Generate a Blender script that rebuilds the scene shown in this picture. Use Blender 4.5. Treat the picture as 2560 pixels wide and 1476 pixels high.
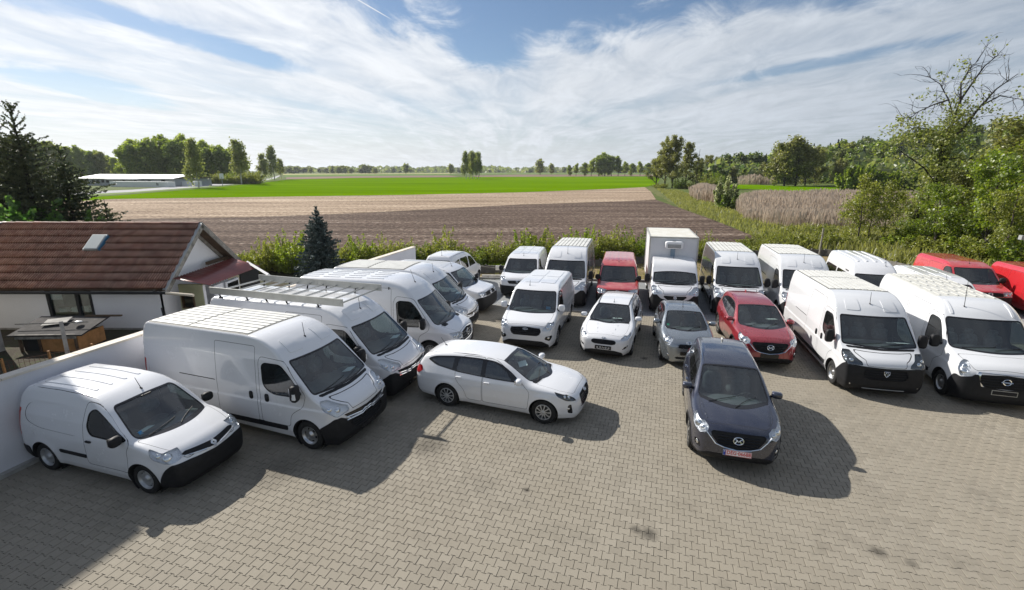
import bpy, math, random
import numpy as np
from mathutils import Vector, Matrix
from mathutils.geometry import delaunay_2d_cdt
SC = bpy.context.scene
for o in list(bpy.data.objects): bpy.data.objects.remove(o)
R = math.radians
# ---------------------------------------------------------------- camera
cam_d = bpy.data.cameras.new('camera'); cam = bpy.data.objects.new('camera', cam_d)
SC.collection.objects.link(cam); SC.camera = cam
cam.location = (0, 0, 6.05); PITCH = 0.2498
cam.rotation_euler = (math.pi/2 - PITCH, 0, 0)
cam_d.sensor_width = 36; cam_d.lens = 36*1220/2560
cam_d.clip_start = 0.05; cam_d.clip_end = 9000
SC.render.resolution_x = 1024; SC.render.resolution_y = 590
SUN_EL, SUN_AZ = R(36), R(142)                # azimuth of the sun, counter-clockwise from +X
SUND = Vector((math.cos(SUN_AZ)*math.cos(SUN_EL), math.sin(SUN_AZ)*math.cos(SUN_EL), math.sin(SUN_EL)))
# ---------------------------------------------------------------- sun
sl = bpy.data.lights.new('sun', 'SUN'); sl.energy = 5.0; sl.angle = R(0.6); sl.color = (1, .945, .86)
so = bpy.data.objects.new('sun', sl); SC.collection.objects.link(so)
so.rotation_euler = (-SUND).to_track_quat('-Z', 'Y').to_euler()
SC.view_settings.view_transform = 'Standard'; SC.view_settings.look = 'None'
SC.view_settings.gamma = 1; SC.view_settings.use_curve_mapping = False
SC.view_settings.exposure = 0.50
SC.cycles.max_bounces = 7; SC.cycles.transparent_max_bounces = 10
SC.cycles.use_denoising = True; SC.cycles.sample_clamp_indirect = 6
# ---------------------------------------------------------------- world: clear sky with cirrus
def build_world():
    w = bpy.data.worlds.new('World'); SC.world = w; w.use_nodes = True
    n = w.node_tree.nodes; l = w.node_tree.links; n.clear()
    def nd(t, **k):
        a = n.new(t)
        for q, v in k.items(): setattr(a, q, v)
        return a
    def mth(op, a, b=None, c=None, clamp=False):
        m = nd('ShaderNodeMath', operation=op, use_clamp=clamp)
        for i, v in enumerate((a, b, c)):
            if v is None: continue
            if isinstance(v, (int, float)): m.inputs[i].default_value = v
            else: l.new(v, m.inputs[i])
        return m.outputs[0]
    out = nd('ShaderNodeOutputWorld'); bg = nd('ShaderNodeBackground')
    sky = nd('ShaderNodeTexSky', sky_type='NISHITA', sun_disc=False)
    sky.sun_elevation = SUN_EL; sky.sun_rotation = math.pi/2 - SUN_AZ
    sky.air_density = 1.0; sky.dust_density = 0.5; sky.ozone_density = 3.2; sky.altitude = 300
    tc = nd('ShaderNodeTexCoord'); sp = nd('ShaderNodeSeparateXYZ'); l.new(tc.outputs['Generated'], sp.inputs[0])
    X, Y, Z = sp.outputs
    zz = mth('ADD', mth('MAXIMUM', Z, 0.0), 0.07)
    px = mth('DIVIDE', X, zz); py = mth('DIVIDE', Y, zz)
    def coords(ax, sx, sy, ox=0, oy=0):          # rotate the cloud plane by ax, then stretch
        c, s = math.cos(ax), math.sin(ax)
        u = mth('ADD', mth('MULTIPLY', px, c*sx), mth('MULTIPLY', py, s*sx))
        v = mth('ADD', mth('MULTIPLY', px, -s*sy), mth('MULTIPLY', py, c*sy))
        cb = nd('ShaderNodeCombineXYZ'); l.new(mth('ADD', u, ox), cb.inputs[0]); l.new(mth('ADD', v, oy), cb.inputs[1])
        return cb.outputs[0]
    def noise(vec, scale, det, rough, dist=0.0):
        t = nd('ShaderNodeTexNoise'); t.inputs['Scale'].default_value = scale
        t.inputs['Detail'].default_value = det; t.inputs['Roughness'].default_value = rough
        t.inputs['Distortion'].default_value = dist; l.new(vec, t.inputs['Vector']); return t.outputs[0]
    def mr(v, a, b, c=0.0, d=1.0, sm=True):
        m = nd('ShaderNodeMapRange'); m.interpolation_type = 'SMOOTHSTEP' if sm else 'LINEAR'
        l.new(v, m.inputs[0])
        for i, q in enumerate((a, b, c, d)): m.inputs[i+1].default_value = q
        return m.outputs[0]
    # streaks fan out from a point far ahead: angle about (0, 9) across, distance along
    un = mth('DIVIDE', px, mth('MAXIMUM', mth('SUBTRACT', 9.0, py), 1.6))
    def fan(k, m, ox):
        cb = nd('ShaderNodeCombineXYZ'); l.new(mth('ADD', mth('MULTIPLY', un, k), ox), cb.inputs[0]); l.new(mth('MULTIPLY', py, m), cb.inputs[1]); return cb.outputs[0]
    A = noise(fan(7.0, .30, 4.7), 1.0, 8, .60, .35)
    B = noise(coords(R(-8), 1.1, .55, 1.0, 2.0), 2.4, 10, .66, .7)
    Cc = noise(coords(0.25, .34, .26, 5.4, 1.3), 1.0, 3, .5, .3)
    def blob(cx, cy, rx, ry, rot=0.0):
        c, s = math.cos(rot), math.sin(rot)
        dx = mth('SUBTRACT', px, cx); dy = mth('SUBTRACT', py, cy)
        u = mth('ADD', mth('MULTIPLY', dx, c/rx), mth('MULTIPLY', dy, s/rx))
        v = mth('ADD', mth('MULTIPLY', dx, -s/ry), mth('MULTIPLY', dy, c/ry))
        return mth('SQRT', mth('ADD', mth('MULTIPLY', u, u), mth('MULTIPLY', v, v)))
    wob = mth('ADD', mth('MULTIPLY', mth('SUBTRACT', B, .5), 1.3), mth('MULTIPLY', mth('SUBTRACT', A, .5), 1.0))
    holes = None
    for b, k in ((blob(.15, 2.55, .95, .80), .62), (blob(-.15, 3.35, .30, .50), .50), (blob(-1.84, 3.15, .16, .80, R(-21)), .40),
              (blob(-3.3, 4.15, .34, .75), .42), (blob(2.07, 3.6, .15, .70, R(33)), .31), (blob(1.35, 2.5, .60, .26), .40), (blob(-2.2, 2.5, .16, .4, R(-21)), .3)):
        h = mr(mth('ADD', b, wob), .45, 1.35, k, 0.0)
        holes = h if holes is None else mth('MAXIMUM', holes, h)
    cov = mth('ADD', mth('MULTIPLY', A, .75), mth('MULTIPLY', B, .50))
    cov = mth('ADD', cov, mth('MULTIPLY', Cc, .40))
    cov = mth('SUBTRACT', cov, holes)
    # above the low band of cirrus the sky opens up
    cov = mth('SUBTRACT', cov, mr(Z, .27, .50, 0.0, .27))
    dens = mr(cov, .31, 1.02)
    hz = mr(Z, 0.0, .17, .94, 0.0)
    dens = mth('MAXIMUM', dens, hz)
    trail = mth('MULTIPLY', mr(blob(-.715, 2.72, .007, .24, R(-20.8)), .5, 1.0, .85, 0.0), 1.0)
    dens = mth('MINIMUM', mth('MAXIMUM', dens, trail), .96)
    # cloud brightness: brighter towards the sun
    dt = nd('ShaderNodeVectorMath', operation='DOT_PRODUCT'); l.new(tc.outputs['Generated'], dt.inputs[0])
    dt.inputs[1].default_value = SUND
    glow = mr(dt.outputs['Value'], .05, .98, .0, 1.0, False)
    tex = mr(mth('ADD', mth('MULTIPLY', B, .6), mth('MULTIPLY', A, .4)), .33, .68, .88, 1.10)
    br = mth('MULTIPLY', mth('ADD', mth('MULTIPLY', glow, 4.6), 6.9), tex)
    hzc = mr(Z, .0, .20, .98, 1.0)
    br = mth('MULTIPLY', br, hzc)
    cc = nd('ShaderNodeMix', data_type='RGBA'); l.new(glow, cc.inputs[0])
    cc.inputs[6].default_value = (.80, .885, 1.0, 1); cc.inputs[7].default_value = (.975, .985, 1.0, 1)
    vm = nd('ShaderNodeVectorMath', operation='SCALE'); l.new(cc.outputs[2], vm.inputs[0]); l.new(br, vm.inputs['Scale'])
    mx = nd('ShaderNodeMix', data_type='RGBA'); l.new(dens, mx.inputs[0]); l.new(sky.outputs[0], mx.inputs[6]); l.new(vm.outputs[0], mx.inputs[7])
    l.new(mx.outputs[2], bg.inputs[0]); bg.inputs[1].default_value = 0.065
    l.new(bg.outputs[0], out.inputs[0])
build_world()

# ---------------------------------------------------------------- projection helper: pixel of the photograph -> point on a level plane
def gp(x, y, z=0.0):
    dx = (x-1280)/1220; dy = -(y-738)/1220
    d = (dx, math.cos(PITCH)+dy*math.sin(PITCH), -math.sin(PITCH)+dy*math.cos(PITCH))
    t = (z-6.05)/d[2]
    return (d[0]*t, d[1]*t)
def xy_at(x, Y, z=0.0):                           # X of image column x at distance Y, height z
    return (x-1280)/1220*(Y*math.cos(PITCH)+(6.05-z)*math.sin(PITCH))
def z_at(y, Y):
    dy = -(y-738)/1220
    return 6.05 + Y*(-math.sin(PITCH)+dy*math.cos(PITCH))/(math.cos(PITCH)+dy*math.sin(PITCH))

# ---------------------------------------------------------------- materials
MT = {}
def nodes_of(name):
    m = bpy.data.materials.new(name); m.use_nodes = True; MT[name] = m
    nt = m.node_tree; b = nt.nodes['Principled BSDF']
    return m, nt, b
def mat(name, col, rough=.6, metal=0.0, spec=.5, coat=0.0, var=0.0, vscale=6.0, bump=0.0, bscale=60.0, emit=0, obj=True, col2=None, det=4, back=None):
    m, nt, b = nodes_of(name); n = nt.nodes; l = nt.links
    b.inputs['Base Color'].default_value = (*col, 1); b.inputs['Roughness'].default_value = rough
    b.inputs['Metallic'].default_value = metal; b.inputs['Specular IOR Level'].default_value = spec
    if coat: b.inputs['Coat Weight'].default_value = coat; b.inputs['Coat Roughness'].default_value = .03
    tc = n.new('ShaderNodeTexCoord')
    if var or col2:
        t = n.new('ShaderNodeTexNoise'); t.inputs['Scale'].default_value = vscale; t.inputs['Detail'].default_value = det
        t.inputs['Roughness'].default_value = .65
        l.new(tc.outputs['Object'], t.inputs['Vector'])
        mx = n.new('ShaderNodeMix'); mx.data_type = 'RGBA'
        mr = n.new('ShaderNodeMapRange'); mr.inputs[1].default_value = .32; mr.inputs[2].default_value = .68
        l.new(t.outputs[0], mr.inputs[0]); l.new(mr.outputs[0], mx.inputs[0])
        c2 = col2 if col2 else tuple(min(1, c*(1+var)) for c in col)
        c1 = col if col2 else tuple(c*(1-var) for c in col)
        mx.inputs[6].default_value = (*c1, 1); mx.inputs[7].default_value = (*c2, 1)
        l.new(mx.outputs[2], b.inputs['Base Color'])
    if bump:
        t2 = n.new('ShaderNodeTexNoise'); t2.inputs['Scale'].default_value = bscale; t2.inputs['Detail'].default_value = 3
        l.new(tc.outputs['Object'], t2.inputs['Vector'])
        bp = n.new('ShaderNodeBump'); bp.inputs['Strength'].default_value = bump; bp.inputs['Distance'].default_value = .02
        l.new(t2.outputs[0], bp.inputs['Height']); l.new(bp.outputs[0], b.inputs['Normal'])
    if emit: b.inputs['Emission Color'].default_value = (*col, 1); b.inputs['Emission Strength'].default_value = emit
    return m
def paint(name, col, rough=.28, metal=0.0, dirt=.12, flake=0.0, roofdirt=None):
    """car paint: clear coat, faint road film low down, dark trim on the inside of the sheet metal"""
    m, nt, b = nodes_of(name); n = nt.nodes; l = nt.links
    b.inputs['Roughness'].default_value = rough; b.inputs['Metallic'].default_value = metal
    b.inputs['Coat Weight'].default_value = 1.0; b.inputs['Coat Roughness'].default_value = .03; b.inputs['Coat IOR'].default_value = 1.5 if col[0] > .5 else 1.75
    tc = n.new('ShaderNodeTexCoord'); sp = n.new('ShaderNodeSeparateXYZ'); l.new(tc.outputs['Object'], sp.inputs[0])
    t = n.new('ShaderNodeTexNoise'); t.inputs['Scale'].default_value = 2.6; t.inputs['Detail'].default_value = 8; t.inputs['Roughness'].default_value = .7
    l.new(tc.outputs['Object'], t.inputs['Vector'])
    mr = n.new('ShaderNodeMapRange'); l.new(sp.outputs[2], mr.inputs[0])
    mr.inputs[1].default_value = .25; mr.inputs[2].default_value = 1.0; mr.inputs[3].default_value = 1.0; mr.inputs[4].default_value = .25
    mu = n.new('ShaderNodeMath'); mu.operation = 'MULTIPLY'; l.new(mr.outputs[0], mu.inputs[0]); l.new(t.outputs[0], mu.inputs[1])
    mu2 = n.new('ShaderNodeMath'); mu2.operation = 'MULTIPLY'; l.new(mu.outputs[0], mu2.inputs[0]); mu2.inputs[1].default_value = dirt*3
    mx = n.new('ShaderNodeMix'); mx.data_type = 'RGBA'; l.new(mu2.outputs[0], mx.inputs[0])
    mx.inputs[6].default_value = (*col, 1); mx.inputs[7].default_value = (.16, .145, .12, 1)
    last = mx.outputs[2]
    if roofdirt:
        ge0 = n.new('ShaderNodeNewGeometry'); s3 = n.new('ShaderNodeSeparateXYZ'); l.new(ge0.outputs['Normal'], s3.inputs[0])
        m4 = n.new('ShaderNodeMapRange'); l.new(s3.outputs[2], m4.inputs[0]); m4.inputs[1].default_value = .8; m4.inputs[2].default_value = .98
        t4 = n.new('ShaderNodeTexNoise'); t4.inputs['Scale'].default_value = 3.5; t4.inputs['Detail'].default_value = 8; l.new(tc.outputs['Object'], t4.inputs['Vector'])
        m5 = n.new('ShaderNodeMapRange'); l.new(t4.outputs[0], m5.inputs[0]); m5.inputs[1].default_value = .4; m5.inputs[2].default_value = .75; m5.inputs[4].default_value = roofdirt[3]
        q = n.new('ShaderNodeMath'); q.operation = 'MULTIPLY'; l.new(m4.outputs[0], q.inputs[0]); l.new(m5.outputs[0], q.inputs[1])
        mx2 = n.new('ShaderNodeMix'); mx2.data_type = 'RGBA'; l.new(q.outputs[0], mx2.inputs[0]); l.new(last, mx2.inputs[6]); mx2.inputs[7].default_value = (*roofdirt[:3], 1)
        last = mx2.outputs[2]
    l.new(last, b.inputs['Base Color'])
    rr = n.new('ShaderNodeMapRange'); l.new(t.outputs[0], rr.inputs[0]); rr.inputs[1].default_value = .3; rr.inputs[2].default_value = .8
    rr.inputs[3].default_value = rough*.8; rr.inputs[4].default_value = rough*1.5; l.new(rr.outputs[0], b.inputs['Roughness'])
    # sheet-metal waviness
    t3 = n.new('ShaderNodeTexNoise'); t3.inputs['Scale'].default_value = 1.3; t3.inputs['Detail'].default_value = 1; l.new(tc.outputs['Object'], t3.inputs['Vector'])
    bp = n.new('ShaderNodeBump'); bp.inputs['Strength'].default_value = .12; bp.inputs['Distance'].default_value = .03
    l.new(t3.outputs[0], bp.inputs['Height']); l.new(bp.outputs[0], b.inputs['Normal']); l.new(bp.outputs[0], b.inputs['Coat Normal'])
    ge = n.new('ShaderNodeNewGeometry'); inn = n.new('ShaderNodeBsdfDiffuse'); inn.inputs[0].default_value = (.05, .05, .055, 1)
    ms = n.new('ShaderNodeMixShader'); l.new(ge.outputs['Backfacing'], ms.inputs[0]); l.new(b.outputs[0], ms.inputs[1]); l.new(inn.outputs[0], ms.inputs[2])
    l.new(ms.outputs[0], n['Material Output'].inputs[0])
    return m
def glass(name, tint, refl=.9, rough=.01, base=.07):
    m = bpy.data.materials.new(name); m.use_nodes = True; MT[name] = m
    nt = m.node_tree; n = nt.nodes; l = nt.links; n.clear()
    o = n.new('ShaderNodeOutputMaterial'); t = n.new('ShaderNodeBsdfTransparent'); t.inputs[0].default_value = (*tint, 1)
    g = n.new('ShaderNodeBsdfGlossy'); g.inputs['Roughness'].default_value = rough; g.inputs[0].default_value = (refl, refl, refl, 1)
    ge = n.new('ShaderNodeNewGeometry'); dp = n.new('ShaderNodeVectorMath'); dp.operation = 'DOT_PRODUCT'; l.new(ge.outputs['Normal'], dp.inputs[0]); l.new(ge.outputs['Incoming'], dp.inputs[1])
    def mm(op, a, b):
        q = n.new('ShaderNodeMath'); q.operation = op
        for i, v in enumerate((a, b)):
            if v is None: continue
            if isinstance(v, (int, float)): q.inputs[i].default_value = v
            else: l.new(v, q.inputs[i])
        return q.outputs[0]
    fr = mm('MULTIPLY_ADD', mm('POWER', mm('SUBTRACT', 1.0, mm('ABSOLUTE', dp.outputs['Value'], None)), 5.0), .94); fr.node.inputs[2].default_value = .045
    tc = n.new('ShaderNodeTexCoord'); nz = n.new('ShaderNodeTexNoise'); nz.inputs['Scale'].default_value = 1.1; l.new(tc.outputs['Object'], nz.inputs['Vector'])
    bp = n.new('ShaderNodeBump'); bp.inputs['Strength'].default_value = .10; bp.inputs['Distance'].default_value = .04; l.new(nz.outputs[0], bp.inputs['Height'])
    l.new(bp.outputs[0], g.inputs['Normal'])
    ad = n.new('ShaderNodeMath'); ad.operation = 'ADD'; ad.use_clamp = True; l.new(fr, ad.inputs[0]); ad.inputs[1].default_value = base
    # a thin film of dust catches the light
    df = n.new('ShaderNodeBsdfDiffuse'); df.inputs[0].default_value = (.42, .47, .47, 1)
    m1 = n.new('ShaderNodeMixShader'); m1.inputs[0].default_value = .018; l.new(t.outputs[0], m1.inputs[1]); l.new(df.outputs[0], m1.inputs[2])
    m2 = n.new('ShaderNodeMixShader'); l.new(ad.outputs[0], m2.inputs[0]); l.new(m1.outputs[0], m2.inputs[1]); l.new(g.outputs[0], m2.inputs[2])
    l.new(m2.outputs[0], o.inputs[0])
    return m
paint('paint_white', (.73, .74, .765), rough=.22, dirt=.10)
paint('paint_white_grey', (.69, .705, .73), rough=.2, dirt=.08)
paint('paint_navy', (.018, .022, .045), rough=.26, metal=.35, dirt=.03)
paint('paint_red', (.27, .016, .026), rough=.28, metal=.25, dirt=.05)
paint('paint_red_faded', (.40, .028, .036), rough=.35, dirt=.10, roofdirt=(.50, .20, .16, .75))
paint('paint_silver', (.27, .30, .33), rough=.26, metal=.75, dirt=.08)
mat('plastic_black', (.012, .0125, .0145), rough=.6, spec=.3, var=.25, vscale=9, bump=.08, bscale=400)
mat('plastic_gloss', (.012, .012, .014), rough=.15)
mat('trim_dark', (.018, .019, .021), rough=.7)
mat('rubber', (.011, .011, .011), rough=.85, var=.3, vscale=12)
mat('gap', (.012, .012, .013), rough=.9)
mat('chrome', (.78, .79, .80), rough=.12, metal=1)
mat('alloy', (.46, .47, .48), rough=.32, metal=.9, var=.1)
mat('hubcap', (.40, .41, .42), rough=.38, metal=.55)
mat('reflector', (.74, .75, .77), rough=.28, metal=.8, bump=.9, bscale=30)
mat('lamp_dark', (.10, .11, .12), rough=.25, metal=.7, bump=.5, bscale=30)
mat('seat_cloth', (.085, .09, .10), rough=.9, var=.3, vscale=14)
mat('dash', (.065, .07, .075), rough=.75, var=.2)
mat('tail_red', (.38, .012, .012), rough=.15, coat=.5)
mat('amber', (.7, .25, .03), rough=.2)
mat('white_plastic', (.72, .73, .74), rough=.35)
mat('rib_white', (.63, .63, .60), rough=.45, var=.10, vscale=5)
mat('roof_grey', (.50, .50, .47), rough=.55, var=.10, vscale=7, det=8)
mat('rib_groove', (.13, .13, .12), rough=.7, var=.3, vscale=9)
mat('aluminium', (.48, .48, .45), rough=.42, metal=.45, var=.08, vscale=4)
mat('paper', (.85, .87, .88), rough=.8)
mat('plate_white', (.80, .80, .80), rough=.4)
mat('plate_red', (.62, .03, .03), rough=.5)
mat('plate_blue', (.02, .06, .35), rough=.5)
mat('sticker_green', (.03, .28, .16), rough=.5)
mat('sticker_blue', (.03, .22, .45), rough=.5)
paint('paint_red_bright', (.46, .016, .024), rough=.28, dirt=.06, roofdirt=(.42, .16, .12, .8))
glass('glass_clear', (.66, .76, .74))
glass('glass_tint', (.30, .36, .36))
glass('glass_dark', (.07, .085, .09))
glass('lens', (.88, .9, .92), base=.02)
# ================================================================ helpers for objects
COL = SC.collection
def tag(o, label=None, cat=None, group=None, kind=None):
    if label: o['label'] = label
    if cat: o['category'] = cat
    if group: o['group'] = group
    if kind: o['kind'] = kind
    return o
def empty(name, loc, rz, label, cat, group=None):
    o = bpy.data.objects.new(name, None); COL.objects.link(o); o.location = loc; o.rotation_euler = (0, 0, rz)
    o.empty_display_size = .3
    return tag(o, label, cat, group)
def link(name, me, parent=None, loc=None, rot=None):
    o = bpy.data.objects.new(name, me); COL.objects.link(o)
    if parent: o.parent = parent
    if loc is not None: o.location = loc
    if rot is not None: o.rotation_euler = rot
    return o
def mesh_np(name, V, faces, mats, normals=None, smooth=True, fmat=None):
    """faces: (n,3) or (n,4) array or list of arrays of either width"""
    if isinstance(mats, str): mats = [mats]
    fl = faces if isinstance(faces, list) else [faces]
    fl = [np.asarray(f, dtype=np.int32) for f in fl if len(f)]
    me = bpy.data.meshes.new(name)
    V = np.asarray(V, dtype=np.float32)
    nl = sum(f.size for f in fl); nf = sum(len(f) for f in fl)
    me.vertices.add(len(V)); me.vertices.foreach_set('co', V.ravel())
    me.loops.add(nl); me.polygons.add(nf)
    me.loops.foreach_set('vertex_index', np.concatenate([f.ravel() for f in fl]) if fl else [])
    tot = np.concatenate([np.full(len(f), f.shape[1], dtype=np.int32) for f in fl])
    st = np.concatenate([[0], np.cumsum(tot)[:-1]]).astype(np.int32)
    me.polygons.foreach_set('loop_start', st)
    for m in mats: me.materials.append(MT[m])
    if fmat is not None: me.polygons.foreach_set('material_index', np.asarray(fmat, dtype=np.int32))
    me.update(calc_edges=True)
    me.polygons.foreach_set('use_smooth', np.full(nf, bool(smooth)))
    if normals is not None:
        me.normals_split_custom_set_from_vertices(np.asarray(normals, dtype=np.float32).tolist())
    return me
class MB:
    """collects boxes, tubes, lathes; builds ONE mesh"""
    def __init__(s): s.v = []; s.f = []
    def add(s, v, f):
        b = len(s.v); s.v += [tuple(p) for p in v]; s.f += [tuple(i+b for i in q) for q in f]; return s
    def box(s, c, d, rz=0.0, M=None, taper=1.0):
        x, y, z = [k/2 for k in d]; cs, sn = math.cos(rz), math.sin(rz); vs = []
        for sz in (-1, 1):
            t = taper if sz > 0 else 1
            for sx, sy in ((-1, -1), (1, -1), (1, 1), (-1, 1)):
                p = (sx*x*t, sy*y*t, sz*z)
                p = (p[0]*cs-p[1]*sn, p[0]*sn+p[1]*cs, p[2])
                if M is not None: p = tuple(M @ Vector(p))
                vs.append((p[0]+c[0], p[1]+c[1], p[2]+c[2]))
        return s.add(vs, [(0, 3, 2, 1), (4, 5, 6, 7), (0, 1, 5, 4), (1, 2, 6, 5), (2, 3, 7, 6), (3, 0, 4, 7)])
    def tube(s, pts, rad, n=6, cap=True):
        pts = [Vector(p) for p in pts]; rs = rad if hasattr(rad, '__len__') else [rad]*len(pts)
        up = Vector((0, 0, 1)); vs = []; fs = []
        for i, p in enumerate(pts):
            d = (pts[min(i+1, len(pts)-1)]-pts[max(i-1, 0)]).normalized()
            a = d.cross(up if abs(d.z) < .95 else Vector((1, 0, 0))).normalized(); b = d.cross(a)
            for k in range(n):
                t = 2*math.pi*k/n; vs.append(p+(a*math.cos(t)+b*math.sin(t))*rs[i])
        for i in range(len(pts)-1):
            for k in range(n):
                k2 = (k+1) % n; fs.append((i*n+k, i*n+k2, (i+1)*n+k2, (i+1)*n+k))
        if cap: fs.append(tuple(range(n))[::-1]); fs.append(tuple((len(pts)-1)*n+k for k in range(n)))
        return s.add(vs, fs)
    def ell(s, c, r, nu=14, nv=9, p=1.0, M=None):
        """super-ellipsoid; p<1 is boxier"""
        vs = []; fs = []
        def e(w, p): return math.copysign(abs(w)**p, w)
        for j in range(nv+1):
            ph = -math.pi/2+math.pi*j/nv
            for i in range(nu):
                th = 2*math.pi*i/nu
                q = Vector((r[0]*e(math.cos(ph), p)*e(math.cos(th), p), r[1]*e(math.cos(ph), p)*e(math.sin(th), p), r[2]*e(math.sin(ph), p)))
                if M is not None: q = M @ q
                vs.append((q.x+c[0], q.y+c[1], q.z+c[2]))
        for j in range(nv):
            for i in range(nu):
                i2 = (i+1) % nu; fs.append((j*nu+i, j*nu+i2, (j+1)*nu+i2, (j+1)*nu+i))
        return s.add(vs, fs)
    def mesh(s, name, m, smooth=False):
        me = bpy.data.meshes.new(name); me.from_pydata(s.v, [], s.f)
        for q in ([m] if isinstance(m, str) else m): me.materials.append(MT[q])
        if smooth: me.polygons.foreach_set('use_smooth', [True]*len(me.polygons))
        me.update(); return me
    def build(s, name, m, parent=None, loc=None, rot=None, smooth=False):
        return link(name, s.mesh(name, m, smooth), parent, loc, rot)
def copy_tree(root, loc, rz, label, group=None, name=None):
    r = root.copy(); COL.objects.link(r); r.location = loc; r.rotation_euler = (0, 0, rz)
    if name: r.name = name
    r['label'] = label
    if group: r['group'] = group
    def rec(a, b):
        for ch in a.children:
            c = ch.copy(); COL.objects.link(c); c.parent = b; rec(ch, c)
    rec(root, r); return r

# ================================================================ vehicle bodies
def fillet(pts, n=5):
    """pts: (x, y[, r]) closed polygon -> rounded polygon"""
    P = [(p[0], p[1], p[2] if len(p) > 2 else 0) for p in pts]; out = []
    for i, (x, y, r) in enumerate(P):
        if r <= 0: out.append((x, y)); continue
        a = np.array(P[i-1][:2]); c = np.array(P[(i+1) % len(P)][:2]); b = np.array((x, y))
        da, dc = a-b, c-b; la, lc = np.hypot(*da), np.hypot(*dc)
        t = min(r, la*.48, lc*.48); p0 = b+da/la*t; p1 = b+dc/lc*t
        for k in range(n+1):
            u = k/n; q = p0*(1-u)**2+2*b*u*(1-u)+p1*u*u; out.append(tuple(q))
    return np.array(out)
def sdf_poly(poly, X, Y):
    P = np.asarray(poly, float); sh = X.shape; X = X.ravel(); Y = Y.ravel()
    d = np.full(len(X), 1e9); ins = np.zeros(len(X), bool)
    for i in range(len(P)):
        ax, ay = P[i]; bx, by = P[(i+1) % len(P)]
        ex, ey = bx-ax, by-ay; L = ex*ex+ey*ey
        if L < 1e-12: continue
        wx, wy = X-ax, Y-ay; t = np.clip((wx*ex+wy*ey)/L, 0, 1)
        d = np.minimum(d, (wx-ex*t)**2+(wy-ey*t)**2)
        c = (ay > Y) != (by > Y)
        if ey != 0: ins ^= c & (X < ex*(Y-ay)/ey+ax)
    d = np.sqrt(d); return np.where(ins, -d, d).reshape(sh)
class Grid:
    def __init__(s, poly, lo, hi, h=.02):
        s.lo = np.array(lo); s.h = h; nx, ny = [int((b-a)/h)+2 for a, b in zip(lo, hi)]
        X, Y = np.meshgrid(lo[0]+np.arange(nx)*h, lo[1]+np.arange(ny)*h, indexing='ij')
        s.g = sdf_poly(poly, X, Y); s.n = (nx, ny)
    def __call__(s, x, y):
        u = np.clip((x-s.lo[0])/s.h, 0, s.n[0]-1.001); v = np.clip((y-s.lo[1])/s.h, 0, s.n[1]-1.001)
        i = u.astype(int); j = v.astype(int); u -= i; v -= j; g = s.g
        return g[i, j]*(1-u)*(1-v)+g[i+1, j]*u*(1-v)+g[i, j+1]*(1-u)*v+g[i+1, j+1]*u*v
def clip(V, F, phi):
    """cut triangles F by phi=0; returns V, phi, inside (phi<0), outside"""
    phi = np.where(np.abs(phi) < 1e-4, 1e-4, phi)
    s = phi[F] < 0; c = s.sum(1)
    Fin = F[c == 3]; Fout = F[c == 0]
    M = F[(c == 1) | (c == 2)]
    if len(M) == 0: return V, phi, Fin, Fout
    sm = phi[M] < 0; cm = sm.sum(1)
    odd = np.where(cm == 1, np.argmax(sm, 1), np.argmin(sm, 1))
    r = np.arange(len(M)); i0 = M[r, odd]; i1 = M[r, (odd+1) % 3]; i2 = M[r, (odd+2) % 3]
    e = np.concatenate([np.stack([i0, i1], 1), np.stack([i0, i2], 1)]); es = np.sort(e, 1)
    key = es[:, 0].astype(np.int64)*len(V)+es[:, 1]
    uk, inv = np.unique(key, return_inverse=True); a = uk//len(V); b = uk % len(V)
    t = phi[a]/(phi[a]-phi[b]); NV = V[a]+(V[b]-V[a])*t[:, None]
    n0 = len(V); V = np.concatenate([V, NV]); phi = np.concatenate([phi, np.zeros(len(NV))])
    A = n0+inv[:len(M)]; B = n0+inv[len(M):]
    T = np.stack([i0, A, B], 1); Q = np.concatenate([np.stack([A, i1, i2], 1), np.stack([A, i2, B], 1)])
    one = cm == 1; q1 = np.concatenate([one, one])
    Fin = np.concatenate([Fin, T[one], Q[~q1]]); Fout = np.concatenate([Fout, T[~one], Q[q1]])
    return V, phi, Fin, Fout
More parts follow.
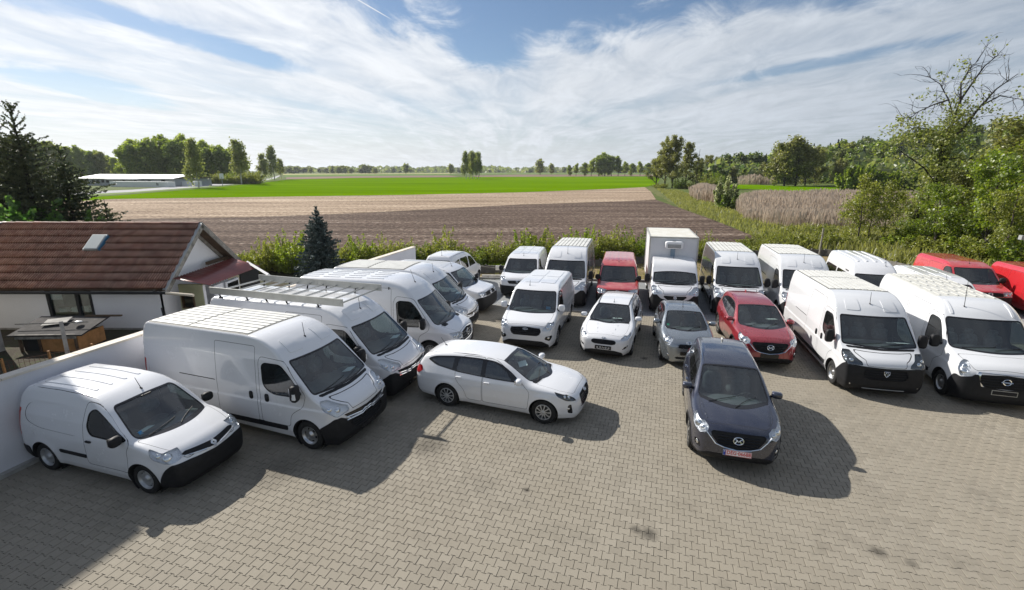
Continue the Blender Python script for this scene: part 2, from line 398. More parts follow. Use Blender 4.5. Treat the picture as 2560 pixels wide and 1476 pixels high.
class Body:
    """vehicle shell in (xf, y, z): xf = metres behind the front bumper"""
    def __init__(s, name, L, W, side, plan, T, wheels, k=.10, bowf=.10, bowr=.05, crown=.03, cell=.05, arch=1.17, wr=.34, zlow=.2, hood=None, paint='paint_white', flare=.015):
        s.name, s.L, s.W, s.paint, s.cell = name, L, W, paint, cell
        H = max(p[1] for p in side); s.H = H
        s.gs = Grid(fillet(side), (-.8, -.6), (L+.8, H+.8)); s.gp = Grid(fillet(plan), (-.8, -2), (L+.8, 2))
        s.T = np.array(T); s.k = k; s.bf, s.br, s.crown = bowf, bowr, crown
        s.wheels, s.wr, s.arch, s.flare = wheels, wr, wr*arch, flare
        s.side = side; s.parts = []; s.mesh(); s.shells = {}
    def d(s, P):
        x, y, z = P[:, 0], P[:, 1], P[:, 2]; ay = np.abs(y)
        w = np.clip((x-.3*s.L)/(.4*s.L), 0, 1); w = w*w*(3-2*w)
        xs = x-s.bf*y*y*(1-w)+s.br*y*y*w
        ds = s.gs(xs, z+s.crown*y*y)
        ins = np.interp(z, s.T[:, 0], s.T[:, 1])
        for wx in s.wheels:
            r = np.hypot(x-wx, z-s.wr); ins = ins-s.flare*np.exp(-((r-s.arch)/.09)**2)
        dp = s.gp(x, ay+ins)
        h = np.maximum(s.k-np.abs(ds-dp), 0)/s.k
        return np.maximum(ds, dp)+h*h*s.k*.25
    def normal(s, P, e=.015):
        g = np.zeros_like(P)
        for a in range(3):
            q = np.zeros(3); q[a] = e; g[:, a] = s.d(P+q)-s.d(P-q)
        return g/np.maximum(np.linalg.norm(g, axis=1, keepdims=True), 1e-9)
    def mesh(s):
        L, W, H, c = s.L, s.W, s.H, s.cell
        lo = np.array([-.15, -W-.15, .05]); hi = np.array([L+.15, W+.15, H+.15])
        n = [max(4, int(round((b-a)/c))) for a, b in zip(lo, hi)]
        ax = [np.linspace(lo[i], hi[i], n[i]+1) for i in range(3)]
        topx = np.array(sorted([(p[0], p[1]) for p in s.side if p[1] > .6])); xs = np.linspace(0, L, 60)
        tz = []
        for x in xs:                                   # height of the top outline at x
            zz = np.arange(.4, H+.1, .03); dd = s.gs(np.full(len(zz), x), zz); q = zz[dd < 0]; tz.append(q.max() if len(q) else .5)
        tz = np.array(tz); tz = np.array([min(tz[max(0, i-4):i+5]) for i in range(60)])
        faces = []; Vs = []; key = {}
        nx, ny, nz = n
        def vid(i, j, k):
            t = (i, j, k)
            if t not in key: key[t] = len(key)
            return key[t]
        Q = []
        for j in (0, ny):
            for i in range(nx):
                for k in range(nz): Q.append((vid(i, j, k), vid(i+1, j, k), vid(i+1, j, k+1), vid(i, j, k+1)))
        for k in (0, nz):
            for i in range(nx):
                for j in range(ny): Q.append((vid(i, j, k), vid(i+1, j, k), vid(i+1, j+1, k), vid(i, j+1, k)))
        for i in (0, nx):
            for j in range(ny):
                for k in range(nz): Q.append((vid(i, j, k), vid(i, j+1, k), vid(i, j+1, k+1), vid(i, j, k+1)))
        K = np.array(list(key.keys())); V = np.stack([ax[a][K[:, a]] for a in range(3)], 1)
        S = V.copy(); S[:, 0] = np.clip(V[:, 0], .45, L-.35); S[:, 1] = np.clip(V[:, 1], -W+.42, W-.42)
        zb = np.interp(S[:, 0], xs, tz)-.30; S[:, 2] = np.clip(V[:, 2], .42, np.maximum(zb, .44))
        lo_t = np.zeros(len(V)); D = S-V; hit = np.ones(len(V)); prev = s.d(V)
        a = np.zeros(len(V)); b = np.ones(len(V)); found = np.zeros(len(V), bool)
        for t in np.linspace(0, 1, 41)[1:]:
            dd = s.d(V+D*t); f = (dd < 0) & ~found
            b[f] = t; a[f] = t-1/40; found |= f
        for _ in range(12):
            m = (a+b)/2; dd = s.d(V+D*m[:, None]); i = dd < 0; b = np.where(i, m, b); a = np.where(i, a, m)
        s.V = V+D*((a+b)/2)[:, None]
        Q = np.array(Q); s.F = np.concatenate([Q[:, [0, 1, 2]], Q[:, [0, 2, 3]]])
        s.N = s.normal(s.V)
    # ---- fields -------------------------------------------------------------
    def field(s, plane, poly, side=0):
        V, N = s.V, s.N; x, y, z = V.T
        P = fillet(poly) if not isinstance(poly, np.ndarray) else poly
        if plane == 'side':
            f = sdf_poly(P, x, z); return np.maximum(f, (.40-N[:, 1]*side)*.5)
        if plane == 'front': return np.maximum(sdf_poly(P, y, z), np.maximum(x-.45*s.L, (.05-(-N[:, 0]))*.5))
        if plane == 'rear': return np.maximum(sdf_poly(P, y, z), np.maximum(.6*s.L-x, (.05-N[:, 0])*.5))
        if plane == 'top': return np.maximum(sdf_poly(P, x, y), (.55-N[:, 2])*.3)
        if plane == 'U':                            # unrolled nose: |y|+xf
            f = np.maximum(sdf_poly(P, np.abs(y)+x, z), x-1.7)
            f = np.maximum(f, (N[:, 2]-.93)*.5)
            return f if side == 0 else np.maximum(f, .02-y*side)
        if plane == 'UR':
            f = np.maximum(sdf_poly(P, np.abs(y)+(s.L-x), z), s.L-x-1.6)
            return f if side == 0 else np.maximum(f, .02-y*side)
    def cut(s, src, phi):
        """split shell src; returns faces inside, keeps outside"""
        F = s.shells[src] if src in s.shells else s.F
        n0 = len(s.V); s.V, phi2, fin, fout = clip(s.V, F, phi)
        if len(s.V) > n0:
            nv = s.V[n0:]; nn = s.normal(nv); dd = s.d(nv); s.V[n0:] = nv-nn*dd[:, None]*.9; s.N = np.concatenate([s.N, nn])
        if src in s.shells: s.shells[src] = fout
        else: s.F = fout
        return fin, phi2
    def emit(s, name, F, m, off=0.0, skirt=0.0, parent=None, fmat=None, mats=None, label=None):
        """queue a part; geometry is made local (x forward, centred)"""
        if len(F) == 0: return None
        u, inv = np.unique(F, return_inverse=True); F2 = inv.reshape(F.shape)
        V = s.V[u]+s.N[u]*off; N = s.N[u].copy()
        fm = None if fmat is None else np.asarray(fmat)
        if skirt:
            e = np.concatenate([F2[:, [0, 1]], F2[:, [1, 2]], F2[:, [2, 0]]]); es = np.sort(e, 1)
            k, idx, cnt = np.unique(es[:, 0].astype(np.int64)*len(V)+es[:, 1], return_index=True, return_counts=True)
            be = e[idx[cnt == 1]]
            n0 = len(V); bu, binv = np.unique(be, return_inverse=True); binv = binv.reshape(be.shape)
            top = V[bu]; bot = V[bu]-s.N[u][bu]*skirt
            V = np.concatenate([V, top, bot]); nb = len(bu)
            # outward normal of the rim: away from the patch centre, roughly
            side_n = np.zeros((nb, 3)); ev = V[be[:, 1]]-V[be[:, 0]]; en = np.cross(ev, s.N[u][be[:, 0]])
            for q in range(2): np.add.at(side_n, binv[:, q], en)
            # orient outward
            fc = V[F2].mean(1).mean(0); sg = np.sign((side_n*(top-fc)).sum(1)).mean() or 1
            side_n = side_n*np.sign(sg); side_n /= np.maximum(np.linalg.norm(side_n, axis=1, keepdims=True), 1e-9)
            N = np.concatenate([N, side_n, side_n])
            a = n0+binv[:, 0]; b = n0+binv[:, 1]
            F2 = np.concatenate([F2, np.stack([a, b, b+nb], 1), np.stack([a, b+nb, a+nb], 1)])
            if fm is not None: fm = np.concatenate([fm, np.zeros(len(F2)-len(fm), int)])
        loc = np.stack([s.L/2-V[:, 0], V[:, 1], V[:, 2]], 1); nl = np.stack([-N[:, 0], N[:, 1], N[:, 2]], 1)
        fn = np.cross(loc[F2[:, 1]]-loc[F2[:, 0]], loc[F2[:, 2]]-loc[F2[:, 0]])
        flip = (fn*nl[F2].sum(1)).sum(1) < 0; F2 = F2.copy(); F2[flip] = F2[flip][:, ::-1]
        me = mesh_np(name, loc, F2, mats or m, normals=nl, fmat=fm)
        o = link(name, me, parent or s.root)
        if label: o['label'] = label
        return o
    def surf(s, O, D):
        """first hit of ray O + tD (xf,y,z frame)"""
        O = np.array(O, float); D = np.array(D, float); D /= np.linalg.norm(D)
        t = np.linspace(0, 4, 400); P = O+D*t[:, None]; dd = s.d(P); i = np.argmax(dd < 0)
        if dd[i] >= 0: return None, None
        a, b = t[max(0, i-1)], t[i]
        for _ in range(14):
            m = (a+b)/2
            if s.d((O+D*m)[None])[0] < 0: b = m
            else: a = m
        p = O+D*b; return p, s.normal(p[None])[0]
    def L2(s, p): return Vector((s.L/2-p[0], p[1], p[2]))
    # ---- operations ---------------------------------------------------------
    def region(s, name, plane, poly, m, side=0, off=0.0, skirt=0.0, src='body', parent=None, store=None, label=None, extra=None):
        phi = s.field(plane, poly, side)
        if extra is not None: phi = np.maximum(phi, extra(s.V))
        fin, _ = s.cut(src, phi)
        if store: s.shells[store] = fin; return None
        return s.emit(name, fin, m, off, skirt, parent, label=label)
    def window(s, name, plane, poly, side=0, g='glass_tint', frame=.03, src='body', fname='window_frame', off=-.006, parent=None, fm='plastic_gloss'):
        fin, phi = s.cut(src, s.field(plane, poly, side))
        s.shells['_w'] = fin; p2 = phi+frame
        if frame > 0:
            gl, _ = s.cut('_w', p2); w = s.emit(name, gl, g, off, 0, parent); fr = s.shells.pop('_w')
            s.emit(fname, fr, fm, .002, .008, w or parent)
        else:
            s.shells.pop('_w'); w = s.emit(name, fin, g, off, 0, parent)
        return w
    def panel(s, name, plane, poly, side, src='body', gap=.010, m=None, label=None):
        fin, phi = s.cut(src, s.field(plane, poly, side)); s.shells['_w'] = fin
        core, _ = s.cut('_w', phi+gap); ring = s.shells.pop('_w')
        F = np.concatenate([core, ring]); fm = np.concatenate([np.zeros(len(core), int), np.ones(len(ring), int)])
        # panel skin plus its own shut line
        return s.emit(name, F, None, 0, 0, None, fmat=fm, mats=[m or s.paint, 'gap'], label=label)
    def line(s, name, plane, poly, side, w=.008, src='body'):
        phi = s.field(plane, poly, side); fin, p2 = s.cut(src, np.abs(phi)-w/2)
        return s.emit(name, fin, 'gap', -.001)
    def arches(s):
        for wx in s.wheels:
            x, y, z = s.V.T
            phi = np.maximum(np.hypot(x-wx, z-s.wr)-s.arch, np.maximum(.45-np.abs(y), z-1.2))
            s.cut('body', phi)
            for sd in (-1, 1):                       # liner
                n = 22; a = np.linspace(-.25*math.pi, 1.25*math.pi, n); vs = []; fs = []
                for i, t in enumerate(a):
                    X = wx-s.arch*math.cos(t); Z = s.wr+s.arch*math.sin(t)
                    p, _ = s.surf((X, sd*1.5, max(Z, .22)), (0, -sd, 0)); yo = abs(p[1]) if p is not None else s.W-.1
                    vs += [s.L2((X, sd*(yo-.003), Z)), s.L2((X, sd*(yo-.42), Z))]
                for i in range(n-1): fs.append((2*i, 2*i+1, 2*i+3, 2*i+2))
                c = len(vs); vs.append(s.L2((wx, sd*(s.W-.50), s.wr)))
                for i in range(n-1): fs.append((2*i+1, c, 2*i+3))
                MB().add(vs, fs).build('wheel_arch_liner', 'trim_dark', s.root)
    def finish(s): s.body = s.emit('body', s.F, s.paint); return s.root
    def start(s, label, cat, group=None, name=None, front=(0, 0), yaw=0.0):
        a = R(yaw); s.root = empty(name or s.name, (front[0]-math.cos(a)*s.L/2, front[1]-math.sin(a)*s.L/2, 0), a, label, cat, group); return s.root
def place(L, front, yaw, z=0.0):
    a = R(yaw); return (front[0]-math.cos(a)*L/2, front[1]-math.sin(a)*L/2, z), a

# ---------------------------------------------------------------- wheels
WHC = {}
def lathe_faces(prof, n, skip=None):
    vs = []; fs = []
    for (r, d) in prof:
        for k in range(n):
            t = 2*math.pi*k/n; vs.append((r*math.cos(t), d, r*math.sin(t)))
    for i in range(len(prof)-1):
        for k in range(n):
            if skip and skip(i, k): continue
            k2 = (k+1) % n; fs.append((i*n+k, (i+1)*n+k, (i+1)*n+k2, i*n+k2))
    return vs, fs
def wheel_meshes(Rw, w, rimr, style):
    key = (Rw, w, rimr, style)
    if key in WHC: return WHC[key]
    # outer face at +y
    ty = [(rimr*.97, -w*.5+.02), (rimr*1.02, -w*.5), (Rw*.93, -w*.5), (Rw, -w*.36), (Rw, w*.36), (Rw*.985, w*.42), (Rw*.93, w*.5), (rimr*1.10, w*.5+.004), (rimr*1.02, w*.5-.004), (rimr*.97, w*.5-.022), (rimr*.97, -w*.5+.02)]
    v, f = lathe_faces(ty, 40); tyre = MB().add(v, f).mesh('tyre', 'rubber', True)
    r = rimr; n = 60 if style[0] != 's' else 48; m = 'alloy'
    y0 = w*.5
    if style == 'steel':
        prof = [(r*1.0, y0-.004), (r*.96, y0), (r*.93, y0-.012), (r*.88, y0-.045), (r*.82, y0-.052), (r*.70, y0-.040), (r*.58, y0-.034), (r*.44, y0-.055), (r*.36, y0-.05), (r*.27, y0-.012), (r*.12, y0-.006), (.001, y0-.006)]
        skip = lambda i, k: i in (4,) and (k % 4) in (0, 1)
        m = 'hubcap'
    elif style == 'steel_dark':
        prof = [(r*1.0, y0-.004), (r*.96, y0), (r*.93, y0-.012), (r*.86, y0-.05), (r*.78, y0-.055), (r*.60, y0-.038), (r*.45, y0-.05), (r*.36, y0-.05), (r*.27, y0-.014), (.001, y0-.008)]
        skip = lambda i, k: i == 4 and (k % 8) in (0, 1, 2)
        m = 'alloy'
    else:
        ns = int(style[2:]); per = n//ns if n % ns == 0 else 6
        n = ns*per if per > 4 else ns*6; per = n//ns
        prof = [(r*1.0, y0-.004), (r*.965, y0+.003), (r*.90, y0-.002), (r*.74, y0+.004), (r*.52, y0+.008), (r*.34, y0+.008), (r*.22, y0+.004), (r*.15, y0+.014), (.001, y0+.014)]
        hw = {2: .55, 3: .5, 4: .42}
        skip = lambda i, k: i in (2, 3, 4) and (k % per) < per*(.62 if i == 2 else .56 if i == 3 else .45)
        m = 'hubcap' if style[:2] == 'hc' else 'alloy'
    v, f = lathe_faces(prof, n, skip); mb = MB().add(v, f)
    v, f = lathe_faces([(r*.98, y0-.005), (r*.95, -.02)], n); mb.add(v, f)
    rim = mb.mesh('rim', m, True)
    v, f = lathe_faces([(r*.96, y0-.075), (r*.5, y0-.085), (.001, y0-.085)], 24); disc = MB().add(v, f).mesh('brake_disc', 'lamp_dark', True)
    WHC[key] = (tyre, rim, disc); return WHC[key]
def add_wheels(b, style, rimr=None, track=None, w=.21, steer=0):
    rimr = rimr or b.wr*.62; tr, rm, dc = wheel_meshes(b.wr, w, rimr, style); yo = (track or b.W-.02)-w/2-.015
    for i, wx in enumerate(b.wheels):
        for sd in (1, -1):
            rz = (0 if sd > 0 else math.pi)+(R(steer) if i == 0 else 0)
            t = link('wheel', tr, b.root, (b.L/2-wx, sd*yo, b.wr), (0, 0, rz)); link('rim', rm, t); link('brake_disc', dc, t)
# ---------------------------------------------------------------- small fittings
def strokes(b, name, lines, size, at, D, m='chrome', th=.006, rad=.010, parent=None, lift=.006):
    """an emblem: strokes (unit square coordinates) bent out of round wire, set on the surface where ray at->D lands"""
    p, n = b.surf(at, D)
    if p is None: return None
    c = b.L2(p); nn = Vector((-n[0], n[1], n[2])).normalized(); up = Vector((0, 0, 1)); up = (up-nn*up.dot(nn)).normalized(); rt = up.cross(nn)
    mb = MB()
    for ln in lines:
        pts = [c+nn*lift+rt*(u*size/2)+up*(v*size/2) for u, v in ln]; mb.tube(pts, rad, 6)
    return mb.build(name, m, parent or b.root)
def circ(r=1.0, ry=None, n=20, cx=0, cy=0): return [(cx+r*math.cos(2*math.pi*i/n), cy+(ry or r)*math.sin(2*math.pi*i/n)) for i in range(n+1)]
LOGO = {
 'oval': [circ(1, .42), [(-.6, 0), (-.4, .12), (-.3, -.12)], [(-.15, -.1), (-.05, .1), (.05, -.1)], [(.15, .1), (.2, -.1), (.4, -.08), (.55, .1)]],
 'wing': [circ(1, .80), [(-.92, .25), (-.5, .28), (-.18, .0), (0, -.28), (.18, 0), (.5, .28), (.92, .25)], [(-.62, -.5), (-.3, -.02)], [(.62, -.5), (.3, -.02)]],
 'diamond': [[(0, 1), (.62, 0), (0, -1), (-.62, 0), (0, 1)], [(0, .6), (.33, 0), (0, -.6), (-.33, 0), (0, .6)]],
 'chevrons': [[(-1, .1), (-.2, .55), (0, .8), (.2, .55), (1, .1)], [(-.9, -.6), (-.2, -.1), (0, .15), (.2, -.1), (.9, -.6)]],
 'star': [circ(1), [(0, 0), (0, 1)], [(0, 0), (.866, -.5)], [(0, 0), (-.866, -.5)]],
 'vw': [circ(1), [(-.42, .9), (0, .1), (.42, .9)], [(-.85, .45), (-.4, -.75), (0, .0), (.4, -.75), (.85, .45)]],
 'ringbar': [circ(.85, .75), [(-1.2, 0), (1.2, 0)], [(-1.2, -.14), (1.2, -.14)]],
 'ovals3': [circ(1, .68), circ(.42, .66), circ(.7, .22, cy=.3)],
 'slantH': [circ(1, .62), [(-.5, -.5), (-.2, .5)], [(.2, -.5), (.5, .5)], [(-.35, -.1), (.35, .12)]],
 'shield': [[(-.8, .8), (.8, .8), (.75, 0), (0, -1), (-.75, 0), (-.8, .8)], [(-.4, -.1), (-.2, .5), (.3, .5), (.45, .1), (.1, .1), (.3, -.3), (0, -.6)]],
 'disc': [circ(1), circ(.7), circ(.35)]}
def mirror(b, xf, z, s=(.10, .16, .11), m='plastic_black', out=.16, cap2=None, big=False):
    for sd in (-1, 1):
        p, n = b.surf((xf, sd*1.6, z), (0, -sd, 0))
        if p is None: continue
        c = b.L2(p)+Vector((.05, sd*out, .04))
        rz = Matrix.Rotation(R(-8*sd), 3, 'Z')
        mb = MB().ell(c, s, 16, 10, .55 if big else .7, rz)
        o = mb.build('mirror', m, b.root, smooth=True)
        MB().tube([b.L2(p)+Vector((.02, -sd*.02, -.02)), c+Vector((0, -sd*s[1]*.5, -s[2]*.4))], .028, 8).build('mirror_arm', 'plastic_black', o)
        MB().box(c+Vector((-s[0]*.93, 0, 0)), (.012, s[1]*1.55, s[2]*1.5)).build('mirror_glass', 'chrome', o)
        if cap2: MB().box(c+Vector((s[0]*.55, sd*s[1]*.62, -s[2]*.2)), (s[0]*.9, s[1]*.72, s[2]*.7)).build('turn_lamp', cap2, o)
def handle(b, xf, z, side, m='plastic_black', size=(.15, .03, .04), oval=False):
    p, n = b.surf((xf, side*1.6, z), (0, -side, 0)); c = b.L2(p)+Vector((0, side*.012, 0))
    if oval: MB().ell(c, (size[0]/2, .022, size[2]/2), 14, 8, .6).build('door_handle', m, b.root, smooth=True)
    else: MB().ell(c, (size[0]/2, .022, size[2]/2), 12, 6, .5).build('door_handle', m, b.root, smooth=True)
def antenna(b, xf, y, ln=.42, lean=.25, m='plastic_black'):
    p, n = b.surf((xf, y, 4), (0, 0, -1)); c = b.L2(p)
    MB().ell(c, (.045, .018, .022), 10, 6).tube([c+Vector((0, 0, .01)), c+Vector((-lean*ln, 0, ln))], [.008, .005], 5).build('antenna', m, b.root)
def wipers(b, y0, z0, x0, n=2, ln=.62):
    """x0: xf far in front; rays run backwards on to the screen"""
    for i in range(n):
        ys = (-y0+.05, .05) if i == 0 else (.0, y0-.12)
        pts = []
        for t in np.linspace(0, 1, 6):
            p, nn = b.surf((-.5, ys[0]+(ys[1]-ys[0])*t, z0+(-.02+.075*t)), (1, 0, 0))
            if p is not None: pts.append(b.L2(p)+Vector((-nn[0], nn[1], nn[2]))*.018)
        if len(pts) > 2: MB().tube(pts, .008, 5).build('wiper', 'plastic_black', b.root)
def cabin(b, x0, x1, zf, zd, w, seats=3, seat_x=None, bulk=True, wheel=True, rows=1):
    """dashboard x0.., bulkhead at x1"""
    h = b.L/2
    MB().box((h-(x0+x1)/2, 0, zf), (x1-x0+.5, 2*w, .05)).build('cab_floor', 'trim_dark', b.root)
    d = MB(); d.box((h-x0-.02, 0, zd-.16), (.62, 2*w-.06, .30)); d.ell((h-x0-.12, 0, zd-.03), (.34, w-.05, .07), 16, 8, .6); d.build('dashboard', 'dash', b.root)
    if bulk: MB().box((h-x1, 0, (zf+b.H-.2)/2), (.04, 2*w-.02, b.H-.26-zf)).build('bulkhead', 'trim_dark', b.root)
    sx = seat_x or x0+.75; ys = {3: (w*.56, -w*.08, -w*.60), 2: (w*.48, -w*.48), 4: (w*.48, -w*.48)}[seats]
    for r in range(rows):
        for y in ys:
            s = MB(); X = h-sx-r*.85
            s.ell((X, y, zf+.32), (.25, .23, .09), 12, 8, .6); s.ell((X-.26, y, zf+.66), (.08, .22, min(.36, zd-zf-.42)), 12, 8, .6, Matrix.Rotation(R(-14), 3, 'Y'))
            s.ell((X-.36, y, min(zf+1.10, zd+.27)), (.055, .13, .09), 10, 6, .7); s.build('seat', 'seat_cloth', b.root, smooth=True)
    if wheel:
        y = ys[0]; c = Vector((h-x0-.36, y, zd+.02)); M = Matrix.Rotation(R(-58), 3, 'Y')
        pts = [c+M @ Vector((.185*math.cos(t), .185*math.sin(t), 0)) for t in np.linspace(0, 2*math.pi, 21)]
        s = MB().tube(pts, .015, 6)
        for a in (0, 120, 240): s.tube([c, c+M @ Vector((.18*math.cos(R(a+90)), .18*math.sin(R(a+90)), 0))], .014, 5)
        s.ell(c, (.05, .05, .03), 8, 6).build('steering_wheel', 'plastic_black', b.root, smooth=True)
    MB().box((h-x0-(.62 if bulk else .80), 0, zd+(.58 if bulk else .27)), (.03, .20, .055)).build('inner_mirror', 'plastic_black', b.root)
def paper(b, label, y, xs, z, size=(.21, .30), rz=.2, tilt=-12):
    h = b.L/2; loc = b.root.matrix_basis @ Vector((h-xs, y, z))
    o = MB().box((0, 0, 0), (size[0], size[1], .002)).build('price_sheet', 'paper', None, loc, (0, R(tilt), b.root.rotation_euler[2]+rz))
    tag(o, label, 'paper sheet', 'price sheets behind windscreens'); return o
def plate(b, name, y, z, w, hgt, m='plastic_black'):
    p, n = b.surf((-.5, y, z), (1, 0, 0)); c = b.L2(p)+Vector((.012, 0, 0))
    return MB().box(c, (.016, w, hgt)).build(name, m, b.root)
def disc_lamp(b, name, at, D, r, m='chrome', parent=None):
    p, n = b.surf(at, D)
    if p is None: return
    c = b.L2(p); nn = Vector((-n[0], n[1], n[2])); q = nn.to_track_quat('Z', 'Y').to_matrix()
    MB().ell(c-nn*.004, (r, r, r*.35), 14, 8, 1, q).build(name, m, parent or b.root, smooth=True)
def headlamp(b, poly, side, dark=False, depth=.045, bowls=((.5, .5, .06),)):
    fin, _ = b.cut('body', b.field('U', poly, side))
    if len(fin) == 0: return None
    lens = b.emit('headlight', fin, 'lens', .002, 0)
    b.emit('reflector', fin, 'lamp_dark' if dark else 'reflector', -depth, -depth*.9, lens)
    P = np.array([p[:2] for p in poly]); lo, hi = P.min(0), P.max(0)
    for (u, v, r) in bowls:
        U = lo[0]+(hi[0]-lo[0])*u; z = lo[1]+(hi[1]-lo[1])*v
        # find surface point whose |y|+xf = U
        best = None
        for y in np.linspace(.3, b.W, 24):
            p, n = b.surf((-.5, side*y, z), (1, 0, 0))
            if p is not None and (best is None or abs(abs(p[1])+p[0]-U) < best[0]): best = (abs(abs(p[1])+p[0]-U), p, n)
        if best:
            p, n = best[1], best[2]; c = b.L2(p); nn = Vector((-n[0], n[1], n[2])); fw = (nn+Vector((.9, 0, 0))).normalized(); q = fw.to_track_quat('Z', 'Y').to_matrix()
            rim = MB()
            rim.ell(c-nn*(r*.55+.006), (r, r, r*.5), 14, 8, 1, q); rim.build('lamp_bowl', 'chrome', lens, smooth=True)
    return lens
# ================================================================ vans
def roof_ribs(b, x0, x1, n, hw, w=.05, gaps=(), m='rib_white', groove=True):
    """pressed roof panel: raised ribs, coloured darker in between; gaps = cross joints"""
    cuts = [x0]+list(gaps)+[x1]; H = b.H
    b.region('roof_panel', 'top', [(x0-.03, -hw-.03), (x1+.03, -hw-.03), (x1+.03, hw+.03), (x0-.03, hw+.03)], 'roof_grey', store='_roof')
    for a, c in zip(cuts[:-1], cuts[1:]):
        for i in range(n):
            y = -hw+(i+.5)*2*hw/n; q = hw/n*(.80)
            b.region('roof_rib', 'top', [(a+.03, y-q, .03), (c-.03, y-q, .03), (c-.03, y+q, .03), (a+.03, y+q, .03)], m, src='_roof', off=.012, skirt=.014)
    F = b.shells.pop('_roof'); b.emit('roof_panel', F, 'rib_groove')
def ducato(label, front, yaw, L=5.998, style='citroen', cell=.05, group=None, ribs=True, cab_only=False, wstyle='steel_dark', hi=True, cap2=None, paintn='paint_white', name='panel_van'):
    d = L-5.998
    if cab_only:
        side = [(.20, .2), (.10, .34, .1), (.10, .66, .1), (.13, .95, .1), (.24, 1.07, .12), (.62, 1.27, .1), (1.38, 1.99, .15), (1.75, 2.16, .2), (2.45, 2.20, .1), (2.5, 2.1, .1), (2.5, .45), (1.8, .3)]
        L = 2.5; wheels = (.95,)
    else:
        side = [(.20, .2), (.10, .34, .1), (.10, .66, .1), (.13, .95, .1), (.24, 1.07, .12), (.62, 1.27, .1), (1.38, 1.99, .12), (1.66, 2.25, .2), (2.10, 2.46, .25), (2.6, 2.50, .2), (L-.12, 2.47, .1), (L-.02, 2.25, .12), (L, .42, .05), (L-.1, .32)]
        wheels = (.95, .95+4.035)
    plan = [(0, -.84, .25), (.42, -1.0, .4), (1.3, -1.025, .4), (L, -1.015, .12), (L, 1.015, .12), (1.3, 1.025, .4), (.42, 1.0, .4), (0, .84, .25)]
    T = [(0, .10), (.25, .05), (.40, .01), (.60, 0), (.99, 0), (1.02, .020), (1.3, .022), (1.95, .075), (2.4, .15), (2.55, .20)]
    b = Body(name, L, 1.025, side, plan, T, wheels, k=.062, bowf=.11, bowr=.03, crown=.03, cell=cell, arch=1.20, wr=.345, paint=paintn)
    front = (front[0]-.03*math.cos(R(yaw)), front[1]-.03*math.sin(R(yaw)))
    b.start(label, 'van' if not cab_only else 'truck', group, name, front, yaw)
    b.arches()
    # windscreen with scuttle
    sc = lambda V: np.maximum(.02-(V[:, 2]-1.20), -1)
    b.window('windscreen', 'front', [(-.93, 1.305, .08), (-.2, 1.275, .3), (.2, 1.275, .3), (.93, 1.305, .08), (.83, 1.99, .07), (-.83, 1.99, .07)], 0, 'glass_clear', .032)
    for sd in (-1, 1):
        b.window('side_window', 'side', [(1.02, 1.32, .05), (1.25, 1.22, .2), (1.85, 1.20, .15), (2.12, 1.36, .15), (2.14, 1.84, .1), (2.05, 1.92, .08), (1.58, 1.93, .1), (1.30, 1.66, .2)], sd, 'glass_tint', .022)
        x1 = 2.22 if not cab_only else 2.32
        b.panel('door', 'side', [(1.40, .50, .1), (1.37, .80, .15), (1.02, 1.02, .1), (.93, 1.30, .05), (1.50, 2.02, .1), (x1-.06, 2.05, .1), (x1, 1.9, .05), (x1, .50, .06)], sd)
        handle(b, 2.02, 1.10, sd, size=(.11, .03, .19), oval=True)
        if cab_only: continue
        if True:
            b.panel('sliding_door' if sd < 0 else 'side_panel', 'side', [(2.30, .50, .04), (2.30, 2.26, .05), (3.52, 2.26, .05), (3.52, .50, .04)], sd)
            if sd < 0: handle(b, 2.48, 1.10, sd, size=(.10, .03, .19), oval=True)
            b.region('door_rail', 'side', [(3.54, 1.30), (4.75+d, 1.30), (4.75+d, 1.34), (3.54, 1.34)], 'plastic_black', sd, off=-.004)
            b.line('panel_seam', 'side', [(3.64, 1.0, .05), (3.64, 1.96, .05), (L-.22, 1.96, .05), (L-.22, 1.0, .05)], sd, .013)
        if sd > 0: b.region('fuel_flap', 'side', [(2.235, .98, .01), (2.235, 1.18, .01), (2.285, 1.18, .01), (2.285, .98, .01)], b.paint, sd, off=.004, skirt=.006)
        b.region('rear_bumper', 'UR', [(.93, .32, .03), (1.28, .32, .05), (1.28, .60, .05), (.93, .62, .03)], 'plastic_black', sd, off=.012, skirt=.02)
        b.line('panel_seam', 'side', [(2.30, 1.955), (3.5, 1.955), (3.5, 1.963), (2.30, 1.963)], sd, .006)
        b.region('side_moulding', 'side', [(1.50, .52, .03), (1.50, .40, .03), (4.52, .40, .03), (4.46, .52, .03)], 'plastic_black', sd, off=.018, skirt=.025)
        b.region('side_moulding', 'side', [(5.45, .52, .03), (5.45, .40, .03), (L-.1, .40, .03), (L-.1, .52, .03)], 'plastic_black', sd, off=.018, skirt=.025)
        b.region('tail_lamp', 'UR', [(.98, .95, .04), (1.12, .95, .05), (1.12, 1.55, .05), (.98, 1.55, .04)], 'tail_red', sd, off=.004, skirt=.01)
    # nose
    if style in ('citroen', 'fiat', 'peugeot'):
        for sd in (-1, 1):
            headlamp(b, [(.70, .90, .03), (.76, 1.01, .03), (1.34, 1.185, .03), (1.56, 1.20, .03), (1.50, 1.02, .05), (1.12, .87, .05)], sd, bowls=((.40, .42, .075), (.70, .55, .06)))
    else:
        for sd in (-1, 1):
            headlamp(b, [(.70, .90, .03), (.78, .99, .03), (1.38, 1.20, .03), (1.60, 1.20, .03), (1.48, 1.02, .05), (1.12, .89, .05)], sd, dark=True, bowls=((.45, .42, .06), (.7, .6, .05)))
